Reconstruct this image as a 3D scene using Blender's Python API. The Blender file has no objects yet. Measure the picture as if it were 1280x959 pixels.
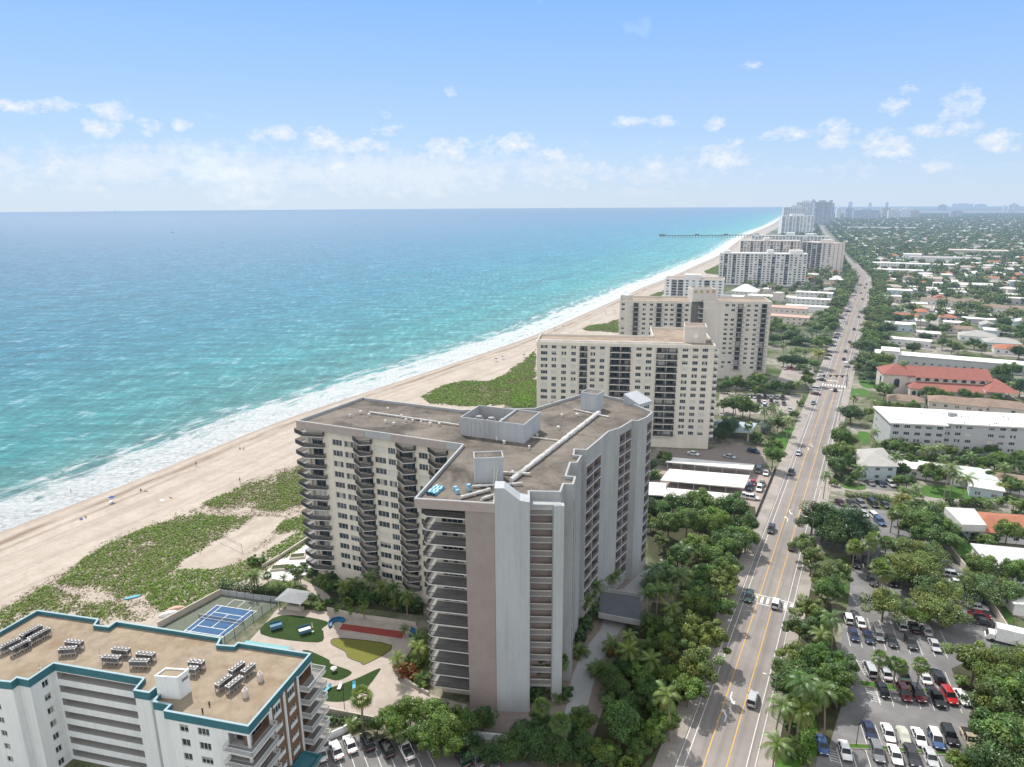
import bpy, math, random
import numpy as np
from mathutils import Matrix, Vector
random.seed(7)
np.random.seed(7)
PI = math.pi
scn = bpy.context.scene
col = scn.collection

# ---------------------------------------------------------------- survey: a point of the view -> the ground it lies on
CAM_H, FPX, PITCH, ROLL = 94.0, 853.0, math.radians(14.71), math.radians(-0.34)
def at(x, y, z=0.0):
    u = (x - 640) / FPX; v = (479.5 - y) / FPX
    c, s = math.cos(ROLL), math.sin(ROLL)
    u, v = u * c - v * s, u * s + v * c
    d = (u, math.cos(PITCH) + v * math.sin(PITCH), -math.sin(PITCH) + v * math.cos(PITCH))
    t = (z - CAM_H) / d[2]
    return Vector((d[0] * t, d[1] * t, z))
def pj(p):
    X, Y, Z = p[0], p[1], (p[2] if len(p) > 2 else 0) - CAM_H
    f = Y * math.cos(PITCH) - Z * math.sin(PITCH); v = Y * math.sin(PITCH) + Z * math.cos(PITCH)
    u = X / f; v /= f
    c, s = math.cos(ROLL), math.sin(ROLL)
    return 640 + (u * c + v * s) * FPX, 479.5 - (-u * s + v * c) * FPX
def zz(ox, oy, s, pts, z=0.0):
    return [at(ox + p[0] / s, oy + p[1] / s, z) for p in pts]

# ---------------------------------------------------------------- materials
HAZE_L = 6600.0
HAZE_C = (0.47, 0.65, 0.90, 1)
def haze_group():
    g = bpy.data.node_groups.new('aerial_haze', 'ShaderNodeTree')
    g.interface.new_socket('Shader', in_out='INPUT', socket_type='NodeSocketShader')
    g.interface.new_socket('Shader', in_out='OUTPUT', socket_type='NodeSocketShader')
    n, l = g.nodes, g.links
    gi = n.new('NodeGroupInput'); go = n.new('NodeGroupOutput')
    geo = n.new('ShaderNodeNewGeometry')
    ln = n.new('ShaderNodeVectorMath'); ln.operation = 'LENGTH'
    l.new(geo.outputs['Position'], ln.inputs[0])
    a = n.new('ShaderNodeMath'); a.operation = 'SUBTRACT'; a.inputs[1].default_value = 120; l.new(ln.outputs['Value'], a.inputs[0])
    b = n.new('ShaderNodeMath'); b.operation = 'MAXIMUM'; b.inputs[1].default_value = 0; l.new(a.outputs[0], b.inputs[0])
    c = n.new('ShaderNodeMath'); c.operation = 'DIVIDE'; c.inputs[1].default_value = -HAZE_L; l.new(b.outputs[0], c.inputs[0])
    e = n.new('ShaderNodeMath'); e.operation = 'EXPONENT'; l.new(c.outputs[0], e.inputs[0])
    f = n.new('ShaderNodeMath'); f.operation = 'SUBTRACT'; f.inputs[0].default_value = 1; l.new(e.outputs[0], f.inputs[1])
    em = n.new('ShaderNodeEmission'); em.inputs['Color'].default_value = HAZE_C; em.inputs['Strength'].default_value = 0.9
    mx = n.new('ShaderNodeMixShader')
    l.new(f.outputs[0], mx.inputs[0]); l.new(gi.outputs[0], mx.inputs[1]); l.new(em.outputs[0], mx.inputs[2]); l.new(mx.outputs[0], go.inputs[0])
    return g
HAZE = haze_group()

class Nd:
    """small node-tree writer"""
    def __init__(s, name):
        s.m = bpy.data.materials.new(name); s.m.use_nodes = True
        s.n = s.m.node_tree.nodes; s.l = s.m.node_tree.links; s.n.clear()
        s.out = s.n.new('ShaderNodeOutputMaterial')
        try: s.m.cycles.emission_sampling = 'NONE'
        except Exception: pass
    def link(s, a, b): s.l.new(a, b)
    def new(s, t, **k):
        x = s.n.new(t)
        for a, v in k.items(): setattr(x, a, v)
        return x
    def put(s, sock, v):
        if hasattr(v, 'is_output'): s.l.new(v, sock)
        else: sock.default_value = v
    def math(s, op, a, b=0.0, c=0.0, clamp=False):
        x = s.new('ShaderNodeMath', operation=op, use_clamp=clamp)
        s.put(x.inputs[0], a); s.put(x.inputs[1], b); s.put(x.inputs[2], c)
        return x.outputs[0]
    def pos(s): return s.new('ShaderNodeNewGeometry').outputs['Position']
    def scale(s, vec, sc):
        x = s.new('ShaderNodeVectorMath', operation='MULTIPLY'); s.put(x.inputs[0], vec); s.put(x.inputs[1], sc); return x.outputs[0]
    def noise(s, vec, scale, detail=3.0, rough=.55, dist=0.0):
        x = s.new('ShaderNodeTexNoise'); s.put(x.inputs['Vector'], vec)
        x.inputs['Scale'].default_value = scale; x.inputs['Detail'].default_value = detail
        x.inputs['Roughness'].default_value = rough; x.inputs['Distortion'].default_value = dist
        return x.outputs[0]
    def ramp(s, fac, stops, interp='LINEAR'):
        x = s.new('ShaderNodeValToRGB'); e = x.color_ramp.elements; x.color_ramp.interpolation = interp
        while len(e) < len(stops): e.new(0.5)
        for i, (p, c) in enumerate(stops):
            e[i].position = p; e[i].color = (c, c, c, 1) if isinstance(c, (int, float)) else (c[0], c[1], c[2], 1)
        s.put(x.inputs[0], fac); return x.outputs[0]
    def mix(s, fac, a, b, mode='MIX'):
        x = s.new('ShaderNodeMix', data_type='RGBA', blend_type=mode)
        f4 = lambda v: v if hasattr(v, 'is_output') else (v[0], v[1], v[2], 1)
        s.put(x.inputs[0], fac); s.put(x.inputs[6], f4(a)); s.put(x.inputs[7], f4(b)); return x.outputs[2]
    def remap(s, v, a, b, c=0.0, d=1.0):
        x = s.new('ShaderNodeMapRange'); s.put(x.inputs[0], v)
        for i, q in enumerate((a, b, c, d)): x.inputs[i + 1].default_value = q
        return x.outputs[0]
    def attr(s, name, kind='GEOMETRY'): return s.new('ShaderNodeAttribute', attribute_name=name, attribute_type=kind)
    def bump(s, h, strength=.3, dist=.1):
        x = s.new('ShaderNodeBump'); s.put(x.inputs['Height'], h); s.put(x.inputs['Strength'], strength); x.inputs['Distance'].default_value = dist
        return x.outputs[0]
    def bsdf(s, color, rough=.8, spec=.3, metal=0.0, normal=None, **k):
        x = s.new('ShaderNodeBsdfPrincipled')
        s.put(x.inputs['Base Color'], color if hasattr(color, 'is_output') else (color[0], color[1], color[2], 1))
        s.put(x.inputs['Roughness'], rough); s.put(x.inputs['Specular IOR Level'], spec); s.put(x.inputs['Metallic'], metal)
        if normal is not None: s.put(x.inputs['Normal'], normal)
        for a, v in k.items(): s.put(x.inputs[a], v)
        return x.outputs[0]
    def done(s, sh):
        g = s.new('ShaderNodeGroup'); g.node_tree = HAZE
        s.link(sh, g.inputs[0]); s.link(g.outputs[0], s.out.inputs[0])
        return s.m

MATS = {}
def mat(name, c, rough=.85, amt=.12, scale=.35, stain=None, sscale=.08, spec=.25, metal=0.0, streak=False, bump=0.0, **k):
    """plain painted / mineral surface: base colour with weathering noise in world space, optional darker stains"""
    if name in MATS: return MATS[name]
    d = Nd(name); p = d.pos()
    v = d.scale(p, (1, 1, .22)) if streak else p
    n1 = d.noise(v, scale, 4, .6); n2 = d.noise(v, scale * 9, 3, .6)
    f = d.math('ADD', d.math('MULTIPLY', n1, .65), d.math('MULTIPLY', n2, .35))
    lo = [x * (1 - 2.2 * amt) for x in c]; hi = [min(.95, x * (1 + 1.6 * amt)) for x in c]
    cc = d.ramp(f, [(.25, lo), (.5, c), (.75, hi)])
    if streak:
        sk = d.noise(d.scale(p, (1.3, 1.3, .035)), 1.0, 5, .7); cc = d.mix(1.0, cc, d.ramp(sk, [(.34, .93), (.55, 1.0)]), 'MULTIPLY')
        sk = d.noise(d.scale(p, (.5, .5, .02)), 1.0, 3, .6); cc = d.mix(d.remap(sk, .58, .72, 0, .16), cc, [c[0] * .72, c[1] * .69, c[2] * .64])
    if stain:
        st = d.noise(p, sscale, 5, .65, .6)
        cc = d.mix(d.remap(st, .48, .68), cc, stain)
    nr = d.bump(n2, bump, .05) if bump else None
    MATS[name] = d.done(d.bsdf(cc, rough, spec, metal, nr, **k)); return MATS[name]

def flat(name, c, rough=.5, spec=.4, metal=0.0, **k):
    if name in MATS: return MATS[name]
    d = Nd(name)
    n = d.noise(d.pos(), 1.3, 2)
    cc = d.ramp(n, [(.3, [x * .9 for x in c]), (.7, [min(.95, x * 1.08) for x in c])])
    MATS[name] = d.done(d.bsdf(cc, rough, spec, metal, **k)); return MATS[name]

def tinted(name, rough=.85, spec=.2, attrname='tint', amt=.15, scale=.5):
    d = Nd(name); a = d.attr(attrname)
    n = d.noise(d.pos(), scale, 3)
    c = d.mix(1.0, a.outputs['Color'], d.ramp(n, [(.3, 1 - amt), (.7, 1 + amt)]), 'MULTIPLY')
    return d.done(d.bsdf(c, rough, spec))

def glass_mat(name='window_glass', c=(.025, .035, .045)):
    d = Nd(name)
    n = d.noise(d.pos(), .35, 2)
    cc = d.ramp(n, [(.35, [x * .5 for x in c]), (.65, [x * 2.6 for x in c])])
    return d.done(d.bsdf(cc, .12, .5))

def leaf_mat(name, base, var=.35, yellow=.3, rough=.42):
    """leaves: tone per clump from the mesh, hue shift per tree"""
    d = Nd(name); a = d.attr('tint'); oi = d.new('ShaderNodeObjectInfo')
    r = oi.outputs['Random']
    c2 = [base[0] * 1.4, base[1] * 1.18, base[2] * .8]; c3 = [base[0] * .68, base[1] * .82, base[2] * 1.0]
    c = d.ramp(r, [(0, c3), (.45, base), (1, [base[i] + (c2[i] - base[i]) * yellow * 2 for i in range(3)])])
    c = d.mix(1.0, c, a.outputs['Color'], 'MULTIPLY')
    geo = d.new('ShaderNodeNewGeometry')
    df = d.bsdf(c, rough, .5)
    tr = d.new('ShaderNodeBsdfTranslucent'); d.put(tr.inputs['Color'], d.mix(1.0, c, (1.25, 1.35, .55), 'MULTIPLY'))
    mx = d.new('ShaderNodeMixShader'); mx.inputs[0].default_value = .32
    d.link(df, mx.inputs[1]); d.link(tr.outputs[0], mx.inputs[2])
    return d.done(mx.outputs[0])

# ---------------------------------------------------------------- mesh building
class MB:
    def __init__(s): s.v = []; s.f = []; s.m = []
    def add(s, vs, fs, m=0):
        b = len(s.v); s.v += [tuple(p) for p in vs]
        for f in fs: s.f.append(tuple(b + i for i in f)); s.m.append(m)
        return s
    def quad(s, a, b, c, d, m=0): return s.add([a, b, c, d], [(0, 1, 2, 3)], m)
    def poly(s, pts, z=None, m=0):
        return s.add([(p[0], p[1], p[2] if z is None else z) for p in pts], [tuple(range(len(pts)))], m)
    def box(s, c, d, rz=0.0, m=0, bottom=True):
        hx, hy, hz = d[0] / 2, d[1] / 2, d[2] / 2
        cs, sn = math.cos(rz), math.sin(rz)
        vs = []
        for z in (-hz, hz):
            for x, y in ((-hx, -hy), (hx, -hy), (hx, hy), (-hx, hy)):
                vs.append((c[0] + x * cs - y * sn, c[1] + x * sn + y * cs, c[2] + z))
        fs = [(4, 5, 6, 7), (0, 1, 5, 4), (1, 2, 6, 5), (2, 3, 7, 6), (3, 0, 4, 7)]
        if bottom: fs.append((3, 2, 1, 0))
        return s.add(vs, fs, m)
    def prism(s, poly, z0, z1, m=0, mtop=None, bottom=False):
        n = len(poly)
        vs = [(p[0], p[1], z0) for p in poly] + [(p[0], p[1], z1) for p in poly]
        s.add(vs, [(i, (i + 1) % n, n + (i + 1) % n, n + i) for i in range(n)], m)
        s.add(vs[n:], [tuple(range(n))], m if mtop is None else mtop)
        if bottom: s.add(vs[:n], [tuple(range(n - 1, -1, -1))], m)
        return s
    def tube(s, p0, p1, r0, r1=None, n=8, m=0, cap=True):
        p0, p1 = Vector(p0), Vector(p1); r1 = r0 if r1 is None else r1
        d = (p1 - p0).normalized(); a = d.orthogonal().normalized(); b = d.cross(a)
        vs = [p0 + (a * math.cos(t) + b * math.sin(t)) * r0 for t in [2 * PI * i / n for i in range(n)]]
        vs += [p1 + (a * math.cos(t) + b * math.sin(t)) * r1 for t in [2 * PI * i / n for i in range(n)]]
        fs = [(i, (i + 1) % n, n + (i + 1) % n, n + i) for i in range(n)]
        if cap: fs += [tuple(range(n - 1, -1, -1)), tuple(range(n, 2 * n))]
        return s.add(vs, fs, m)
    def merge(s, o, M=None, moff=0):
        b = len(s.v)
        s.v += [tuple(M @ Vector(p)) if M is not None else p for p in o.v]
        s.f += [tuple(b + i for i in f) for f in o.f]; s.m += [i + moff for i in o.m]
        return s
    def mesh(s, name, mats):
        me = bpy.data.meshes.new(name); me.from_pydata(s.v, [], s.f)
        for m in (mats if isinstance(mats, (list, tuple)) else [mats]): me.materials.append(m)
        if any(s.m): me.polygons.foreach_set('material_index', s.m)
        me.update(); return me
    def build(s, name, mats, parent=None, kind=None):
        return link(name, s.mesh(name, mats), parent, kind)

def link(name, me, parent=None, kind=None, M=None):
    o = bpy.data.objects.new(name, me); col.objects.link(o)
    if M is not None: o.matrix_basis = M
    if parent is not None:
        o.parent = parent
        o.matrix_parent_inverse = WORLD_INV.get(parent.name, Matrix.Identity(4))
    if kind: o['kind'] = kind
    return o
WORLD_INV = {}      # parts written in world coordinates under an Empty at the thing's base
LABELS = {}
def tag(o, label, cat, group=None):
    o['label'] = label; o['category'] = cat
    if group: o['group'] = group
    if not group and label in LABELS: print('DUP LABEL', label)
    LABELS[label] = 1
    return o
def thing(name, label, cat, loc=(0, 0, 0), rz=0.0, group=None, world_parts=False):
    o = bpy.data.objects.new(name, None); col.objects.link(o); o.empty_display_size = .5
    o.location = loc; o.rotation_euler = (0, 0, rz)
    if world_parts: WORLD_INV[o.name] = Matrix.Translation(-Vector(loc))
    return tag(o, label, cat, group)
def copy_tree(o, parent=None):
    c = o.copy(); col.objects.link(c)
    for k in ('label', 'group'):
        if parent is None and k in c: del c[k]
    if parent is not None: c.parent = parent
    for ch in list(o.children): copy_tree(ch, c)
    return c

def np_mesh(name, V, Fq, mats, tint=None, mi=None):
    """mesh of quads from numpy arrays: V (n,3), Fq (k,4), tint (k,3) per face"""
    me = bpy.data.meshes.new(name)
    V = np.ascontiguousarray(V, np.float32); Fq = np.ascontiguousarray(Fq, np.int32); k = len(Fq)
    me.vertices.add(len(V)); me.vertices.foreach_set('co', V.ravel())
    me.loops.add(k * 4); me.loops.foreach_set('vertex_index', Fq.ravel())
    me.polygons.add(k); me.polygons.foreach_set('loop_start', np.arange(0, 4 * k, 4, dtype=np.int32))
    try: me.polygons.foreach_set('loop_total', np.full(k, 4, np.int32))
    except Exception: pass
    if mi is not None: me.polygons.foreach_set('material_index', np.ascontiguousarray(mi, np.int32))
    for m in (mats if isinstance(mats, (list, tuple)) else [mats]): me.materials.append(m)
    if tint is not None:
        a = me.attributes.new('tint', 'FLOAT_COLOR', 'FACE')
        c = np.ones((k, 4), np.float32); c[:, :3] = tint; a.data.foreach_set('color', c.ravel())
    me.update(calc_edges=True); me.validate(); return me

def offset_poly(P, d):
    """grow a counter-clockwise outline by d, mitred"""
    n = len(P); out = []
    for i in range(n):
        a, b, c = Vector(P[i - 1][:2]), Vector(P[i][:2]), Vector(P[(i + 1) % n][:2])
        u = (b - a).normalized(); v = (c - b).normalized()
        n1 = Vector((u.y, -u.x)); n2 = Vector((v.y, -v.x)); m = n1 + n2
        k = m.length_squared
        q = b + (m * (2 * d / k) if k > .3 else n1 * d)
        out.append((q.x, q.y))
    return out
def parapet(mb, P, z0, z1, th=.3, proud=.04, m=0):
    A = offset_poly(P, proud); B = offset_poly(P, proud - th); n = len(P)
    for i in range(n):
        j = (i + 1) % n
        a, b, c, d = A[i], A[j], B[j], B[i]
        mb.quad((*a, z0), (*b, z0), (*b, z1), (*a, z1), m)
        mb.quad((*a, z1), (*b, z1), (*c, z1), (*d, z1), m)
        mb.quad((*c, z0), (*d, z0), (*d, z1), (*c, z1), m)
        mb.quad((*b, z0), (*a, z0), (*d, z0), (*c, z0), m)

# ---------------------------------------------------------------- camera, sun, sky
cam_d = bpy.data.cameras.new('camera'); cam = bpy.data.objects.new('camera', cam_d); col.objects.link(cam)
cam_d.sensor_width = 36; cam_d.lens = FPX / 1280 * 36; cam_d.clip_start = 1; cam_d.clip_end = 60000
cam.matrix_world = Matrix.Translation((0, 0, CAM_H)) @ Matrix.Rotation(PI / 2 - PITCH, 4, 'X') @ Matrix.Rotation(ROLL, 4, 'Z')
scn.camera = cam
SUN_AZ, SUN_EL = math.radians(-29), math.radians(53)
sd = Vector((math.sin(SUN_AZ) * math.cos(SUN_EL), math.cos(SUN_AZ) * math.cos(SUN_EL), math.sin(SUN_EL)))
sun_d = bpy.data.lights.new('sun', 'SUN'); sun = bpy.data.objects.new('sun', sun_d); col.objects.link(sun)
sun_d.energy = 5.0; sun_d.angle = math.radians(.53); sun_d.color = (1, .955, .88)
sun.rotation_euler = (-sd).to_track_quat('-Z', 'Y').to_euler()

def build_world():
    w = bpy.data.worlds.new('World'); scn.world = w; w.use_nodes = True
    n, l = w.node_tree.nodes, w.node_tree.links; n.clear()
    out = n.new('ShaderNodeOutputWorld'); bg = n.new('ShaderNodeBackground'); bg.inputs['Strength'].default_value = 0.15
    sky = n.new('ShaderNodeTexSky'); sky.sky_type = 'NISHITA'; sky.sun_disc = False
    sky.sun_elevation = SUN_EL; sky.sun_rotation = SUN_AZ; sky.altitude = 90; sky.air_density = 1.0; sky.dust_density = .6; sky.ozone_density = 1.6
    def M(op, a, b=0.0, clamp=False):
        x = n.new('ShaderNodeMath'); x.operation = op; x.use_clamp = clamp
        for s, v in ((x.inputs[0], a), (x.inputs[1], b)):
            if hasattr(v, 'is_output'): l.new(v, s)
            else: s.default_value = v
        return x.outputs[0]
    tc = n.new('ShaderNodeTexCoord'); sp = n.new('ShaderNodeSeparateXYZ'); l.new(tc.outputs['Generated'], sp.inputs[0])
    X, Y, Z = sp.outputs
    az = M('MULTIPLY', M('ARCTAN2', X, Y), 180 / PI); el = M('MULTIPLY', M('ARCSINE', Z), 180 / PI)
    # cloud texture in azimuth / elevation
    cv = n.new('ShaderNodeCombineXYZ'); l.new(az, cv.inputs[0]); l.new(M('MULTIPLY', el, 1.5), cv.inputs[1])
    def noise(sc, det, off, rough=.6):
        va = n.new('ShaderNodeVectorMath'); va.operation = 'ADD'; l.new(cv.outputs[0], va.inputs[0]); va.inputs[1].default_value = off
        t = n.new('ShaderNodeTexNoise'); l.new(va.outputs[0], t.inputs['Vector']); t.inputs['Scale'].default_value = sc
        t.inputs['Detail'].default_value = det; t.inputs['Roughness'].default_value = rough; return t.outputs[0]
    nf = noise(.8, 8, (3, 1, 0), .66)
    nb = noise(.16, 4, (9, 4, 2))
    # single cumulus: (azimuth deg, elevation deg, half width, half height, weight)
    acc = None
    for a, e, wx, wy, k in CLOUDS:
        da = M('DIVIDE', M('SUBTRACT', az, a), wx); de = M('DIVIDE', M('SUBTRACT', el, e), wy)
        g = M('MULTIPLY', M('SUBTRACT', 1.0, M('ADD', M('MULTIPLY', da, da), M('MULTIPLY', de, de)), True), k)
        acc = g if acc is None else M('MAXIMUM', acc, g)
    single = M('MULTIPLY', M('SUBTRACT', M('ADD', M('MULTIPLY', acc, .55), M('MULTIPLY', nf, 1.25)), .93), 2.5, True)
    single = M('MULTIPLY', single, M('MULTIPLY', acc, 4.0, True))
    # low band of small clouds over the horizon
    band = M('MULTIPLY', M('SUBTRACT', 1.0, M('ABSOLUTE', M('DIVIDE', M('SUBTRACT', el, 2.6), 2.6)), True), M('SUBTRACT', 1.25, M('MULTIPLY', M('ABSOLUTE', M('DIVIDE', M('ADD', az, 14), 44)), .9)))
    bnd = M('MULTIPLY', M('SUBTRACT', M('ADD', M('MULTIPLY', band, .36), M('ADD', M('MULTIPLY', nf, .95), M('MULTIPLY', nb, .75))), .97), 3.4, True)
    bnd = M('MULTIPLY', bnd, M('MULTIPLY', band, 3.0, True))
    cl = M('MAXIMUM', M('MULTIPLY', single, .9), M('MULTIPLY', bnd, .45))
    # bright cloud bank added unseen behind the camera, to fill the shaded facades
    nn = noise(.045, 5, (2, 7, 3), .6)
    hi = M('MULTIPLY', M('MULTIPLY', M('SUBTRACT', M('MULTIPLY', Y, -1.0), .05), 3.0, True), M('SUBTRACT', 1.0, M('ABSOLUTE', M('DIVIDE', M('SUBTRACT', el, 26.0), 26.0)), True))
    hi = M('MULTIPLY', M('SUBTRACT', M('ADD', M('MULTIPLY', hi, 1.2), nn), .62), 3.0, True)
    up = M('GREATER_THAN', el, 0.0)
    cl = M('MULTIPLY', cl, up)
    # tint of the clear sky: a clear light azure that pales to the horizon, whitened overhead out of view for fill
    grad = n.new('ShaderNodeValToRGB'); l.new(M('DIVIDE', M('MAXIMUM', el, 0.0), 90.0), grad.inputs[0])
    e = grad.color_ramp.elements
    e[0].position = 0; e[0].color = SKY_STOPS[0]
    e[1].position = .17; e[1].color = SKY_STOPS[2]
    x = e.new(.06); x.color = SKY_STOPS[1]
    x = e.new(.42); x.color = SKY_STOPS[3]
    m0 = n.new('ShaderNodeMix'); m0.data_type = 'RGBA'; m0.inputs[0].default_value = .88
    l.new(sky.outputs[0], m0.inputs[6]); l.new(grad.outputs[0], m0.inputs[7])
    mx = n.new('ShaderNodeMix'); mx.data_type = 'RGBA'
    l.new(cl, mx.inputs[0]); l.new(m0.outputs[2], mx.inputs[6]); mx.inputs[7].default_value = (6.3, 6.4, 6.6, 1)
    m2 = n.new('ShaderNodeMix'); m2.data_type = 'RGBA'; l.new(hi, m2.inputs[0]); l.new(mx.outputs[2], m2.inputs[6]); m2.inputs[7].default_value = (9.6, 9.6, 9.6, 1)
    l.new(m2.outputs[2], bg.inputs['Color']); l.new(bg.outputs[0], out.inputs[0])
SKY_STOPS = [(4.1, 5.1, 6.3, 1), (2.95, 4.4, 6.6, 1), (1.6, 3.35, 6.9, 1), (5.6, 5.9, 6.3, 1)]
def ca(x, y, wx, wy, k=1.0):
    u = (x - 640) / FPX; v = (479.5 - y) / FPX
    c, s = math.cos(ROLL), math.sin(ROLL); u, v = u * c - v * s, u * s + v * c
    d = Vector((u, math.cos(PITCH) + v * math.sin(PITCH), -math.sin(PITCH) + v * math.cos(PITCH))).normalized()
    return (math.degrees(math.atan2(d.x, d.y)), math.degrees(math.asin(d.z)), wx / FPX * 57.3 * 1.25, wy / FPX * 57.3 * 1.35, k)
CLOUDS = [ca(20, 133, 45, 7), ca(70, 131, 24, 9), ca(140, 139, 30, 11), ca(128, 161, 24, 12), ca(188, 158, 16, 15, .9), ca(228, 156, 14, 8, .9),
          ca(345, 167, 38, 11), ca(400, 175, 30, 16), ca(450, 184, 38, 12), ca(480, 146, 15, 7, .8), ca(485, 163, 22, 9, .9), ca(562, 115, 12, 7, .85),
          ca(560, 190, 40, 20), ca(640, 180, 48, 14), ca(690, 196, 24, 12, .9), ca(785, 152, 26, 7), ca(830, 152, 22, 9), ca(895, 154, 17, 10, .95), ca(906, 194, 34, 18), ca(936, 82, 16, 7, .8),
          ca(985, 168, 36, 9, .95), ca(1045, 168, 26, 18), ca(1110, 182, 32, 20), ca(1180, 162, 50, 9, .95), ca(1200, 130, 26, 22, .9), ca(1118, 132, 18, 12, .9), ca(1250, 176, 24, 14), ca(1130, 112, 14, 10, .8),
          ca(60, 205, 40, 14, .8), ca(160, 208, 34, 14, .85), ca(300, 210, 40, 16, .85), ca(420, 210, 34, 14, .85), ca(745, 208, 34, 10, .8), ca(820, 208, 30, 10, .8), ca(1165, 208, 24, 8, .85)]
build_world()
scn.view_settings.view_transform = 'Standard'; scn.view_settings.look = 'None'; scn.view_settings.exposure = 0; scn.view_settings.gamma = 1
scn.render.engine = 'CYCLES'
cy = scn.cycles
cy.use_denoising = True; cy.use_adaptive_sampling = True; cy.adaptive_threshold = .02
cy.max_bounces = 4; cy.diffuse_bounces = 2; cy.glossy_bounces = 2; cy.transmission_bounces = 2; cy.transparent_max_bounces = 4
cy.caustics_reflective = False; cy.caustics_refractive = False; cy.sample_clamp_indirect = 4; cy.sample_clamp_direct = 40
# ---------------------------------------------------------------- the lie of the land
def drop(x, y): return -(x * x + y * y) / (2 * 6.37e6)
def resample(P, step):
    """Catmull-Rom through P, about one point per step"""
    P = [Vector(p[:2]) for p in P]; out = []
    for i in range(len(P) - 1):
        a = P[i - 1] if i else P[i] * 2 - P[i + 1]; b, c = P[i], P[i + 1]
        d = P[i + 2] if i + 2 < len(P) else P[i + 1] * 2 - P[i]
        n = max(1, int((c - b).length / step))
        for k in range(n):
            t = k / n
            out.append(.5 * ((2 * b) + (c - a) * t + (2 * a - 5 * b + 4 * c - d) * t * t + (3 * b - a - 3 * c + d) * t ** 3))
    out.append(P[-1]); return out
SH = [(-560, -420), (-330, -120), (-215, 80), (-158, 190), (-142, 222), (-125, 262), (-106, 303), (-64, 372), (-8, 465), (22, 520), (55, 592), (105, 700), (150, 800), (205, 910),
      (300, 1115), (400, 1336), (580, 1795), (770, 2250), (1150, 3108), (1770, 4600)]
d_ = Vector((math.sin(math.radians(22.5)), math.cos(math.radians(22.5))))
SH = [(a + 3.6, b - 1.7) for a, b in SH]
shore = resample(SH, 22)[:]
shore = [p for i, p in enumerate(shore) if p.y < 1400 or i % 4 == 0]
q = shore[-1]; L = 500
while (q - shore[0]).length < 52000:
    q = q + d_ * L; shore.append(q); L *= 1.12
NS = Vector((-math.cos(math.radians(25)), math.sin(math.radians(25))))
def sheet(name, svals, material, z=0.0, wfun=None):
    V, st, t = [], [], 0.0
    for i, p in enumerate(shore):
        if i: t += (p - shore[i - 1]).length
        for s in svals:
            s2 = s if wfun is None else wfun(s, p)
            q = p + NS * s2
            V.append((q.x, q.y, z + drop(q.x, q.y))); st.append((t, s2, 0))
    n = len(svals); F = []
    sgn = 1 if svals[1] > svals[0] else -1
    for i in range(len(shore) - 1):
        for j in range(n - 1):
            a = i * n + j
            F.append((a, a + n, a + n + 1, a + 1) if sgn > 0 else (a, a + 1, a + n + 1, a + n))
    me = np_mesh(name, np.array(V), np.array(F), material)
    at_ = me.attributes.new('shorewise', 'FLOAT_VECTOR', 'POINT'); at_.data.foreach_set('vector', np.array(st, np.float32).ravel())
    if me.polygons[0].normal.z < 0: me.flip_normals()
    return link(name, me, None, 'structure')

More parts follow.
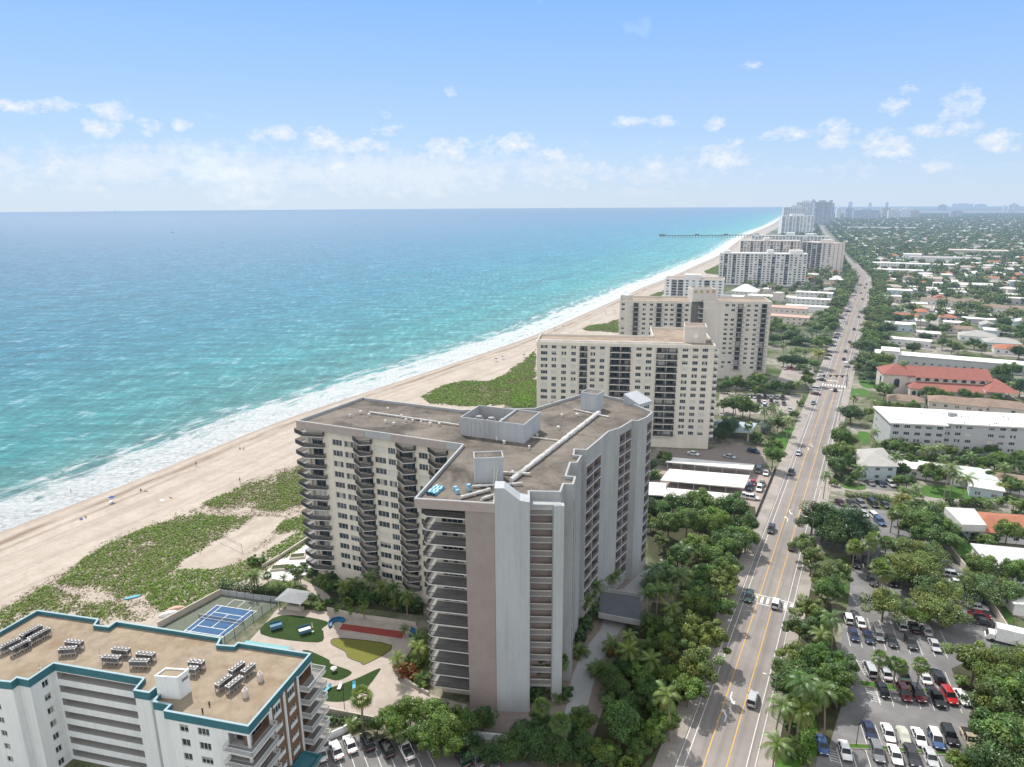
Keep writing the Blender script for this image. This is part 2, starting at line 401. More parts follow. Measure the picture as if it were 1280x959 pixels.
def sea_mat():
    d = Nd('sea_water'); p = d.pos(); a = d.attr('shorewise'); st = a.outputs['Vector']
    sp = d.new('ShaderNodeSeparateXYZ'); d.link(st, sp.inputs[0]); t, s = sp.outputs[0], sp.outputs[1]
    f = d.math('DIVIDE', s, d.math('ADD', s, 400.0))
    drift = d.noise(d.scale(st, (.0016, .011, 0)), 1.0, 4, .6, .4)
    f2 = d.math('ADD', f, d.math('MULTIPLY', d.math('SUBTRACT', drift, .5), .22))
    c = d.ramp(f2, [(0, (.24, .33, .31)), (.055, (.15, .40, .385)), (.16, (.062, .365, .375)), (.42, (.014, .24, .345)), (.72, (.010, .155, .285)), (.93, (.012, .098, .215))])
    streak = d.noise(d.scale(st, (.006, .05, 0)), 1.0, 4, .6, .5)
    c = d.mix(1.0, c, d.ramp(streak, [(.3, .80), (.52, 1.0), (.72, 1.16)]), 'MULTIPLY')
    # chop, from long swell down to ripples, crests lying across the wind
    n1 = d.noise(d.scale(p, (.030, .11, 0)), 1.0, 9, .74, .25)
    n2 = d.noise(d.scale(p, (.20, .55, 0)), 1.0, 6, .74)
    n3 = d.noise(d.scale(p, (.013, .03, 0)), 1.0, 3, .55)
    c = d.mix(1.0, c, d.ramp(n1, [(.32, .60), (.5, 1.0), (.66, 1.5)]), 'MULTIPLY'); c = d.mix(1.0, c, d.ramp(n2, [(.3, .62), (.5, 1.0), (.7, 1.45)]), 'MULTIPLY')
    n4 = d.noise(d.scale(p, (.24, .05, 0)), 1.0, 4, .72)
    c = d.mix(1.0, c, d.ramp(n4, [(.3, .72), (.5, 1.0), (.7, 1.3)]), 'MULTIPLY')  # light and dark glitter of the chop, put into the water colour
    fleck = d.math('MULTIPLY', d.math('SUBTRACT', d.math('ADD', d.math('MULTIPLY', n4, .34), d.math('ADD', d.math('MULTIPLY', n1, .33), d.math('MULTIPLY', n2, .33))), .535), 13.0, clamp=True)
    c = d.mix(d.math('MULTIPLY', fleck, .75), c, (.70, .76, .78))  # pale flecks: small white caps and sun sparkle painted into the colour
    h = d.math('ADD', d.math('MULTIPLY', n1, 3.4), d.math('MULTIPLY', n2, 1.5))
    nr = d.bump(h, 1.0, 2.0)
    # foam: swash, breakers, scattered white caps
    wob = d.noise(d.scale(st, (.022, 0, 0)), 1.0, 3)
    s2 = d.math('SUBTRACT', s, d.math('MULTIPLY', d.math('SUBTRACT', wob, .5), 16.0))
    fn = d.noise(d.scale(st, (.065, .23, 0)), 1.0, 6, .68, .8)
    prof = d.ramp(d.math('DIVIDE', d.math('ADD', s2, 3.0), 64.0), [(0, .80), (.06, .70), (.12, .60), (.19, .70), (.27, .57), (.35, .63), (.44, .44), (.54, .47), (.68, .28), (1, .0)])
    foam = d.math('MULTIPLY', d.math('SUBTRACT', d.math('ADD', fn, prof), .93), 7.0, clamp=True)
    lace = d.noise(d.scale(p, (.55, .55, 0)), 1.0, 4, .7)
    foam = d.math('MULTIPLY', foam, d.remap(lace, .3, .55, .35, 1.0), clamp=True)
    cap = d.noise(d.scale(st, (.05, .20, 0)), 1.0, 5, .66, .3)
    cap = d.math('MULTIPLY', d.math('SUBTRACT', d.math('ADD', cap, d.math('MULTIPLY', n3, .25)), .785), 9.0, clamp=True)
    cap = d.math('MULTIPLY', cap, d.remap(s, 30, 3500, .8, .35))
    foam = d.math('MAXIMUM', foam, cap)
    c = d.mix(foam, c, (.88, .90, .90))
    rough = d.math('ADD', d.math('MULTIPLY', foam, .3), .40)
    return d.done(d.bsdf(c, rough, .5, 0, nr))
def sand_mat():
    d = Nd('beach_sand'); p = d.pos(); a = d.attr('shorewise'); sp = d.new('ShaderNodeSeparateXYZ'); d.link(a.outputs['Vector'], sp.inputs[0])
    t, s = sp.outputs[0], sp.outputs[1]
    n = d.noise(p, .08, 5, .6); n2 = d.noise(p, .9, 4, .65)
    c = d.ramp(d.math('ADD', d.math('MULTIPLY', n, .6), d.math('MULTIPLY', n2, .4)), [(.3, (.335, .285, .235)), (.5, (.42, .362, .305)), (.7, (.49, .43, .37))])
    track = d.noise(d.scale(a.outputs['Vector'], (.010, .35, 0)), 1.0, 4, .6)
    c = d.mix(d.remap(track, .45, .65, 0, .55), c, (.29, .247, .205)); n4 = d.noise(p, .3, 5, .7); c = d.mix(d.remap(n4, .5, .68, 0, .45), c, (.265, .223, .183))
    w = d.noise(d.scale(a.outputs['Vector'], (.03, .06, 0)), 1.0, 4)
    s2 = d.math('ADD', s, d.math('MULTIPLY', d.math('SUBTRACT', w, .5), 7.0))
    wet = d.remap(s2, -5.0, -1.0)
    c = d.mix(wet, c, (.27, .205, .15))
    wr = d.noise(d.scale(a.outputs['Vector'], (.05, .35, 0)), 1.0, 5, .7)
    for c0, hw, k in ((-8.0, 2.4, .9), (-13.0, 1.5, .45)):
        line = d.math('SUBTRACT', 1.0, d.math('ABSOLUTE', d.math('DIVIDE', d.math('SUBTRACT', s2, c0), hw)), clamp=True)
        c = d.mix(d.math('MULTIPLY', d.math('MULTIPLY', line, d.remap(wr, .38, .56)), k), c, (.16, .105, .065))
    foot = d.noise(p, 2.2, 3, .7)
    return d.done(d.bsdf(c, d.remap(wet, 0, 1, .9, .45), .25, 0, d.bump(foot, .35, .25)))
def ground_mat():
    d = Nd('ground_soil'); p = d.pos()
    n = d.noise(p, .035, 5, .6); n2 = d.noise(p, .3, 4, .65); n3 = d.noise(p, .006, 4)
    c = d.ramp(n, [(.34, (.055, .085, .028)), (.42, (.085, .115, .042)), (.51, (.20, .185, .14)), (.62, (.36, .33, .29))])
    c = d.mix(d.remap(n2, .4, .6, .0, .6), c, (.055, .085, .03))
    c = d.mix(d.remap(n3, .5, .62, 0, .5), c, (.04, .07, .03))
    return d.done(d.bsdf(c, .95, .1, 0, d.bump(n2, .3, .3)))
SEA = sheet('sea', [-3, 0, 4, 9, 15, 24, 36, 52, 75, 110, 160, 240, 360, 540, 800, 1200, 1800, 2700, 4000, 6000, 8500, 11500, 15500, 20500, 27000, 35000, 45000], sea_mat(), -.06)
def bw(s, p):
    k = 1.22 if p.y < 225 else (1.22 - (p.y - 225) * .0025 if p.y < 313 else (1.0 if p.y < 480 else (.8 if p.y < 1000 else .62)))
    return s * k if s < 0 else s
sheet('beach', [-1.5, -4, -8, -12, -17, -24, -36, -52, -78], sand_mat(), 0, bw)
M_ground = ground_mat()
sheet('ground', [-78, -110, -160, -260, -420, -700, -1100, -1700, -2600, -4000, -6000, -9000, -13000, -19000, -27000, -40000], M_ground, 0, bw)

# ---------------------------------------------------------------- roads
RD = [(-24, -14), (4.7, 40.5), (33.7, 95.2), (49.6, 124.8), (63.6, 151.0), (93.6, 207), (117, 250.6), (151.6, 315), (201, 407), (249, 497), (304, 600), (350, 684), (391, 760), (424, 824), (452, 884), (505, 1012), (567, 1164),
      (647, 1364), (741, 1592), (874, 1914), (1123, 2515), (1328, 3000), (2000, 4600), (2900, 6750)]
road_c = resample(RD, 14)
road_c = [p for i, p in enumerate(road_c) if p.y < 1100 or i % 5 == 0]
def ribbon(mb, C, o0, o1, z, m=0, y0=-1e9, y1=1e9, kerb=0.0):
    L = []
    for i, p in enumerate(C):
        t = (C[min(i + 1, len(C) - 1)] - C[max(i - 1, 0)]).normalized(); r = Vector((t.y, -t.x))
        if y0 <= p.y <= y1: L.append((p + r * o0, p + r * o1))
    for (a, b), (c, d) in zip(L, L[1:]):
        zf = lambda q: z + drop(q.x, q.y)
        mb.quad((a.x, a.y, zf(a)), (b.x, b.y, zf(b)), (d.x, d.y, zf(d)), (c.x, c.y, zf(c)), m)
        if kerb:
            for e, f, sg in ((a, c, 1), (b, d, -1)):
                v = [(e.x, e.y, zf(e)), (f.x, f.y, zf(f)), (f.x, f.y, zf(f) - kerb), (e.x, e.y, zf(e) - kerb)]
                mb.quad(*(v if sg > 0 else v[::-1]), m)
def road_at(y, off=0.0):
    """point of the road's centre line at world y, shifted sideways, and its direction"""
    for a, b in zip(road_c, road_c[1:]):
        if a.y <= y <= b.y:
            k = (y - a.y) / (b.y - a.y); t = (b - a).normalized()
            return a.lerp(b, k) + Vector((t.y, -t.x)) * off, t
    return road_c[-1], Vector((0, 1))
def road_x(y): return road_at(y)[0].x
def asphalt_mat(name, c, along=False, wear=.25):
    d = Nd(name); p = d.pos()
    n = d.noise(p, .11, 5, .62); n2 = d.noise(p, 2.5, 3, .6); n3 = d.noise(p, .6, 4, .7)
    cc = d.ramp(n, [(.3, [x * (1 - wear) for x in c]), (.5, c), (.72, [x * (1 + wear * 1.5) for x in c])])
    cc = d.mix(d.remap(n3, .56, .70, 0, .45), cc, [x * .62 for x in c])
    cc = d.mix(d.remap(n2, .3, .7, 0, .25), cc, [x * 1.25 for x in c])
    if along:   # wheel tracks and patches run with the road
        ang = math.radians(28.3)
        u = d.new('ShaderNodeVectorMath', operation='DOT_PRODUCT'); d.link(p, u.inputs[0]); u.inputs[1].default_value = (math.cos(ang), -math.sin(ang), 0)
        w = d.new('ShaderNodeVectorMath', operation='DOT_PRODUCT'); d.link(p, w.inputs[0]); w.inputs[1].default_value = (math.sin(ang), math.cos(ang), 0)
        cv = d.new('ShaderNodeCombineXYZ'); d.link(d.math('MULTIPLY', u.outputs['Value'], .8), cv.inputs[0]); d.link(d.math('MULTIPLY', w.outputs['Value'], .012), cv.inputs[1])
        tr = d.noise(cv.outputs[0], 1.0, 4, .6)
        cc = d.mix(d.remap(tr, .48, .66, 0, .55), cc, [x * .70 for x in c])
        cc = d.mix(d.remap(tr, .50, .34, 0, .35), cc, [x * 1.22 for x in c])
    return d.done(d.bsdf(cc, .9, .2))
M_road = asphalt_mat('worn_road_asphalt', (.24, .217, .204), True, .16)
M_lot = asphalt_mat('parking_asphalt', (.178, .174, .174), False, .34)
M_walk = mat('sidewalk_concrete', (.325, .292, .265), .9, .1, .35, stain=(.24, .215, .195), sscale=.15)
M_white = mat('road_paint_white', (.66, .65, .63), .7, .14, .8)
M_yellow = mat('road_paint_yellow', (.60, .36, .09), .7, .12, .8)
M_lawn = mat('lawn_grass', (.060, .150, .022), .95, .22, .5, scale=.6) if False else mat('lawn_grass', (.062, .145, .024), .95, .2, .6)
M_turf = mat('artificial_turf', (.025, .052, .011), .95, .16, .5, stain=(.034, .060, .018), sscale=.3)
mb = MB(); ribbon(mb, road_c, -6.3, 6.3, .010); mb.build('road', M_road, None, 'structure')
mb = MB()
for o0, o1 in ((-9.6, -6.3), (6.3, 9.0)): ribbon(mb, road_c, o0, o1, .13, 0, -60, 1100, kerb=.13)
mb.build('sidewalk', M_walk, None, 'structure')
mb = MB()
for o in (-1.85, 1.7): ribbon(mb, road_c, o - .09, o + .09, .018, 1, -50, 1500)
for o in (-4.8, 4.72): ribbon(mb, road_c, o - .07, o + .07, .018, 0, -50, 1500)
for o in (-6.05, 6.05): ribbon(mb, road_c, o - .06, o + .06, .018, 0, -50, 700)
def road_box(u, w, a, b, m=0, z=.0185):
    """painted bar: across the road from u to w, along it from world y a to b"""
    (p, t), (q, t2) = road_at(a), road_at(b); r = Vector((t.y, -t.x))
    mb.quad(*[(v.x, v.y, z) for v in (p + r * u, p + r * w, q + r * w, q + r * u)], m)
YC = at(945, 751).y      # the near crosswalk
for k in range(9):
    u = -5.3 + k * 1.33; road_box(u, u + .62, YC - 1.4, YC + 1.1)
road_box(-6, 6, YC - 2.0, YC - 1.75); road_box(-6, 6, YC + 1.5, YC + 1.75)
YS = at(1036, 482).y     # the crosswalk and stop lines under the signal beam
for k in range(9):
    u = -5.3 + k * 1.33; road_box(u, u + .7, YS - 2, YS + 2)
road_box(-1.8, 4.7, YS - 8.5, YS - 7.4); road_box(-4.7, 1.8, YS + 9, YS + 10)
def arrow(px, py, flip):
    """turn arrow of the middle lane"""
    c = at(px, py); t = road_at(c.y)[1] * (1 if not flip else -1); r = Vector((t.y, -t.x)); c = Vector((c.x, c.y))
    P = [(-.12, -1.8), (.12, -1.8), (.12, 0), (-.5, 1.1), (-.2, 1.35), (-1.15, 1.55), (-1.05, .6), (-.75, .85), (-.12, -.1)]
    mb.poly([(c + r * a + t * b) for a, b in P], .0205, 0) if False else mb.add([((c + r * a + t * b).x, (c + r * a + t * b).y, .0205) for a, b in P], [tuple(range(len(P)))], 0)
for x, y, fl in ((913, 872, True), (908, 895, False), (986.5, 639.8, True), (984.8, 649.2, False), (1013.5, 556.5, True), (1011, 561, False)): arrow(x, y, fl)
mb.build('road_marking', [M_white, M_yellow], None, 'structure')

def patch(name, pts, material, z=.03, kind='structure'):
    P = [(p[0], p[1]) for p in pts]
    A = sum(P[i - 1][0] * P[i][1] - P[i][0] * P[i - 1][1] for i in range(len(P)))
    if A < 0: P = P[::-1]
    return MB().poly(P, z).build(name, material, None, kind)
def smooth_poly(pts, n=4):
    P = [Vector(p[:2]) for p in pts]; out = []; k = len(P)
    for i in range(k):
        a, b, c, d = P[i - 1], P[i], P[(i + 1) % k], P[(i + 2) % k]
        for j in range(n):
            t = j / n
            out.append(.5 * ((2 * b) + (c - a) * t + (2 * a - 5 * b + 4 * c - d) * t * t + (3 * b - a - 3 * c + d) * t ** 3))
    return out
def inside(P, x, y):
    c = False; n = len(P)
    for i in range(n):
        x1, y1 = P[i - 1][0], P[i - 1][1]; x2, y2 = P[i][0], P[i][1]
        if (y1 > y) != (y2 > y) and x < (x2 - x1) * (y - y1) / (y2 - y1) + x1: c = not c
    return c
# ---------------------------------------------------------------- building kit
M_glass = glass_mat()
M_dark = flat('dark_metal', (.035, .035, .038), .5, .3, .2)
M_frame_w = flat('window_frame_white', (.62, .61, .58), .5)
M_frame_g = flat('window_frame_grey', (.22, .21, .20), .5)
M_shut = mat('storm_shutter', (.58, .56, .52), .6, .05, .5)
M_whitewall = mat('white_stucco', (.77, .785, .79), .85, .05, .25, streak=True)
M_roofgrav = mat('tan_gravel_roof', (.285, .23, .17), .95, .16, .5, stain=(.215, .155, .10), sscale=.12)
M_roofdark = mat('weathered_grey_roof', (.165, .143, .122), .95, .28, .2, stain=(.062, .053, .045), sscale=.085)
M_pipe = mat('white_duct_foil', (.60, .59, .57), .7, .15, .9, stain=(.38, .37, .35), sscale=.5)
M_metal = flat('grey_metal', (.30, .30, .31), .45, .5, .3)
M_curt = mat('window_curtain', (.34, .32, .29), .5, .12, .7)
PROTO = {}
def wstyle(rnd, shut):
    q = rnd.random(); return 'shut' if q < shut else 'curtain' if q < shut + .16 else 'blind' if q < shut + .28 else 'clear'
M_btop = mat('grey_balcony_tiles', (.24, .235, .23), .8, .1, .6)
def proto(key, make, mats):
    if key not in PROTO:
        mb = make(); PROTO[key] = (mb.mesh(key[0], mats), mb, mats)
    return PROTO[key]
def win_proto(w, h, n=2, style='clear', frame=None):
    """window: dark panes in a proud frame; looks along -y, origin at the middle of the sill"""
    fr = frame or M_frame_w
    def make():
        mb = MB(); t = .07
        for i in range(n):
            x0, x1 = -w / 2 + w * i / n, -w / 2 + w * (i + 1) / n; cz = h * (.45 if style == 'blind' else 1.0) if (style == 'blind' or (style == 'curtain' and i % 2)) else 0
            if h - cz > .05: mb.quad((x0, 0, 0), (x1, 0, 0), (x1, 0, h - cz), (x0, 0, h - cz), 1)
            if cz: mb.quad((x0, 0, h - cz), (x1, 0, h - cz), (x1, 0, h), (x0, 0, h), 2)
        for x in (-w / 2 + t / 2, w / 2 - t / 2): mb.box((x, -.03, h / 2), (t, .06, h), m=0)
        for z in (t / 2, h - t / 2): mb.box((0, -.03, z), (w - 2 * t, .06, t), m=0)
        for i in range(1, n): mb.box((-w / 2 + w * i / n, -.025, h / 2), (t * .9, .05, h - 2 * t), m=0)
        return mb
    return proto(('window', round(w, 2), round(h, 2), n, style, fr.name), make, [fr, M_shut if style == 'shut' else M_glass, M_curt])
def rail_mb(mb, a, b, z, h=1.05, m=0, gap=.16, solid=False):
    a, b = Vector(a), Vector(b); L = (b - a).length
    if L < .05: return
    ang = math.atan2((b - a).y, (b - a).x); c = (a + b) / 2
    if solid: mb.box((c.x, c.y, z + h / 2), (L, .08, h), ang, m); return
    for zz_ in (.08, h - .03): mb.box((c.x, c.y, z + zz_), (L, .07, .07), ang, m)
    k = max(1, int(L / gap))
    for i in range(k + 1):
        p = a.lerp(b, i / k); mb.box((p.x, p.y, z + h / 2), (.055, .055, h - .1), ang, m, bottom=False)
def balc_proto(key, poly, mats, rails, th=.2, h=1.05, gap=.16, solid=False):
    """balcony: slab (top at z=0) with railing along the listed sides of the outline"""
    def make():
        mb = MB(); mb.prism(poly, -th, 0, 0, 2, bottom=True)
        for i, j in rails: rail_mb(mb, poly[i], poly[j], 0, h, 1, gap, solid)
        return mb
    return proto(('balcony',) + key, make, list(mats) + [M_btop])

class Building:
    def __init__(s, name, label, loc, cat='building', group=None):
        s.root = thing(name, label, cat, loc, 0, group, True); s.n = {}; s.rest = {}
    def put(s, name, pr, pos, ang=0.0, cap=100):
        M = Matrix.Translation(pos) @ Matrix.Rotation(ang, 4, 'Z')
        k = s.n.get(name, 0)
        if k < cap: link(name, pr[0], s.root, None, M); s.n[name] = k + 1
        else: s.rest.setdefault(name, []).append((pr, M))
    def part(s, name, mb, mats): return mb.build(name, mats, s.root)
    def finish(s):
        for name, L in s.rest.items():
            mats, mb = [], MB()
            for pr, M in L:
                idx = []
                for m in pr[2]:
                    if m not in mats: mats.append(m)
                    idx.append(mats.index(m))
                b = len(mb.v); mb.v += [tuple(M @ Vector(p)) for p in pr[1].v]
                mb.f += [tuple(b + i for i in f) for f in pr[1].f]; mb.m += [idx[i] for i in pr[1].m]
            o = mb.build(name, mats, s.root); o['kind'] = 'stuff'
        return s

def facade(B, mb, P, Q, z0, z1, ops=(), m=0, mrev=None, shut=.06, rnd=random):
    """wall from P to Q (seen from outside P is on the left) with true openings: (u0, u1, v0, v1, kind, depth[, panes])"""
    P, Q = Vector(P[:2]), Vector(Q[:2]); W = (Q - P).length; u = (Q - P) / W; n = Vector((u.y, -u.x))
    ang = math.atan2(u.y, u.x); mrev = m if mrev is None else mrev
    pt = lambda a, z, d=0.0: (P.x + u.x * a - n.x * d, P.y + u.y * a - n.y * d, z)
    ops = [o for o in ops if o[1] <= W + .01 and o[0] >= -.01 and o[3] <= z1 + .01]
    xs = sorted(set([0.0, W] + [round(o[0], 3) for o in ops] + [round(o[1], 3) for o in ops]))
    zs = sorted(set([z0, z1] + [round(o[2], 3) for o in ops] + [round(o[3], 3) for o in ops]))
    cov = set()
    xi = {x: i for i, x in enumerate(xs)}; zi = {z: i for i, z in enumerate(zs)}
    for o in ops:
        for i in range(xi[round(o[0], 3)], xi[round(o[1], 3)]):
            for j in range(zi[round(o[2], 3)], zi[round(o[3], 3)]): cov.add((i, j))
    for i in range(len(xs) - 1):      # vertical runs merged
        j = 0
        while j < len(zs) - 1:
            if (i, j) in cov: j += 1; continue
            k = j
            while k < len(zs) - 1 and (i, k) not in cov: k += 1
            mb.quad(pt(xs[i], zs[j]), pt(xs[i + 1], zs[j]), pt(xs[i + 1], zs[k]), pt(xs[i], zs[k]), m); j = k
    for o in ops:
        a, b, c, d, kind, dp = o[:6]
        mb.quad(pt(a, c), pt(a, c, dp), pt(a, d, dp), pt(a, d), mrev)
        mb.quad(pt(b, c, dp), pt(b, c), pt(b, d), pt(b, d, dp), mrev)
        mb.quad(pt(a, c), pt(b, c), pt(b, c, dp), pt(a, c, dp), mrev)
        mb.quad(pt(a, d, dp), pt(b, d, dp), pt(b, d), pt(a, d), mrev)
        if kind == 'w':
            np_ = o[6] if len(o) > 6 else 2
            pr = win_proto(b - a, d - c, np_, wstyle(rnd, shut))
            p = pt((a + b) / 2, c, dp); B.put('window', pr, p, ang)
        elif kind == 'g':       # glazed back of a loggia or balcony: wall with a sliding door
            mb.quad(pt(a, c, dp), pt(b, c, dp), pt(b, d, dp), pt(a, d, dp), mrev)
            w = (b - a) * .72; off = (rnd.random() - .5) * (b - a) * .2
            pr = win_proto(w, min(2.1, d - c - .15), max(2, int(w / 1.1)), wstyle(rnd, shut), M_frame_g)
            B.put('window', pr, pt((a + b) / 2 + off, c + .03, dp - .06), ang)
        else:
            mb.quad(pt(a, c, dp), pt(b, c, dp), pt(b, d, dp), pt(a, d, dp), mrev if kind == 'o' else kind)
    return P, u, n, ang
def plan(P, Q, za, pxs, y0=None):
    """distances along the wall P-Q at which the sight lines px cross it at height za"""
    P3, Q3 = (P[0], P[1], za), (Q[0], Q[1], za); x0, y0 = pj(P3); x1, y1 = pj(Q3)
    W = (Vector(Q[:2]) - Vector(P[:2])).length; out = []
    for x in pxs:
        k = (x - x0) / (x1 - x0); g = at(x, y0 + (y1 - y0) * k, za)
        out.append((Vector((g.x, g.y)) - Vector(P[:2])).dot((Vector(Q[:2]) - Vector(P[:2])) / W))
    return out

# ---------------------------------------------------------------- the tall T-shaped tower
M_rail = flat('bronze_railing', (.085, .083, .085), .5, .3, .1)
def make_tower():
    B = Building('condominium_tower', 'tall grey and cream condominium tower with stepped walls and weathered flat roof', (0, 135, 0))
    M_cream = mat('cream_stucco', (.64, .59, .51), .85, .06, .3, streak=True)
    M_stucco = mat('pale_grey_stucco', (.37, .378, .385), .85, .10, .3, streak=True)
    M_strip = mat('pale_blue_stucco', (.415, .44, .462), .85, .07, .25, streak=True, bump=.15)
    M_brown = mat('taupe_ribbed_panel', (.31, .26, .245), .85, .07, .5)
    M_fascia = mat('taupe_fascia', (.37, .315, .295), .8, .06, .5)
    M_slab = mat('white_slab', (.58, .57, .55), .8, .06, .5)
    M_floor = mat('grey_balcony_floor', (.13, .13, .145), .8, .08, .5)
    ZR = 43.2; SL = [39.75 - 2.76 * k for k in range(14)]   # balcony levels
    L0, L1 = Vector((-52.8, 159.3)), Vector((-10.9, 141.4)); lu = (L1 - L0).normalized(); ln = Vector((lu.y, -lu.x))
    w0, w1 = L0 - ln * 1.1 + lu * 1.6, L1 - ln * 1.1
    D0 = Vector((-17.6, 113.0)); E0 = Vector((-3.2, 110.7)); C0 = L1
    side = [(3.05, 115.9), (8.75, 115.5), (9.6, 119.2), (11.4, 119.0), (12.2, 122.7), (10.4, 123.2), (11.8, 130.1), (13.2, 130.1), (14.5, 134.1), (12.9, 134.5), (13.4, 137.9),
            (15.9, 137.4), (20.2, 145.5), (22.2, 149.5), (25.2, 152.0), (29.1, 157.7), (30.5, 157.4), (33.3, 160.4), (35.4, 164.5), (29.9, 176.2), (24.9, 180.7), (18.8, 181.4), (5.8, 168.5)]
    back = [(-13, 167.4), (-39.8, 179.0)]
    W = MB(); WC = MB(); pan = MB()
    # front: balcony bay and taupe panel
    q0, q1, q2 = Vector((-14.4, 116.2)), Vector((-8.6, 115.1)), Vector((-8.5, 111.6))
    ops = []
    for z in SL + [1.0]:
        ops.append((1.2, 5.3, z + .05, z + 2.35, 'w', .12, 4))
    facade(B, WC, q0, q1, 0, 41.6, ops, 0, shut=.05)
    W.quad((q1.x, q1.y, 0), (q2.x, q2.y, 0), (q2.x, q2.y, 41.6), (q1.x, q1.y, 41.6), 0)
    facade(B, pan, q2, E0, 0, 41.6, (), 0)
    B.part('panel', pan, M_brown)
    # pale end pier with its sloping top
    st = MB(); a, b = Vector((-3.2, 110.55)), Vector((3.0, 110.35)); dv = Vector((.03, .99)) * 3.2
    prof = [(0, 0), (1, 0), (1, 43.5), (.72, 43.8), (.27, 46.1), (0, 46.1)]
    fr = [(a.lerp(b, k).x, a.lerp(b, k).y, z) for k, z in prof]; bk = [(p[0] + dv.x, p[1] + dv.y, p[2]) for p in fr]
    st.add(fr, [tuple(range(6))]); st.add(bk, [tuple(range(5, -1, -1))])
    for i in range(6):
        j = (i + 1) % 6; st.quad(fr[j], fr[i], bk[i], bk[j])
    B.part('pier', st, M_strip)
    # loggias beside the pier
    P = [(-3.2, 113.6)] + side
    M_lpan = mat('loggia_panel', (.22, .205, .20), .85, .08, .5)
    ops = [(.12, 4.15, z - .05, z + 2.45, 'o', 1.3) for z in SL] + [(.12, 4.15, .3, 3.2, 'o', 1.3)]
    facade(B, W, (3.05, 113.6), (8.75, 113.3), 0, 41.6, ops, 0, 1)
    W.quad((8.75, 113.3, 0), (8.75, 115.5, 0), (8.75, 115.5, 41.6), (8.75, 113.3, 41.6), 0)
    for z in SL:
        rm = MB(); rm.box((5.2, 113.62, z + .42), (4.0, .14, .95), math.atan2(-.3, 5.7), 0)
        B.put('loggia_parapet', proto(('loggia_parapet',), lambda: MB().box((0, 0, .42), (4.0, .14, .95), 0, 0).box((0, -.02, .93), (4.05, .2, .09), 0, 1), [M_lpan, M_slab]), (5.18, 113.55, z), math.atan2(-.3, 5.7))
    W.quad((3.05, 113.6, 41.6), (8.75, 113.3, 41.6), (8.75, 115.6, 41.6), (3.05, 115.9, 41.6), 0)
    pil = MB().box((8.35, 113.9, 20.75), (1.9, 1.6, 41.5), 0, 0); B.part('pillar', pil, M_strip)
    # stepped side, facing the road
    logg = {12: [(.25, 8.9)], 15: [(.3, 3.3), (3.6, 6.6)], 18: [(.35, 4.3)], 3 - 2: [], 14: []}
    for i in range(1, len(side) - 1):
        a, b = side[i], side[i + 1]; L = (Vector(b) - Vector(a)).length; ops = []
        if i == 11: rng = [(.3, 4.3), (4.6, L - .25)]
        elif i == 14: rng = [(.25, L / 2 - .15), (L / 2 + .15, L - .25)]
        elif i == 17: rng = [(.3, L - .25)]
        elif i in (1, 3): rng = [(1.2, 2.4)]
        else: rng = []
        zl = [z - .7 if i >= 14 else z for z in SL]
        for u0, u1 in rng:
            for z in zl: ops.append((u0, u1, z - .45, z + 2.1, 'g' if i >= 11 else 'o', 1.5))
        _, u, n, ang = facade(B, W, a, b, 0, 41.6, ops, 0, 1, shut=.05)
        if i >= 11:
            for u0, u1 in rng:
                w = u1 - u0
                pr = proto(('balustrade', round(w, 2)), lambda: MB().box((0, 0, .0), (w, .2, .16), 0, 0).box((0, .05, .5), (w, .05, .9), 0, 1), [M_slab, M_floor])
                for z in zl:
                    p = Vector(a) + u * (u0 + u1) / 2; B.put('balustrade', pr, (p.x, p.y, z - .42), ang)
    facade(B, W, side[-1], back[0], 0, 41.6, (), 0); facade(B, WC, back[0], back[1], 0, 41.6, (), 0)
    facade(B, WC, back[1], w0, 0, 41.6, (), 0)
    # seaward wing, the face with angled balconies
    S = 5.2875; X = lambda *v: plan(w0, w1, ZR, [360 + x / S for x in v])
    wins = [X(285, 345), X(365, 420), X(565, 635), X(655, 700), X(860, 915)]
    bal = [X(420, 550), X(705, 840), X(920, 1055)]
    ops = []
    WW = (w1 - w0).length
    for z in SL:
        for u0, u1 in wins: ops.append((u0 - .1, u1 + .1, z + .72, z + 2.25, 'w', .18, 3))
        for u0, u1 in bal: ops.append((u0 + .2, u1 - .3, z + .02, z + 2.4, 'g', 1.0))
        ops.append((.6, 5.0, z + .02, z + 2.3, 'g', .6))
    facade(B, WC, w0, w1, 0, 41.6, ops, 0, 1, shut=.07)
    ang = math.atan2(lu.y, lu.x)
    for u0, u1 in bal:
        wd = u1 - u0
        pr = balc_proto((round(wd, 2), 'angled'), [(0, 0), (wd * .62, -2.3), (wd, -1.0), (wd, 0)], [M_slab, M_rail], [(0, 1), (1, 2), (2, 3)])
        for z in SL:
            p = w0 + lu * u0; B.put('balcony', pr, (p.x, p.y, z), ang, 120)
    pr = balc_proto(('corner',), [(-2.6, 3.4), (-3.0, -.6), (.9, -2.2), (5.6, -.9), (5.6, 0), (0, 0), (-.02, 3.4)], [M_slab, M_rail], [(0, 1), (1, 2), (2, 3), (3, 4)])
    for z in SL: B.put('balcony', pr, (w0.x, w0.y, z), ang, 120)
    # inner face of the road wing, hidden behind the front balconies
    facade(B, WC, w1, q0, 0, 41.6, [(L_, L_ + 3, z + .3, z + 2.2, 'w', .12, 3) for z in SL for L_ in (6, 14)], 0)
    # wrap-round front balconies
    du = (E0 - D0).normalized(); dl = (C0 - D0).normalized()
    f0 = D0 + du * 1.2 + dl * .3; f1 = q2 + Vector((0, .05)); s1 = D0 + dl * 6.3 + du * .9
    poly = [(f0.x + .7, f0.y), (f1.x, f1.y), (q1.x, q1.y), (q0.x, q0.y), (-13.95, s1.y), (s1.x, s1.y), (f0.x, f0.y + .9)]
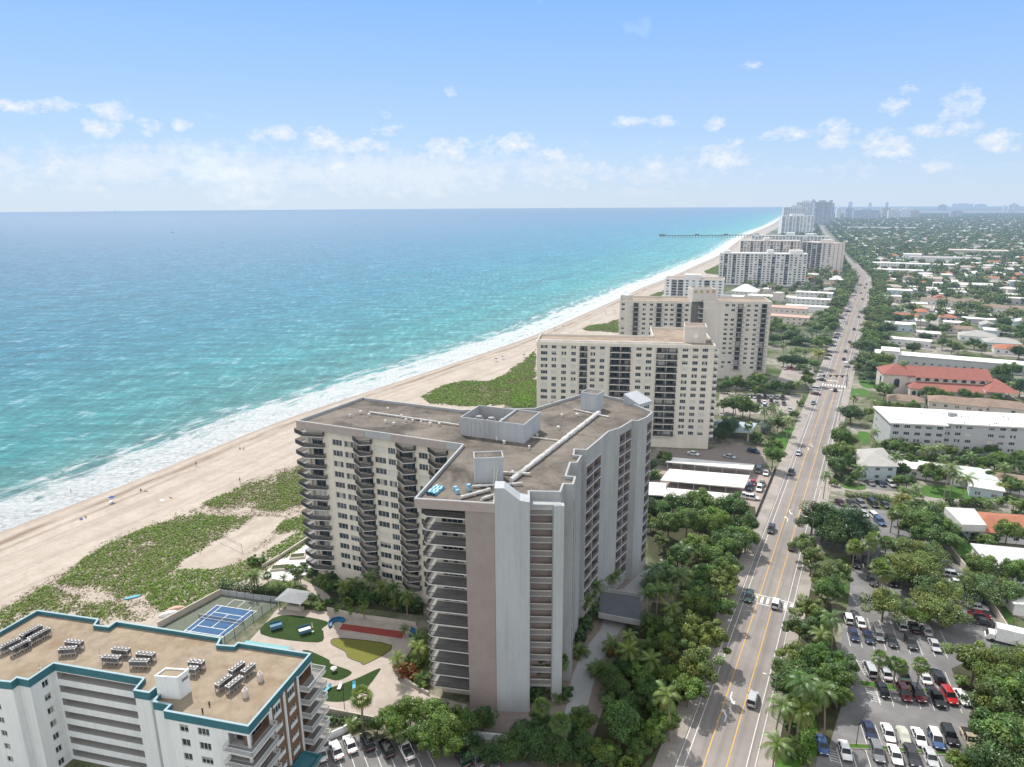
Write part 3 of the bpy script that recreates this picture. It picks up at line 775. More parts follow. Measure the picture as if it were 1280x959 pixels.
    pr = balc_proto(('front',), poly, [M_slab, M_rail], [(0, 1), (0, 6), (6, 5)], .22, 1.05, .2)
    for z in SL: B.put('balcony', pr, (0, 0, z), 0, 120)
    B.part('wall', W, [M_stucco, M_brown]); B.part('wall', WC, [M_cream, M_cream])
    # roof, fascia, parapets
    R = [D0, E0, Vector((3.05, 111.0))] + [Vector(p) for p in side] + [Vector(p) for p in back] + [Vector((-40.8, 180.1)), L0, L1]
    R = [R[0], R[1]] + [Vector((-3.1, 113.7)), Vector((3.05, 113.7))] + R[3:]
    RP = [(p.x, p.y) for p in R]; RP = [p for i, p in enumerate(RP) if (Vector(p) - Vector(RP[i - 1])).length > .4]
    B.part('roof', MB().poly(offset_poly(RP, -.1), 42.5), M_roofdark)
    pp = MB(); parapet(pp, RP, 41.55, ZR, .38, .06); B.part('parapet', pp, M_stucco)
    for a, b in ((D0, E0), (L0, L0.lerp(L1, .435)), (L0.lerp(L1, .6), L0.lerp(L1, .905))):
        d = (b - a).normalized(); nn = Vector((d.y, -d.x)); c = (a + b) / 2 + nn * .12; B.part('fascia', MB().box((c.x, c.y, 42.28), ((b - a).length, .14, 1.75), math.atan2(d.y, d.x)), M_fascia)
    Z3 = lambda pts, z=42.5: zz(360, 460, 2.644, pts, z)
    # penthouse with open cooling yard
    c = Z3([(570, 222), (780, 250), (833, 205)]); up = 4.4
    e1 = (c[1] - c[0]); e2 = (c[2] - c[1]); P4 = [c[0], c[1], c[2], c[2] - e1]
    k = .62; mid0 = c[0] + e1 * k; mid1 = mid0 + e2
    ph = MB(); A = [c[0], mid0, mid1, c[0] + e2]; parapet(ph, [(p.x, p.y) for p in A], 42.4, 42.5 + up, .25, 0)
    ph.poly([(p.x, p.y) for p in A], 42.56, 1)
    for i, n_ in ((0, 9),):
        for j in range(n_): p = A[0].lerp(A[1], (j + .5) / n_); d = e1.normalized(); ph.box((p.x + d.y * .06, p.y - d.x * .06, 44.6), (.22, .1, 3.6), math.atan2(d.y, d.x), 2)
    o = B.part('penthouse', ph, [M_stucco, M_roofdark, M_strip])
    p2 = MB(); A2 = [mid0, c[1], c[2], mid1]; A2 = [p + e1.normalized() * (.03 if i in (0, 3) else 0) for i, p in enumerate(A2)]
    p2.prism([(p.x, p.y) for p in A2], 42.4, 46.5, 0, 1); parapet(p2, [(p.x, p.y) for p in A2], 46.3, 46.95, .2, .05)
    B.part('stair_house', p2, [M_strip, M_roofdark])
    for j in range(3):
        p = (c[0] + e1 * (.15 + .2 * j) + e2 * .5); q = MB().tube((p.x, p.y, 42.5), (p.x, p.y, 45.4), 1.0, 1.0, 12).tube((p.x, p.y, 45.4), (p.x, p.y, 45.9), .75, .75, 12)
        B.part('cooling_tower', q, M_metal)
    # lift house near the front, tank house at the far end
    for (l, r, bt, zt, dp) in (((617, 382), (712, 378), 0, 47.4, 3.4), ((967, 138), (1020, 147), 0, 47.0, 4.0)):
        g = Z3([l, r]); d = (g[1] - g[0]); nn = Vector((-d.y, d.x, 0)).normalized() * dp; Q = [g[0], g[1], g[1] + nn, g[0] + nn]; Q = [(p.x, p.y) for p in Q]
        m_ = MB(); m_.prism(Q, 42.4, zt, 0, 1); parapet(m_, Q, zt - .2, zt + .25, .2, .05); B.part('lift_house', m_, [M_strip, M_roofdark])
    # sloped skylight
    g = Z3([(1108, 118), (1160, 132)]); d = g[1] - g[0]; nn = Vector((-d.y, d.x, 0)).normalized() * 5.5; a, b = g[0], g[1]
    sk = MB(); z0, zl, zh = 42.45, 43.4, 45.2
    v = [(*a.xy, z0), (*b.xy, z0), (*(b + nn).xy, z0), (*(a + nn).xy, z0), (*a.xy, zh), (*b.xy, zl), (*(b + nn).xy, zl), (*(a + nn).xy, zh)]
    sk.add(v, [(0, 1, 5, 4), (1, 2, 6, 5), (2, 3, 7, 6), (3, 0, 4, 7), (4, 5, 6, 7)])
    B.part('skylight', sk, M_strip)
    # ducts and pipes
    def duct(name, pts, r, z=42.95, mat_=M_pipe):
        m_ = MB()
        for a, b in zip(pts, pts[1:]):
            L = (b - a).length; k = max(1, int(L / .55)); prev = a
            for i in range(k):
                q = a.lerp(b, (i + 1) / k); rr = r * random.uniform(.88, 1.12); m_.tube((prev.x, prev.y, z), (q.x, q.y, z), rr, rr * random.uniform(.9, 1.1), 8); prev = q
            for i in range(0, k, 5): q = a.lerp(b, i / k); m_.box((q.x, q.y, (z - r + 42.5) / 2), (r * 1.6, .15, z - r - 42.48 + .3), 0)
        return B.part(name, m_, mat_)
    duct('duct', Z3([(738, 378), (1028, 152)]), .52)
    duct('duct', Z3([(270, 150), (565, 193)]), .22, 42.85)
    duct('duct', Z3([(570, 435), (668, 408)]), .3); duct('duct', Z3([(640, 440), (690, 425)]), .3); duct('duct', Z3([(610, 398), (775, 388)]), .25); duct('duct', Z3([(700, 352), (800, 357)]), .3)
    duct('duct', Z3([(775, 228), (905, 245)]), .16, 42.75); duct('duct', Z3([(945, 140), (1060, 165)]), .22, 42.75)
    for x, y in ((205, 163), (240, 152), (268, 160), (322, 182), (350, 190), (390, 178), (412, 180), (440, 185), (470, 190), (500, 192), (690, 238), (715, 250), (797, 268), (823, 228), (905, 162), (893, 203), (955, 160), (742, 352), (330, 140), (375, 165), (985, 135)):
        g = Z3([(x, y)])[0]; s_ = random.uniform(.28, .45)
        B.part('vent', MB().tube((g.x, g.y, 42.5), (g.x, g.y, 43.05), s_ * .7, s_ * .7, 10).tube((g.x, g.y, 43.05), (g.x, g.y, 43.3), s_, s_ * .8, 10), M_pipe)
    # ladder against the lift house
    g0, g1 = Z3([(682, 402), (690, 372)]); lad = MB()
    for o_ in (-.28, .28): lad.tube((g0.x + o_, g0.y, 42.5), (g1.x + o_, g1.y, 46.6), .05, .05, 6)
    for i in range(11): k_ = (i + .5) / 11; p = g0.lerp(g1, k_); lad.tube((p.x - .28, p.y, 42.5 + 4.1 * k_), (p.x + .28, p.y, 42.5 + 4.1 * k_), .035, .035, 5)
    B.part('ladder', lad, mat('ladder_bare', (.62, .56, .45)))
    B.finish()
    # things left lying on the roof
    M_tarp = mat('blue_tarp', (.10, .36, .52), .45, .15, 1.2, stain=(.45, .60, .66), sscale=.8)
    g = Z3([(474, 422), (506, 396)]); t = thing('tarp_bundle', 'long light blue tarp covered bundle on the tower roof beside its front parapet', 'bundle', (*((g[0] + g[1]) / 2).xy, 42.5), math.atan2((g[1] - g[0]).y, (g[1] - g[0]).x))
    m_ = MB()
    L = (g[1] - g[0]).length
    for j, oy in enumerate((-.5, .15, .8)):
        prof = [(-L / 2 + L * i / 8, .55 + .12 * math.sin(i * 2.1 + j)) for i in range(9)]
        for (x0, h0), (x1, h1) in zip(prof, prof[1:]):
            m_.add([(x0, oy - .27, 0), (x1, oy - .27, 0), (x1, oy - .22, h1), (x0, oy - .22, h0), (x0, oy + .22, h0), (x1, oy + .22, h1), (x1, oy + .27, 0), (x0, oy + .27, 0)], [(0, 1, 2, 3), (3, 2, 5, 4), (4, 5, 6, 7)])
    m_.build('cover', M_tarp, t)
    for lab, (x, y) in (('small blue drum standing by the tarp bundle on the tower roof', (553, 405)), ('blue drum lying tilted behind the taupe fascia of the tower roof', (560, 415)), ('tallest blue drum, beside the lift house on the tower roof', (597, 405))):
        g = Z3([(x, y)])[0]; d = thing('drum', lab, 'drum', (g.x, g.y, 42.5)); h = .8 if 'tallest' not in lab else 1.25; d.scale = (.75, .75, 1)
        MB().tube((0, 0, 0), (0, 0, h * .9), .5, .55, 14).tube((0, 0, h * .9), (0, 0, h), .57, .5, 14).build('drum_body', M_tarp, d); MB().tube((0, 0, h * .45), (0, 0, h * .5), .59, .59, 14).build('hoop', M_pipe, d)
make_tower()
# ---------------------------------------------------------------- low apartment block with the teal parapet
def make_low_block():
    B = Building('apartment_block', 'low white apartment block with teal parapet, tan gravel roof and brick end wall', (-65, 97, 0))
    ZP = 19.5; ZR = 18.75; FL = [17.0 - 2.62 * k - 1.55 for k in range(7)]       # floor levels
    M_teal = mat('teal_parapet', (.05, .165, .20), .6, .08, .6); M_trim = mat('pale_blue_trim', (.27, .38, .42), .6, .05, .6)
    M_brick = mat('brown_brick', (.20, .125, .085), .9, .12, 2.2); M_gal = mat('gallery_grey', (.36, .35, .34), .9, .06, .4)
    M_bal = mat('white_balcony', (.64, .64, .64), .7, .05, .5)
    F = [(-96.8, 98.3), (-83.6, 95.2), (-81.6, 94.9), (-81.4, 96.0), (-79.1, 95.4), (-77.7, 99.6), (-60.4, 95.6), (-60.5, 92.8), (-57.8, 92.2), (-57.2, 93.9), (-55.9, 93.5), (-56.1, 90.2),
         (-53.1, 89.5), (-53.4, 88.2), (-39.4, 84.9), (-34.9, 101.7), (-48.6, 104.9), (-48.9, 103.9), (-52, 104.3), (-52.2, 106.3), (-73.8, 111.5), (-74.2, 109.8), (-77.2, 110.4), (-77.5, 112.2), (-90.9, 115.2)]
    W = MB(); BR = MB(); n = len(F)
    for i in range(n):
        a, b = F[i], F[(i + 1) % n]; L = (Vector(b) - Vector(a)).length; ops = []
        if i == 0:
            for z in FL:
                for c in (L - 1.6, L - 5.6, L - 9.5): ops.append((c - .6, c + .6, z + .9, z + 2.0, 'w', .12, 2))
        elif i == 4:
            for z in FL: ops.append((1.9, 3.0, z + .9, z + 2.1, 'w', .12, 2))
        elif i == 5:
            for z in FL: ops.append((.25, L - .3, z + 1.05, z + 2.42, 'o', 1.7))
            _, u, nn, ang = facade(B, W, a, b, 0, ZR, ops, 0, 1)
            for z in FL:
                for c in (3.2, 7.4, 11.2, 15.0):
                    p = Vector(a) + u * c - nn * 1.63; B.put('window', win_proto(.9, .75, 2), (p.x, p.y, z + 1.3), ang)
            continue
        elif i == 13:
            for z in FL:
                for c, w in ((3.1, 1.5), (6.5, 2.0)): ops.append((c - w / 2, c + w / 2, z + .8, z + 2.1, 'w', .14, 3 if w > 1.6 else 2))
                ops.append((L - 3.6, L - .4, z + .1, z + 2.2, 'g', 1.2))
        elif i == 14:      # end wall: balconies at both corners, two brick bays between white posts
            S = 5.2875; x = plan(a, b, ZP, [200 + q / S for q in (720, 805, 815, 895, 903)])
            for z in FL:
                for c0, c1 in ((x[0], x[1]), (x[2], x[3])):
                    m_ = (c0 + c1) / 2; ops.append((m_ - 1.0, m_ + 1.0, z + .7, z + 2.0, 'w', .1, 3))
                ops.append((.3, x[0] - .4, z + .1, z + 2.25, 'g', 1.2)); ops.append((x[4] + .3, L - .3, z + .1, z + 2.25, 'g', 1.2))
            _, u, nn, ang = facade(B, W, a, b, 0, ZR, ops, 0, 2)
            for c0, c1 in ((x[0], x[1]), (x[2], x[3])):
                m_ = (c0 + c1) / 2
                for s0, s1 in ((c0 + .15, m_ - 1.05), (m_ + 1.05, c1 - .15)):
                    p = Vector(a) + u * (s0 + s1) / 2 + nn * .05; BR.box((p.x, p.y, ZR / 2), (s1 - s0, .1, ZR - .6), ang)
                for z in FL[:-1]:
                    p = Vector(a) + u * m_ + nn * .05; BR.box((p.x, p.y, z - .62), (2.06, .1, 2.6 - 1.34), ang)
            for c in (x[0], (x[1] + x[2]) / 2, x[3] + .1):
                p = Vector(a) + u * c + nn * .1; W.box((p.x, p.y, ZR / 2), (.3, .22, ZR - .7), ang, 0)
            wd = L - x[4]
            pr = balc_proto(('rear', 'low'), [(0, 0), (0, -1.9), (wd + 1.2, -1.9), (wd + 1.2, 1.2), (wd, 1.2), (wd, 0)], [M_bal, M_bal], [(0, 1), (1, 2), (2, 3)], .18, 1.0, .2)
            for z in FL: p = Vector(a) + u * x[4]; B.put('balcony', pr, (p.x, p.y, z + .05), ang)
            wd = x[0]
            pr = balc_proto(('corner', 'low'), [(wd - .3, 0), (0, 0), (0, 3.6), (-1.5, 3.6), (-1.5, -1.4), (wd - .3, -1.4)], [M_bal, M_bal], [(3, 4), (4, 5), (2, 3), (5, 0)], .18, 1.0, .2)
            for z in FL: p = Vector(a); B.put('balcony', pr, (p.x, p.y, z + .05), ang)
            continue
        facade(B, W, a, b, 0, ZR, ops, 0, 1)
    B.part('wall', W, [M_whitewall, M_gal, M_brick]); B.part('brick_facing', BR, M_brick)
    B.part('roof', MB().poly(F, ZR), M_roofgrav)
    pp = MB(); parapet(pp, F, 18.12, ZP, .3, .10); B.part('parapet', pp, M_teal)
    cp = MB(); parapet(cp, F, ZP, ZP + .08, .36, .13); B.part('coping', cp, M_trim)
    # stair house
    g = zz(0, 760, 5.2875, [(1045, 595), (1195, 605), (1265, 550)], ZR); e1, e2 = g[1] - g[0], g[2] - g[1]; Q = [(p.x, p.y) for p in (g[0], g[1], g[2], g[2] - e1)]
    st = MB(); st.prism(Q, ZR - .1, 22.6, 0, 1); parapet(st, Q, 22.5, 22.85, .2, .06); o = B.part('stair_house', st, [M_whitewall, M_roofgrav])
    d = e2.normalized(); p = g[1] + e2 * .6; wl = MB().box((p.x + d.y * .04, p.y - d.x * .04, 21.7), (1.1, .08, .45), math.atan2(d.y, d.x)); B.part('louvre', wl, M_frame_g)
    # entrance canopy at the foot of the end wall
    g = at(381.5, 949, 4); cn = MB(); cn.box((g.x - .3, g.y - 1.2, 3.9), (3.4, 5.2, .5), math.atan2(16.8, 4.5) - PI / 2, 0); parapet(cn, [(g.x - 2 + q[0], g.y - 3.7 + q[1]) for q in ((0, 0), (3.3, -.9), (4.7, 4.1), (1.4, 5.0))], 4.0, 4.55, .2, 0, 1)
    B.part('canopy', cn, [M_teal, M_teal])
    B.finish()
    # condensers in rows on the roof
    M_ac = flat('condenser_casing', (.42, .41, .41), .5, .4, .2); M_fan = flat('condenser_grille', (.11, .11, .115), .6)
    def ac():
        t = thing('air_conditioner', 'x', 'air conditioner', (0, 0, 0))
        b = MB().box((0, 0, .95), (.78, .78, .82)); b.build('casing', M_ac, t)
        c = MB()
        for s in range(4):
            a_ = s * PI / 2; c.box((.395 * math.cos(a_), .395 * math.sin(a_), .97), (.02, .64, .6), a_)
        c.build('coil', M_fan, t)
        MB().tube((0, 0, 1.36), (0, 0, 1.44), .33, .31, 14).build('fan_grille', M_fan, t); MB().tube((0, 0, 1.44), (0, 0, 1.46), .12, .12, 8).build('fan_hub', M_ac, t)
        f = MB()
        for x in (-.32, .32):
            f.box((x, 0, .5), (.08, .9, .08))
            for y in (-.38, .38): f.box((x, y, .23), (.07, .07, .46))
        f.build('stand', M_ac, t); return t
    base = [None]
    def row(desc, p0, p1, n_):
        """n_ condensers in a line between two roof points of the view"""
        a, b = zz(0, 760, 5.2875, [p0, p1], ZR)
        for i in range(n_):
            q = a.lerp(b, (i + .5) / n_)
            if base[0] is None: base[0] = o = ac()
            else: o = copy_tree(base[0])
            o.scale = (1.22, 1.22, 1.1); o.location = (q.x, q.y, ZR); o.rotation_euler.z = math.atan2((b - a).y, (b - a).x) + (0 if i % 3 else PI / 2)
            tag(o, desc, 'air conditioner', desc.split(' in ')[0] + ' rows ' + desc.split(' in ', 1)[1])
    row('grey condenser in the long slanting twin rows at the seaward end of the tan roof', (15, 305), (130, 250), 6)
    row('grey condenser in the long slanting twin rows at the seaward end of the tan roof', (90, 315), (195, 262), 6)
    row('grey condenser in the upper slanting twin rows behind the long ones on the tan roof', (155, 225), (270, 162), 7)
    row('grey condenser in the upper slanting twin rows behind the long ones on the tan roof', (205, 245), (325, 180), 7)
    row('grey condenser in the short twin rows next to the recessed galleries', (450, 262), (545, 272), 4)
    row('grey condenser in the short twin rows next to the recessed galleries', (405, 315), (505, 308), 4)
    row('grey condenser in the second pair of short rows, in the middle of the tan roof', (757, 312), (855, 322), 4)
    row('grey condenser in the second pair of short rows, in the middle of the tan roof', (692, 365), (795, 372), 4)
    row('grey condenser in the third pair of short rows, beside the white stair house', (918, 342), (1020, 352), 4)
    row('grey condenser in the third pair of short rows, beside the white stair house', (872, 392), (985, 395), 4)
    def row2(desc, p0, p1, n_):
        row(desc, ((p0[0] + 200 * 5.2875), p0[1] + 19 * 5.2875), (p1[0] + 200 * 5.2875, p1[1] + 19 * 5.2875), n_)
    row2('grey condenser in the cluster tucked behind the white stair house', (200, 295), (290, 305), 3)
    row2('grey condenser in the cluster tucked behind the white stair house', (200, 340), (245, 345), 2)
    row2('grey condenser in the large cluster near the brick end of the tan roof', (385, 455), (465, 395), 4)
    row2('grey condenser in the large cluster near the brick end of the tan roof', (452, 470), (540, 400), 4)
    row2('grey condenser in the large cluster near the brick end of the tan roof', (475, 360), (550, 305), 4)
    row2('grey condenser in the large cluster near the brick end of the tan roof', (555, 368), (620, 315), 3)
    M_tank = mat('cream_tank', (.60, .52, .47), .6, .1, 1)
    for lab, x, y in (('pale upright tank standing behind the large condenser cluster', 865, 475), ('pale upright tank standing close in front of the large condenser cluster', 765, 590)):
        g = at(x / 5.2875 + 36.4 + 0, y / 5.2875 + 759 + 0, ZR) if False else at(200 + (665 if 'behind' in lab else 565) / 5.2875, 779 + (378 if 'behind' in lab else 485) / 5.2875, ZR)
        t = thing('roof_tank', lab, 'tank', (g.x, g.y, ZR)); MB().tube((0, 0, 0), (0, 0, 1.2), .5, .5, 14).tube((0, 0, 1.2), (0, 0, 1.55), .5, .2, 14).build('tank_body', M_tank, t); MB().tube((0, 0, 1.5), (0, 0, 1.75), .12, .12, 8).build('cap', M_metal, t)
    for lab, x, y in (('small roof vent pipe on the tan roof by the front teal parapet', 282, 590), ('small roof vent pipe further in on the tan roof from the front teal parapet', 327, 545)):
        g = zz(200, 779, 5.2875, [(x, y)], ZR)[0]; t = thing('vent_pipe', lab, 'pipe', (g.x, g.y, ZR)); MB().tube((0, 0, 0), (0, 0, .6), .12, .12, 8).build('pipe_body', M_dark, t); MB().tube((0, 0, .6), (0, 0, .72), .2, .16, 8).build('cowl', M_dark, t)
    for lab, x, y in (('thin antenna mast between the first and second condenser groups', 662, 318), ('short antenna mast on the tan roof by the stepped front parapet', 262, 400)):
        g = zz(0, 760, 5.2875, [(x, y)], ZR)[0]; t = thing('antenna_mast', lab, 'antenna', (g.x, g.y, ZR)); MB().tube((0, 0, 0), (0, 0, 1.9 if 'thin' in lab else 1.0), .035, .03, 6).build('mast', M_metal, t); MB().tube((0, 0, 0), (0, 0, .08), .2, .2, 8).build('foot_plate', M_metal, t)
make_low_block()

# ---------------------------------------------------------------- slabs down the beach
M_cream2 = mat('cream_painted_wall', (.66, .615, .54), .85, .05, .25, streak=True)
M_beige = mat('beige_wall', (.60, .555, .50), .85, .06, .2, streak=True)
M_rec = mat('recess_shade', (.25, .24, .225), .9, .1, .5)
M_slabw = mat('balcony_slab_white', (.62, .60, .56), .8, .05, .5)
M_pinkroof = mat('pink_grey_roof', (.31, .245, .19), .95, .18, .2, stain=(.20, .155, .125), sscale=.1)
M_whiteroof = mat('white_roof_coating', (.74, .72, .69), .8, .05, .2, stain=(.55, .52, .48), sscale=.09)

def make_cream_slab():
    B = Building('cream_condominium', 'wide cream condominium slab with dark balcony stacks, behind the grey tower', (45, 270, 0))
    P, Q = Vector((9.9, 263.9)), Vector((77.2, 254.2)); u = (Q - P).normalized(); n_ = Vector((u.y, -u.x)); H_ = 41.75
    S = 4.532; X = lambda *v: plan(P, Q, H_, [640 + x / S for x in v])
    rows = [38.6 - 2.58 * k for k in range(14)]; ops = []
    cols = [X(165, 200), X(226, 250), X(282, 307), X(338, 362), X(447, 472), X(500, 525), X(707, 735), X(764, 793), X(970, 1000), X(1029, 1057), X(1084, 1112)]
    bals = [X(385, 428), X(558, 675), X(822, 940)]
    for z in rows:
        for a, b in cols: ops.append((a - .1, b + .1, z + .5, z + 1.95, 'w', .16, 3))
    M_ = MB()
    for z in rows:
        for k, (a, b) in enumerate(bals):
            if k == 0: ops.append((a, b, z - .25, z + 2.0, 'g', 1.3))
            else:
                m_ = (a + b) / 2; ops.append((a, m_ - .1, z - .25, z + 2.0, 'g', 1.3)); ops.append((m_ + .1, b, z - .25, z + 2.0, 'g', 1.3))
    W = MB(); facade(B, W, P, Q, 0, 40.6, ops, 0, 1, shut=.13)
    ang = math.atan2(u.y, u.x)
    for k, (a, b) in enumerate(bals):
        w = b - a; pr = balc_proto((round(w, 2), 'cream'), [(0, .0), (0, -.9), (w, -.9), (w, 0)], [M_slabw, M_dark], [(0, 1), (1, 2), (2, 3)], .34, 1.0, .3)
        for z in rows: p = P + u * a; B.put('balcony', pr, (p.x, p.y, z - .2), ang)
    E1 = Q - n_ * 38; E0 = Q - n_ * 38 - u * 22; N0 = Q - n_ * 17 - u * 22; R0 = P - n_ * 17
    rp = [(.6, 5.2), (6.2, 11), (13, 18), (20, 25), (28, 34)]
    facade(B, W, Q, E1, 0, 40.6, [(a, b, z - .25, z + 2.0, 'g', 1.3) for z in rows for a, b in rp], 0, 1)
    a2 = math.atan2(-n_.y, -n_.x)
    for k, (a, b) in enumerate(rp):
        w = b - a; pr = balc_proto((round(w, 2), 'road'), [(0, 0), (0, -1.7), (w, -1.7), (w, 0)], [M_slabw, M_slabw], [(0, 1), (1, 2), (2, 3)], .18, 1.0, .3, True)
        for z in rows: p = Q - n_ * a; B.put('balcony', pr, (p.x, p.y, z - .2), a2, 130)
    for a, b in ((E1, E0), (E0, N0), (N0, R0), (R0, P)): facade(B, W, a, b, 0, 40.6, (), 0)
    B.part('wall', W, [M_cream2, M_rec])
    O = [tuple(p) for p in (P, Q, E1, E0, N0, R0)]
    B.part('roof', MB().poly(O, 40.9), M_pinkroof)
    pp = MB(); parapet(pp, O, 40.4, H_, .3, .25); B.part('parapet', pp, M_cream2)
    # shallow white upstand along the front roof, lift house on the road wing
    wl = MB(); c = P.lerp(Q, .42) - n_ * 3; wl.box((c.x, c.y, 41.5), (56, .5, 1.0), ang); B.part('roof_upstand', wl, M_whiteroof)
    a = zz(640, 380, 4.532, [(975, 218), (1098, 222)], 41)
    e = a[1] - a[0]; m_ = Vector((-e.y, e.x, 0)).normalized() * 9; Qd = [(p.x, p.y) for p in (a[0], a[1], a[1] + m_, a[0] + m_)]
    lh = MB(); lh.prism(Qd, 40.8, 46.8, 0, 1); parapet(lh, Qd, 46.6, 47.4, .25, .1); B.part('lift_house', lh, [M_beige, M_pinkroof])
    p = Vector((a[0] + e * .52)[:2]); fn = Vector((e.y, -e.x)).normalized()
    mb = MB(); q = p + fn * .1; mb.tube((q.x, q.y, 43.6), (q.x + fn.x * .15, q.y + fn.y * .15, 43.6), 1.1, 1.0, 14); B.part('exhaust_hood', mb, M_whiteroof)
    B.finish()
make_cream_slab()

def make_beige_slab():
    B = Building('beige_condominium', 'beige two part condominium slab standing behind the cream slab', (105, 370, 0))
    H_ = 43.0; A, C_ = Vector((59.3, 372.1)), Vector((96.9, 366.2)); D_, E_ = Vector((104.0, 368.0)), Vector((138.8, 362.6)); rows = [39.6 - 2.62 * k for k in range(14)]
    W = MB()
    S = 5.2875
    def face(P, Q, wc, bc, sk=.12):
        X = lambda *v: plan(P, Q, H_, [760 + x / S for x in v]); ops = []
        for z in rows:
            for c in wc: a, = X(c); ops.append((a - .9, a + .9, z + .5, z + 1.8, 'w', .15, 2))
            for c, w in bc: a, = X(c); ops.append((a - w, a + w, z - .2, z + 2.1, 'g', 1.2))
        _, u, n, ang = facade(B, W, P, Q, 0, 41.8, ops, 0, 1, shut=sk)
        for c, w in bc:
            a, = X(c); pr = balc_proto((w, 'beige'), [(-w - .8, 0), (-w - .8, -1.2), (w + .8, -1.2), (w + .8, 0)], [M_slabw, M_slabw], [(0, 1), (2, 3)], .16, .95, .3, True)
            for z in rows: p = P + u * a; B.put('balcony', pr, (p.x, p.y, z - .2), ang)
    face(A, C_, (102, 242, 290, 388, 427, 525, 573), ((187, 1.4), (340, 1.4), (475, 1.4), (630, 1.4)))
    face(D_, E_, (790, 832, 935, 985), ((880, 1.4), (1038, 1.4)))
    u = (E_ - D_).normalized(); n = Vector((u.y, -u.x)); u1 = (C_ - A).normalized(); n1 = Vector((u1.y, -u1.x))
    E2 = E_ - n * 19; A2 = A - n1 * 19; J = C_ - n1 * 6; J2 = D_ - n * 6
    for a, b in ((C_, J), (J, J2), (J2, D_)): facade(B, W, a, b, 0, 41.8, (), 1)
    facade(B, W, E_, E2, 0, 41.8, [(a, a + 2, z + .4, z + 1.8, 'w', .15) for z in rows for a in (4, 13)], 2); facade(B, W, E2, A2, 0, 41.8, (), 0); facade(B, W, A2, A, 0, 41.8, (), 0)
    M_side = mat('brown_side_wall', (.33, .275, .245), .9, .06, .3)
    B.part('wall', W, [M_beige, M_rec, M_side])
    O = [tuple(p) for p in (A, C_, J, J2, D_, E_, E2, A2)]
    B.part('roof', MB().poly(O, 42.2), M_pinkroof); pp = MB(); parapet(pp, O, 41.7, H_, .35, .15); B.part('parapet', pp, M_beige)
    a = zz(760, 330, S, [(557, 248), (712, 246)], 42.2); e = a[1] - a[0]; m_ = Vector((-e.y, e.x, 0)).normalized() * 9
    Q = [(p.x, p.y) for p in (a[0], a[1], a[1] + m_, a[0] + m_)]; lh = MB(); lh.prism(Q, 42, 46.2, 0, 1); parapet(lh, Q, 46, 49.0, .5, .05)
    for k in range(4):
        p = a[0].lerp(a[1], (k + .5) / 4); lh.box((p.x, p.y - .1, 47.5), (1.4, .3, 1.6), 0, 2)
    B.part('lift_house', lh, [M_beige, M_rec, mat('tan_louvre', (.40, .31, .17))])
    for x0, x1, z1 in ((85, 125, 45.2), (1085, 1135, 46.5)):
        g = zz(760, 330, S, [(x0, 240), (x1, 245)], 42.2); e = g[1] - g[0]; m_ = Vector((-e.y, e.x, 0)).normalized() * 5; lh = MB(); lh.prism([(p.x, p.y) for p in (g[0], g[1], g[1] + m_, g[0] + m_)], 42, z1); B.part('roof_house', lh, M_beige)
    B.finish()
make_beige_slab()

def far_slab(name, label, P, Q, depth, H_, zrow, nrow, fh, cols, wallm, roofm, win=1.8, wh=1.4, bal=(), side_cols=(), top=(), glassy=None):
    """far slab: regular grid of window openings, darker balcony bays, plant rooms on top"""
    P, Q = Vector(P), Vector(Q); u = (Q - P).normalized(); n = Vector((u.y, -u.x)); L = (Q - P).length
    c = (P + Q) / 2 - n * depth / 2; B = Building(name, label, (c.x, c.y, 0)); W = MB(); ops = []
    for k in range(nrow):
        z = zrow - fh * k
        for i in range(cols):
            a = L * (i + .5) / cols
            if i in bal: ops.append((a - L / cols * .42, a + L / cols * .42, z - .3, z + 2.1, 'g', 1.3))
            else: ops.append((a - win / 2, a + win / 2, z + .4, z + .4 + wh, 'w', .25))
    facade(B, W, P, Q, 0, H_ - 1, ops, 0, 1, shut=.1)
    R = [P, Q, Q - n * depth, P - n * depth]
    sops = [(depth * (i + .5) / max(1, len(side_cols)) - 1.1, depth * (i + .5) / max(1, len(side_cols)) + 1.1, zrow - fh * k + .3, zrow - fh * k + 1.8, 'w', .25) for k in range(nrow) for i in range(len(side_cols))]
    facade(B, W, R[1], R[2], 0, H_ - 1, sops, 0, 1); facade(B, W, R[2], R[3], 0, H_ - 1, (), 0); facade(B, W, R[3], R[0], 0, H_ - 1, (), 0)
    B.part('wall', W, [wallm, M_rec if glassy is None else glassy]); O = [tuple(p) for p in R]
    B.part('roof', MB().poly(O, H_ - .7), roofm); pp = MB(); parapet(pp, O, H_ - 1.1, H_, .4, .1); B.part('parapet', pp, wallm)
    for t0, t1, d0, d1, zt in top:
        q = [P + u * L * t0 - n * depth * d0, P + u * L * t1 - n * depth * d0, P + u * L * t1 - n * depth * d1, P + u * L * t0 - n * depth * d1]
        B.part('roof_house', MB().prism([tuple(v) for v in q], H_ - .8, zt), wallm)
    B.finish(); return B
M_pale = mat('pale_blue_grey_wall', (.66, .64, .61), .85, .05, .2, streak=True); M_pink = mat('pink_cream_wall', (.68, .59, .53), .85, .05, .2); M_off = mat('off_white_wall', (.70, .69, .67), .85, .05, .2)
M_blueglass = flat('blue_tinted_glazing', (.07, .13, .17), .3)
v2 = lambda p: (p.x, p.y)
a, b = at(831, 348, 20.5), at(905, 350, 20.5)
far_slab('white_seafront_block', 'small white seafront apartment block with dark windows, behind the beige slab', (a.x, a.y), (b.x, b.y), 26, 20.5, 17.4, 7, 2.75, 9, M_off, M_pinkroof, 2.6, 1.5, (1, 2, 6), (1, 2), ((.33, .6, .3, .7, 24),))
a, b = at(900, 316, 37.5), at(1010, 317.5, 37.5)
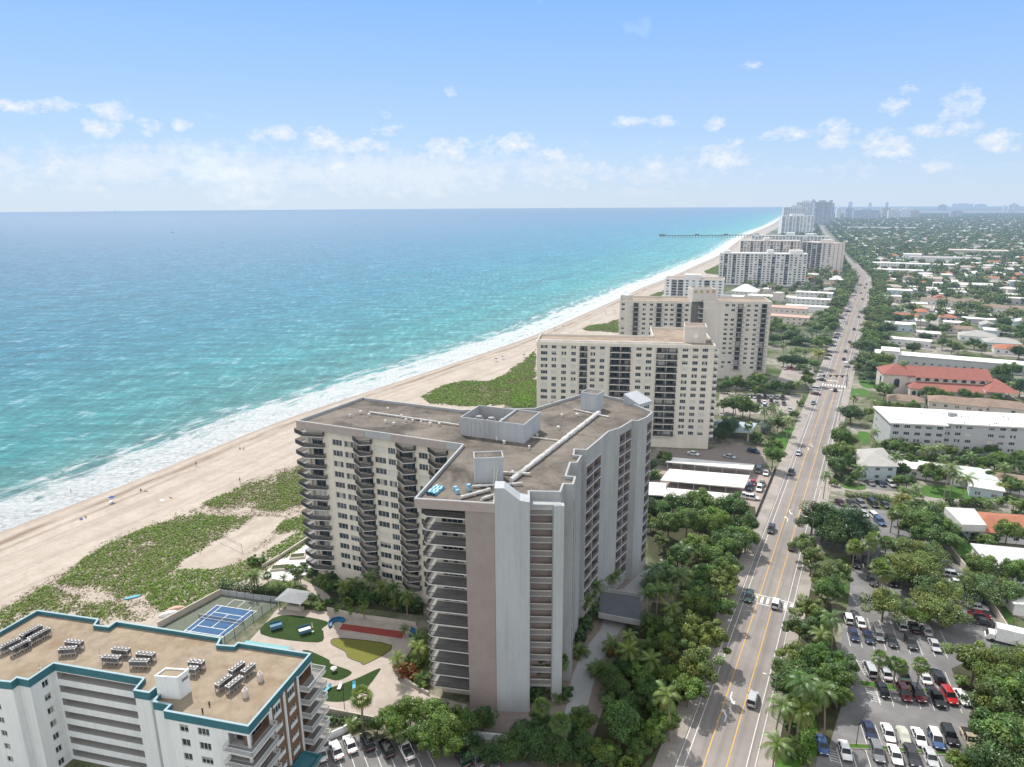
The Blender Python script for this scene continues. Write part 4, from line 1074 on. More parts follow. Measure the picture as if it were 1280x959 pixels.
far_slab('pale_condominium', 'pale blue grey condominium slab with blue balcony bays beyond the small white block', v2(a), v2(b), 22, 37.5, 34, 13, 2.65, 20, M_pale, M_off, 2.6, 1.6, (1, 3, 6, 9, 12, 15), (1, 2), ((.05, .12, .2, .8, 40), (.55, .62, .2, .8, 41), (.8, .95, .2, .8, 41)), M_blueglass)
a, b = at(1003, 302, 40), at(1041, 304, 40)
far_slab('pink_condominium', 'pink cream condominium with bold shaded balconies by the far bend of the road', v2(a), v2(b), 26, 40, 36.6, 14, 2.65, 6, M_pink, M_pink, 3.2, 1.7, (0, 1, 2, 3), (1, 2, 3), ((.5, .8, .2, .6, 44),))
a, b = at(926, 300.5, 40), at(1001, 301, 40)
far_slab('long_pink_block', 'long pink white block whose top floors show over the pale slab', v2(a), v2(b), 24, 40, 36.6, 14, 2.65, 18, M_pink, M_off, 3.0, 1.6, (0, 3, 6, 9, 12, 15), (1, 2), ((.4, .5, .2, .8, 44),))
a, b = at(940, 294, 36), at(1036, 295.5, 36)
far_slab('far_white_block', 'white slab with dark window band behind the long pink block', v2(a), v2(b), 24, 36, 32.6, 12, 2.7, 22, M_off, M_off, 4.2, 1.7, (), (1, 2), ((.45, .55, .1, .9, 41), (.7, .8, .1, .9, 40)))
def far_tower(name, label, x0, x1, ybase, ytop, wallm, cols, rows, depth=30, bal=(), glassy=None):
    g0, g1 = at(x0, ybase), at(x1, ybase); Y = (g0.y + g1.y) / 2
    lo, hi = 5.0, 260.0
    for _ in range(40):
        m_ = (lo + hi) / 2
        if pj((g0.x, Y, m_))[1] > ytop: lo = m_
        else: hi = m_
    fh = lo / (rows + 1)
    return far_slab(name, label, (g0.x, g0.y), (g1.x, g1.y), depth, lo, lo - fh * 1.2, rows, fh, cols, wallm, M_off, (g1 - g0).length / cols * .55, fh * .55, bal, (1, 2, 3), ((.3, .7, .2, .8, lo + fh * 1.5),), glassy)
M_greyt = mat('grey_tower_wall', (.58, .58, .58), .85, .05, .1); M_slate = mat('slate_tower_wall', (.36, .38, .42), .8, .05, .1)
far_tower('resort_tower', 'cream resort tower with tall columns where the beach bends out of sight', 976, 1016, 293, 270, M_off, 9, 14, 40, (0, 2, 4))
far_tower('resort_tower', 'white stepped hotel behind the cream resort tower', 978, 1010, 283, 259, M_greyt, 12, 14, 40, (0, 1))
far_tower('resort_tower', 'grey hotel tower with curved crown on the far shore', 994, 1016, 279, 253, M_greyt, 8, 18, 40)
far_tower('resort_tower', 'dark slate twin slab tower standing tallest on the far shore', 1016, 1036, 281, 252.5, M_slate, 8, 20, 40, (1, 3, 5))
far_tower('resort_tower', 'narrow dark tower just seaward of the tallest slate one', 1012, 1017, 279, 251, M_slate, 3, 22, 30)
for lab, x0, x1, yb, yt, m_ in (('slim bluish tower beyond the slate tower', 1033, 1041, 277, 254, M_slate), ('pale narrow high rise inland of the slate tower', 1045, 1050, 274, 260, M_off), ('blue grey block at the near end of the inland high rise line', 1056, 1066, 274, 260.5, M_slate),
        ('long blue grey slab in the inland high rise line', 1066, 1098, 274.5, 263, M_slate), ('tan block with a reddish top in the inland high rise line', 1102, 1112, 272, 260.5, mat('tan_tower', (.45, .36, .30))), ('grey block beside the reddish topped one', 1110, 1124, 273, 262.5, M_greyt),
        ('curved white and blue block in the inland high rise line', 1125, 1138, 273, 261.5, M_off), ('yellowish block at the inland end of the high rise line', 1139, 1148, 273, 263, mat('yellow_tower', (.45, .42, .28))), ('lone small block past the high rise line', 1172, 1183, 263.5, 256.5, M_slate),
        ('wide pale block on the inland skyline', 1260, 1272, 266, 255.5, M_off), ('tiny white steeple on the inland skyline', 1254, 1256, 266, 257, M_off), ('small bluish block inland, low on the skyline', 1188, 1202, 272, 264, M_slate),
        ('distant pale tower over the far road end', 1085, 1088, 262, 254, M_greyt), ('distant grey tower beside the far road end', 1106, 1109, 262, 253.5, M_greyt), ('very distant twin tower above the road', 1060, 1064, 261, 253, M_greyt), ('very distant flat block by the horizon', 1190, 1215, 259.5, 255, M_off), ('second very distant flat block by the horizon inland', 1218, 1232, 259.5, 255.5, M_off)):
    far_tower('distant_tower', lab, x0, x1, yb, yt, m_, max(3, int((x1 - x0) / 2.2)), 8, 40)
# ---------------------------------------------------------------- buildings on the inland side
M_redtile = mat('pink_red_tile_roof', (.285, .115, .092), .9, .10, .5); M_orange = mat('orange_tile_roof', (.37, .155, .095), .9, .12, .7, bump=.4)
M_browntile = mat('brown_tile_roof', (.255, .19, .15), .9, .14, .5, bump=.4); M_greyshingle = mat('grey_shingle_roof', (.36, .35, .33), .9, .1, .6)
M_greywall = mat('grey_painted_wall', (.45, .45, .46), .85, .05, .3); M_bluewall = mat('pale_blue_wall', (.46, .54, .58), .85, .05, .3); M_stone = mat('cream_stone_wall', (.55, .50, .45), .85, .06, .3)
def grid_ops(P, Q, rows, n, w, h, sill=.9, gapfun=None):
    L = (Vector(Q) - Vector(P)).length
    return [(L * (i + .5) / n - w / 2, L * (i + .5) / n + w / 2, z + sill, z + sill + h, 'w', .14, 3) for z in rows for i in range(n) if gapfun is None or gapfun(i)]
def make_white_roof():
    B = Building('garden_apartments', 'four storey grey apartment house under a long bright white roof', (185, 255, 0)); H_ = 12.4
    A, A2 = Vector((150.0, 270.0)), Vector((145.6, 249.3))          # short end towards the road
    u = Vector((.9785, -.206)); P0 = A2; P1 = P0 + u * 19; P2 = P1 - Vector((u.y, -u.x)) * 3; P3 = P2 + u * 60
    n = Vector((u.y, -u.x)); R3 = P3 - n * 17; R0 = A
    W = MB(); rows = [9.3 - 2.75 * k for k in range(4)]
    facade(B, W, R0, P0, 0, H_ - .5, [(3, 4.2, z + .8, z + 2, 'w', .14) for z in rows], 0)
    facade(B, W, P0, P1, 0, H_ - .5, grid_ops(P0, P1, rows, 5, 2.1, 1.3), 0, shut=.05)
    W.quad((P1.x, P1.y, 0), (P2.x, P2.y, 0), (P2.x, P2.y, H_ - .5), (P1.x, P1.y, H_ - .5), 0)
    facade(B, W, P2, P3, 0, H_ - .5, grid_ops(P2, P3, rows, 16, 2.0, 1.3, gapfun=lambda i: i % 4 != 3), 0)
    facade(B, W, P3, R3, 0, H_ - .5, (), 0); facade(B, W, R3, R0, 0, H_ - .5, (), 0)
    O = [tuple(p) for p in (P0, P1, P2, P3, R3, R0)]
    B.part('wall', W, M_greywall); B.part('roof', MB().prism(offset_poly(O, .7), H_ - .52, H_, bottom=True), M_whiteroof)
    g = P1 - n * 11; B.part('roof_unit', MB().box((g.x + 6, g.y, H_ + .7), (1.6, 1.2, 1.4)).box((g.x + 8, g.y + .4, H_ + .5), (1.2, 1.0, 1.0)), M_metal)
    for k in range(22):
        q = P0 + u * random.uniform(4, 74) - n * random.uniform(3, 15); B.part('vent', MB().tube((q.x, q.y, H_), (q.x, q.y, H_ + .45), .22, .22, 8), M_metal)
    B.finish()
make_white_roof()

def hip_roof(mb, Q, z0, h, over=.5, m=0, ridge=None):
    """hip roof over a quad outline (counter-clockwise, long sides 0-1 and 2-3)"""
    P = [Vector(p) for p in offset_poly(Q, over)]; a, b, c, d = P; L = (b - a).length; Wd = (c - b).length
    k = min(.5, Wd / 2 / L) if ridge is None else ridge
    r0 = (a + d) / 2; r1 = (b + c) / 2; e0, e1 = r0.lerp(r1, k), r0.lerp(r1, 1 - k)
    v = [(a.x, a.y, z0), (b.x, b.y, z0), (c.x, c.y, z0), (d.x, d.y, z0), (e0.x, e0.y, z0 + h), (e1.x, e1.y, z0 + h)]
    mb.add(v, [(0, 1, 5, 4), (1, 2, 5), (2, 3, 4, 5), (3, 0, 4), (3, 2, 1, 0)], m); return mb
def rect(cx, cy, L, W_, ang):
    c, s = math.cos(ang), math.sin(ang)
    return [(cx + x * c - y * s, cy + x * s + y * c) for x, y in ((-L / 2, -W_ / 2), (L / 2, -W_ / 2), (L / 2, W_ / 2), (-L / 2, W_ / 2))]
RA = math.radians(90 - 28.3)     # direction of the road
def house(name, label, Q, hw, roofm, wallm, kind='hip', rh=1.8, wins=True, cat='house', floors=1, group=None, over=.5):
    c = sum((Vector(p) for p in Q), Vector((0, 0))) / 4; z0 = drop(c.x, c.y)
    B = Building(name, label, (c.x, c.y, 0), cat, group); W = MB()
    for i in range(4):
        a, b = Q[i], Q[(i + 1) % 4]; L = (Vector(b) - Vector(a)).length; nn = max(1, int(L / 4))
        ops = grid_ops(a, b, [hw / floors * k for k in range(floors)], nn, 1.5, 1.2, .9) if wins and i in (0, 3, 1) else ()
        facade(B, W, a, b, z0, z0 + hw, ops, 0)
    B.part('wall', W, wallm); R = MB()
    if kind == 'hip': hip_roof(R, Q, z0 + hw, rh, over)
    elif kind == 'gable': hip_roof(R, Q, z0 + hw, rh, over, ridge=.001)
    else: R.prism(offset_poly(Q, over), z0 + hw, z0 + hw + .35, bottom=True)
    B.part('roof', R, roofm); B.finish(); return B

def make_church():
    B = Building('church', 'church with pink red tiled nave roof, pyramid roofed tower and arched windows', (215, 335, 0), 'church')
    ax = Vector((.962, -.273)); az_ = math.atan2(ax.y, ax.x); n = Vector((.273, .962))
    tc = Vector((197.5, 341.5)); T = rect(tc.x, tc.y, 13.5, 15, az_)
    W = MB(); W.prism(T, 0, 9.6, 0); nc = tc + ax * 23; N = rect(nc.x, nc.y, 36, 16, az_); W.prism(N, 0, 9.0, 0)
    sc = nc + ax * 2 - n * 12; S_ = rect(sc.x, sc.y, 33, 8.5, az_); W.prism(S_, 0, 4.6, 0)
    tr = nc + ax * 17 - n * 6; W.prism(rect(tr.x, tr.y, 8, 21, az_), 0, 6, 0); pc = sc - ax * 18 + n * 1; W.prism(rect(pc.x, pc.y, 6, 9, az_), 0, 5, 0)
    B.part('wall', W, M_stone); R = MB(); hip_roof(R, T, 9.6, 4.4, .7); B.part('tower_roof', R, M_redtile)
    R = MB(); hip_roof(R, N, 9.0, 4.2, .7, ridge=.01); B.part('roof', R, M_redtile)
    R = MB(); a, b, c, d = [Vector(p) for p in offset_poly(S_, .6)]; R.add([(*a, 4.6), (*b, 4.6), (*c, 7.2), (*d, 7.2), (*c, 4.6), (*d, 4.6)], [(0, 1, 2, 3), (1, 4, 2), (0, 3, 5), (3, 2, 4, 5)]); B.part('aisle_roof', R, M_redtile)
    R = MB(); hip_roof(R, rect(tr.x + ax.x * 3, tr.y + ax.y * 3, 13, 24, az_), 6.0, 4, .5); B.part('transept_roof', R, M_redtile)
    R = MB(); hip_roof(R, rect(pc.x, pc.y, 6, 9, az_), 5, 2.2, .5); B.part('porch_roof', R, M_redtile)
    def arch(p, ang, w, h):
        mb = MB(); pts = [(-w / 2, 0), (w / 2, 0)] + [(w / 2 * math.cos(t), h - w / 2 + w / 2 * math.sin(t)) for t in [PI * i / 8 for i in range(9)]]
        mb.add([(x, 0, z) for x, z in pts], [tuple(range(len(pts)))], 0); o = link('arched_window', mb.mesh('arched_window', [M_glass]), B.root, None, Matrix.Translation(p) @ Matrix.Rotation(ang, 4, 'Z'))
    for k in range(8):
        p = nc + ax * (-14 + 4 * k) - n * 8.06; arch((p.x, p.y, 7.3), az_, 2.2, 1.6)
    p = tc - n * 7.55 - ax * .5; arch((p.x, p.y, 3.0), az_, 2.6, 4.6); p = tc - ax * 6.8 - n * 2; arch((p.x, p.y, 3.0), az_ - PI / 2, 2.6, 4.6)
    for k in (-1.3, 1.3): p = pc - n * 4.55 + ax * k; arch((p.x, p.y, .4), az_, 1.7, 3.4)
    B.finish()
make_church()
S966 = lambda *p: zz(960, 500, 3.966, p)
P = [v2(q) for q in zz(960, 500, 3.966, [(455, 322), (640, 325), (565, 238), (428, 246)], 5.8)]
house('hip_roofed_house', 'pale blue two storey house with grey hip roof beside the side street corner', P, 5.6, M_greyshingle, M_bluewall, 'hip', 2.0, floors=2, over=.7)
def orange():
    P = [v2(q) for q in zz(1020, 560, 4.881, [(1075, 530), (1235, 440), (1195, 392), (965, 378)], 4)]
    B = house('tile_roofed_house', 'low house with bright orange tiled roof wrapped round a flat white part', rect(141.5, 182.3, 19, 13, -.2), 3.2, M_orange, M_off, 'hip', 2.4, over=.8)
    B.part('flat_roof', MB().prism([v2(q) for q in zz(1020, 560, 4.881, [(785, 368), (890, 475), (1040, 478), (965, 378)], 5)][::1], 3.3, 5.4), mat('pale_flat_roof', (.55, .54, .53), .9))
orange()
H = lambda x, y, L, W_, a=0.0, z=4: rect(*v2(at(x, y, z)), L, W_, RA - PI / 2 + a)
for lab, nm, (x, y, L, W_, a), roofm, wallm, kind, rh, hw in (
        ('flat white roofed bungalow behind the palm lawn', 'bungalow', (1171, 583, 27, 9, 0), M_whiteroof, M_off, 'flat', 0, 3.2), ('pale green roofed wing at the end of the palm lawn', 'bungalow', (1214, 590, 13, 10, .1), mat('pale_green_roof', (.50, .56, .52)), M_off, 'flat', 0, 3.6),
        ('white garage house beside the red car', 'bungalow', (1232, 604, 9, 8, 0), M_whiteroof, M_bluewall, 'flat', 0, 3.4), ('brown roofed bungalow past the red car', 'bungalow', (1272, 597, 20, 11, 0), M_browntile, M_off, 'hip', 1.6, 3.0),
        ('grey flat roofed house by the swimming pool', 'bungalow', (1272, 697, 16, 13, .25), mat('grey_flat_roof', (.50, .50, .51)), M_off, 'flat', 0, 3.2), ('small white roof beside the second pool', 'bungalow', (1284, 742, 8, 7, .3), M_whiteroof, M_off, 'flat', 0, 3.0),
        ('brown tiled townhouse with arched front, first behind the white roof', 'townhouse', (1195, 507, 22, 10, 0), M_browntile, M_stone, 'hip', 2.2, 6.0), ('brown tiled townhouse with arched front, second behind the white roof', 'townhouse', (1248, 511, 24, 10, 0), M_browntile, M_stone, 'hip', 2.2, 6.0),
        ('small brown tiled house between the church and the white roof', 'townhouse', (1132, 500, 15, 8, 0), M_browntile, M_stone, 'hip', 2.2, 4.5),
        ('long white flat roofed strip building beyond the church', 'strip_building', (1195, 451, 84, 11, 0), M_whiteroof, M_greywall, 'flat', 0, 5.5), ('white corner block at the near end of the strip building', 'strip_building', (1112, 444, 9, 12, 0), M_off, M_off, 'flat', 0, 7.5),
        ('curved white roofed pavilion with green gutter among trees', 'pavilion_house', (1134, 424, 28, 8, -.1), M_whiteroof, M_off, 'flat', 0, 4), ('orange roofed house beyond the strip building', 'bungalow', (1268, 434, 22, 12, 0), M_orange, M_off, 'hip', 2.2, 3.4),
        ('white and blue flat roofed house by the inland lane', 'bungalow', (1125, 406, 20, 12, 0), M_whiteroof, M_bluewall, 'flat', 0, 5), ('salmon tiled house by the inland lane', 'bungalow', (1127, 394, 24, 10, 0), M_orange, M_off, 'gable', 2.0, 4), ('pale blue box house by the inland lane', 'bungalow', (1124, 366, 22, 14, 0), M_whiteroof, M_bluewall, 'flat', 0, 7),
        ('grey hipped house in the far inland garden', 'bungalow', (1222, 418, 22, 14, 0), M_greyshingle, M_off, 'hip', 2.6, 3.6), ('second grey hipped house in the far inland garden', 'bungalow', (1252, 426, 20, 14, .1), M_greyshingle, M_bluewall, 'hip', 2.6, 3.6),
        ('long brown roofed row house deep in the trees', 'row_house', (1190, 376, 50, 12, 0), M_browntile, M_off, 'gable', 2.2, 4), ('second long brown roofed row house deep in the trees', 'row_house', (1262, 385, 46, 12, 0), M_browntile, M_off, 'gable', 2.2, 4),
        ('long white commercial building far down the town', 'strip_building', (1138, 331, 110, 20, 0), M_whiteroof, M_off, 'flat', 0, 6), ('wide grey roofed store beside the long white commercial building', 'strip_building', (1180, 324, 100, 40, 0), M_greyshingle, M_off, 'flat', 0, 7), ('white wedge of a shop front before the grey roofed store', 'strip_building', (1140, 322, 26, 22, 0), M_whiteroof, M_off, 'flat', 0, 10),
        ('pinkish roofed school like block inland far away', 'strip_building', (1222, 316, 90, 24, 0), M_pink, M_stone, 'flat', 0, 9), ('very long white roof inland of the far road', 'strip_building', (1100, 285, 220, 30, 0), M_whiteroof, M_off, 'flat', 0, 7), ('low white store halfway down the inland side', 'strip_building', (1122, 338, 60, 18, 0), M_whiteroof, M_off, 'flat', 0, 5), ('pink terraced roof behind the beige slab', 'beach_motel', (985, 390, 30, 14, .0), mat('pink_flat_roof', (.50, .34, .28)), M_pink, 'flat', 0, 8), ('second pink terraced roof behind the beige slab', 'beach_motel', (983, 398, 34, 12, .0), mat('pink_flat_roof', (.5, .34, .28)), M_pink, 'flat', 0, 6),
        ('white slatted roof block by the far road bend', 'beach_motel', (1018, 368, 34, 11, 0), M_whiteroof, M_off, 'flat', 0, 6), ('second white slatted roof block by the far road bend', 'beach_motel', (1014, 376, 34, 11, 0), M_whiteroof, M_off, 'flat', 0, 6), ('third white slatted roof block by the far road bend', 'beach_motel', (1010, 384, 36, 9, 0), M_whiteroof, M_off, 'flat', 0, 5),
        ('white tent roofed pavilion in front of the pale slab', 'tent_pavilion', (932, 362, 26, 22, 0), M_whiteroof, M_off, 'hip', 7, 3), ('flat white annex next to the tent roofed pavilion', 'beach_motel', (965, 370, 44, 14, 0), M_whiteroof, M_off, 'flat', 0, 4), ('second flat white annex in front of the tent roofed pavilion', 'beach_motel', (915, 371, 22, 12, 0), M_whiteroof, M_off, 'flat', 0, 5)):
    house(nm, lab, H(x, y, L, W_, a), hw, roofm, wallm, kind, rh, floors=2 if hw >= 6 else 1, cat='building' if nm in ('strip_building', 'beach_motel', 'tent_pavilion', 'pavilion_house', 'row_house') else 'house')

# carports between the tower and the cream slab
def carport(label, pts, h=3.0):
    P = [v2(q) for q in zz(780, 500, 5.2875, pts, h)]; c = sum((Vector(p) for p in P), Vector((0, 0))) / 4
    A = sum(P[i - 1][0] * P[i][1] - P[i][0] * P[i - 1][1] for i in range(4)); P = P if A > 0 else P[::-1]
    B = Building('carport', label, (c.x, c.y, 0), 'carport'); B.part('roof', MB().prism(P, h - .35, h, bottom=True), M_whiteroof)
    for i in range(4):
        a, b = Vector(P[i]), Vector(P[(i + 1) % 4]); L = (b - a).length
        if L > 12:
            for k in range(int(L / 5) + 1):
                q = a.lerp(b, k / int(L / 5)); q = q.lerp(c, .05); B.put('post', proto(('post',), lambda: MB().box((0, 0, 1.32), (.18, .18, 2.64)), [M_greywall]), (q.x, q.y, 0))
    B.finish()
carport('white roofed carport closest to the cream slab', [(310, 378), (865, 425), (850, 460), (275, 408)])
carport('wide white roofed carport in the middle of the three', [(300, 455), (830, 498), (795, 580), (240, 530)])
carport('white roofed carport half hidden under the trees', [(285, 580), (770, 625), (740, 675), (262, 640)])
carport('small bluish carport beside the tower', [(140, 540), (280, 550), (272, 632), (120, 622)])
# porte-cochere of the cream slab
P = [v2(q) for q in zz(860, 400, 5.768, [(205, 722), (500, 745), (450, 808), (190, 785)], 4.2)]
B_ = Building('entrance_canopy', 'flat blue grey entrance canopy beside the cream slab', (*P[0], 0), 'canopy'); B_.part('roof', MB().prism(P[::-1], 3.7, 4.3, bottom=True), mat('canopy_blue', (.35, .42, .46)))
for p in P: q = Vector(p).lerp(sum((Vector(x) for x in P), Vector((0, 0))) / 4, .12); B_.part('column', MB().box((q.x, q.y, 1.85), (.6, .6, 3.7)), M_stone)
# ---------------------------------------------------------------- garden deck, courts, lawns, lots
M_deck = mat('pale_deck_paving', (.40, .345, .30), .9, .08, .5, stain=(.33, .28, .24), sscale=.2)
M_paver = mat('paver_driveway', (.24, .20, .178), .9, .1, 1.2)
M_lowwall = mat('garden_wall', (.47, .42, .365), .9, .08, .5)
M_hedge = None
z5 = lambda *p: zz(320, 680, 3.1775, p)
z2 = lambda *p: zz(200, 720, 5.2875, p)
S6 = lambda *p: zz(960, 500, 3.966, p)
deck = z5((-60, 430), (-40, 400), (20, 335), (88, 256), (200, 262), (300, 270), (640, 322), (640, 380), (560, 510), (690, 598), (840, 640), (830, 660), (480, 700), (215, 655), (200, 560), (150, 420))
patch('garden_deck', deck, M_deck, .05)
patch('forecourt', [(-26, 109), (-20, 104), (-3, 104), (-3, 101), (14, 103), (20, 118), (26, 138), (36, 150), (40, 165), (30, 160), (14, 137), (4, 113), (-15, 113)], M_paver, .04)
def curb_ring(name, pts, material, z0=0.0, z1=.2, th=.18):
    P = [(p[0], p[1]) for p in pts]; A = sum(P[i - 1][0] * P[i][1] - P[i][0] * P[i - 1][1] for i in range(len(P))); P = P if A > 0 else P[::-1]
    mb = MB(); parapet(mb, P, z0, z1, th, .02, 0); return mb.build(name, material, None, 'structure')
lw = []
for pts in (z2((800, 262), (1100, 300), (1070, 352), (1080, 375), (1040, 442), (665, 385)), [*zz(200, 779, 5.2875, [(945, 180), (1110, 240), (1130, 270), (1268, 325), (1180, 380), (1090, 362), (960, 330)])],
            z5((205, 575), (260, 565), (300, 570), (400, 535), (490, 495), (480, 522), (430, 582), (350, 627), (240, 620), (205, 610))):
    patch('lawn', smooth_poly(pts), M_turf, .075)
g_ = smooth_poly(z5((298, 398), (330, 375), (540, 405), (440, 477), (410, 470), (365, 452), (352, 428)))
patch('putting_green', g_, mat('putting_turf', (.155, .155, .035), .95, .1, .6), .075); curb_ring('kerb', g_, M_dark, .05, .12, .14)
patch('shuffleboard_court', z5((345, 318), (592, 350), (580, 377), (330, 340)), mat('red_court_paint', (.26, .055, .045), .8, .1, 1), .08)
patch('shallow_pool', z2((570, 428), (862, 470), (850, 492), (555, 446)), mat('pool_aqua', (.20, .42, .42), .15, .05, .5, spec=.5), .08)
# tennis court
M_cg = mat('court_green_paint', (.125, .142, .112), .85, .1, .4); M_cb = mat('court_blue_paint', (.040, .105, .215), .8, .08, .4)
T0, T1, T2, T3 = z2((400, 125), (790, 178), (430, 452), (-10, 345))
patch('tennis_court', [T0, T1, T2, T3], M_cg, .06)
c0, c1, c2, c3 = z2((375, 195), (635, 235), (420, 402), (165, 362))
patch('court_paint', [c0, c1, c2, c3], M_cb, .068)
mb = MB()
def line(a, b, w=.09, z=.076, m=0):
    a, b = Vector(a[:2]), Vector(b[:2]); d = (b - a).normalized(); n = Vector((d.y, -d.x)) * w; a = a - d * w; b = b + d * w
    mb.quad((*(a + n), z), (*(b + n), z), (*(b - n), z), (*(a - n), z), m)
B_ = lambda s, t: c0.lerp(c1, s).lerp(c3.lerp(c2, s), t)
for s in (0, .13, .87, 1): line(B_(s, -.02), B_(s, 1.06))
for t, s0, s1 in ((0.0, 0, 1), (1.0, 0, 1), (.25, .13, .87), (.78, .13, .87), (.5, 0, 1)): line(B_(s0, t), B_(s1, t), z=.078)
line(B_(.5, .25), B_(.5, .78), z=.077)
k0, k1, k2, k3 = z2((490, 158), (635, 178), (585, 222), (440, 198))
for a, b in ((k0, k1), (k0, k3), (k1, k2), ((k0 + k1) / 2, (k3 + k2) / 2)): line(a, b, .06, .08)
mb.build('court_marking', M_white, None, 'structure')
net = thing('tennis_net', 'low net across the middle of the blue tennis court', 'net', tuple(B_(.5, .5)), 0, None, True)
nm = MB(); a, b = B_(-.06, .5), B_(1.06, .5)
for i in range(40): p = a.lerp(b, (i + .5) / 40); nm.box((p.x, p.y, .5), (.03, .03, .8))
for k in range(5):
    c = (a + b) / 2; nm.box((c.x, c.y, .15 + .17 * k), ((b - a).length, .025, .03), math.atan2((b - a).y, (b - a).x))
nm.build('mesh_net', M_dark, net)
tp = MB(); c = (a + b) / 2; tp.box((c.x, c.y, .95), ((b - a).length, .05, .08), math.atan2((b - a).y, (b - a).x)); tp.build('tape', M_white, net)
for q in (a, b): MB().tube((q.x, q.y, 0), (q.x, q.y, 1.05), .05, .05, 8).build('post', M_dark, net)
def fence(name, label, pts, h, matm, postm, step=3.0, solid=None, cat='fence', loop=False):
    """fence: posts of their own, a panel of thin wires or a solid wall between them"""
    P = [Vector(p[:2]) for p in pts] + ([Vector(pts[0][:2])] if loop else [])
    t = thing(name, label, cat, (P[0].x, P[0].y, 0), 0, None, True); pm = MB()
    for a, b in zip(P, P[1:]):
        L = (b - a).length; ang = math.atan2((b - a).y, (b - a).x); k = max(1, round(L / step)); c = (a + b) / 2
        if solid: pm.box((c.x, c.y, h / 2), (L + solid * .6, solid, h), ang)
        else:
            for z in [h * (j + .5) / int(h / .22) for j in range(int(h / .22))]: pm.box((c.x, c.y, z), (L, .012, .018), ang)
            nn_ = int(L / .28)
            for i in range(nn_): q = a.lerp(b, (i + .5) / nn_); pm.box((q.x, q.y, h / 2), (.018, .014, h), ang, bottom=False)
        if postm is not None:
            for i in range(k + 1):
                q = a.lerp(b, i / k)
                link('post', proto(('post', h), lambda: MB().box((0, 0, h / 2 + .03), (.09, .09, h + .06)), [postm])[0], t, None, Matrix.Translation((q.x, q.y, 0)))
    pm.build('panel', matm, t); return t
M_mesh = flat('green_fence_mesh', (.05, .09, .07), .6)
fence('garden_wall', 'low pale wall along the seaward side of the tennis court', [T3, T0], 1.6, M_lowwall, None, solid=.35, cat='wall')
fence('court_fence', 'pale panel fence with dark posts behind the tennis court', [T0, T1], 1.5, mat('fence_panel_grey', (.36, .37, .38)), M_dark, 2.4, solid=.06)
fence('court_fence', 'dark green wire fence between the tennis court and the garden deck', [T1, T2], 2.6, M_mesh, M_dark, 3.0)
fence('garden_wall', 'low retaining wall along the back of the garden deck by the red court', z5((285, 265), (400, 290), (635, 325)), .9, M_lowwall, None, solid=.4, cat='wall')
fence('garden_wall', 'curved planter wall between the deck and the tower balconies', z5((555, 505), (570, 525), (620, 565), (685, 600)), .8, M_lowwall, None, solid=.3, cat='wall')
fence('garden_wall', 'retaining wall along the car park side of the garden deck', z5((215, 655), (470, 705)), 1.1, M_lowwall, None, solid=.35, cat='wall')
fence('garden_wall', 'low white wall in front of the taupe end of the tower', z5((840, 765), (1010, 785)), 1.3, M_whitewall, None, solid=.3, cat='wall')
fence('garden_wall', 'white wall between the end of the white block and the parked cars', zz(360, 830, 4.888, [(150, 510), (340, 425), (420, 370)]), 1.5, M_whitewall, None, solid=.25, cat='wall')
fence('garden_wall', 'tan wall along the dune edge of the seaside terrace', zz(280, 600, 7.93, [(385, 870), (560, 770), (860, 575)]), 1.0, M_lowwall, None, solid=.4, cat='wall')
fence('garden_wall', 'pale wall dividing the big car park from the pool gardens', [at(1158, 655), at(1207, 715), at(1250, 778), at(1290, 842)], 1.9, M_lowwall, None, solid=.25, cat='wall')
fence('garden_wall', 'dark bordered wall between the carport yard and the coastal sidewalk', zz(780, 500, 5.2875, [(870, 775), (1000, 455)]), 1.0, M_dark, None, solid=.2, cat='wall')
terrace = zz(280, 600, 7.93, [(545, 800), (850, 620), (960, 640), (900, 900), (640, 1010), (360, 960)])
patch('terrace', terrace, M_whiteroof, .05)
patch('path', zz(360, 600, 5.2875, [(60, 640), (250, 740), (290, 790), (270, 830), (200, 770), (90, 700)]), M_deck, .055)
# planter boxes and tables on the terrace
def planter(label, x, y):
    g = zz(280, 600, 7.93, [(x, y)])[0]; t = thing('planter_box', label, 'planter', (g.x, g.y, .05), .15); mb = MB(); parapet(mb, rect(0, 0, 4.2, 2.6, 0), 0, .55, .3, 0); mb.build('kerb', M_lowwall, t); MB().poly(rect(0, 0, 3.7, 2.1, 0), .42).build('soil', mat('planting_soil', (.06, .07, .03)), t)
planter('square planter bed on the white terrace by the tower foot', 730, 765); planter('square planter bed on the white terrace by the dune shower', 548, 880)
# pavilion with grey hip roof
B_ = Building('pavilion', 'open pavilion with grey hip roof between the tennis court and the turf', (-53, 146.5, 0), 'pavilion')
Q = rect(-53.0, 146.6, 6.2, 4.6, -.28); R = MB(); hip_roof(R, Q, 2.7, 1.0, .5); B_.part('roof', R, mat('grey_felt_roof', (.27, .28, .29), .9, .08, .6))
for x, y in Q: q = Vector((x, y)).lerp(Vector((-53, 146.6)), .06); B_.part('post', MB().box((q.x, q.y, 1.35), (.25, .25, 2.7)), M_lowwall)
B_.part('counter', MB().box((-52.4, 144.9, .55), (4.5, .8, 1.1), -.28), M_lowwall)
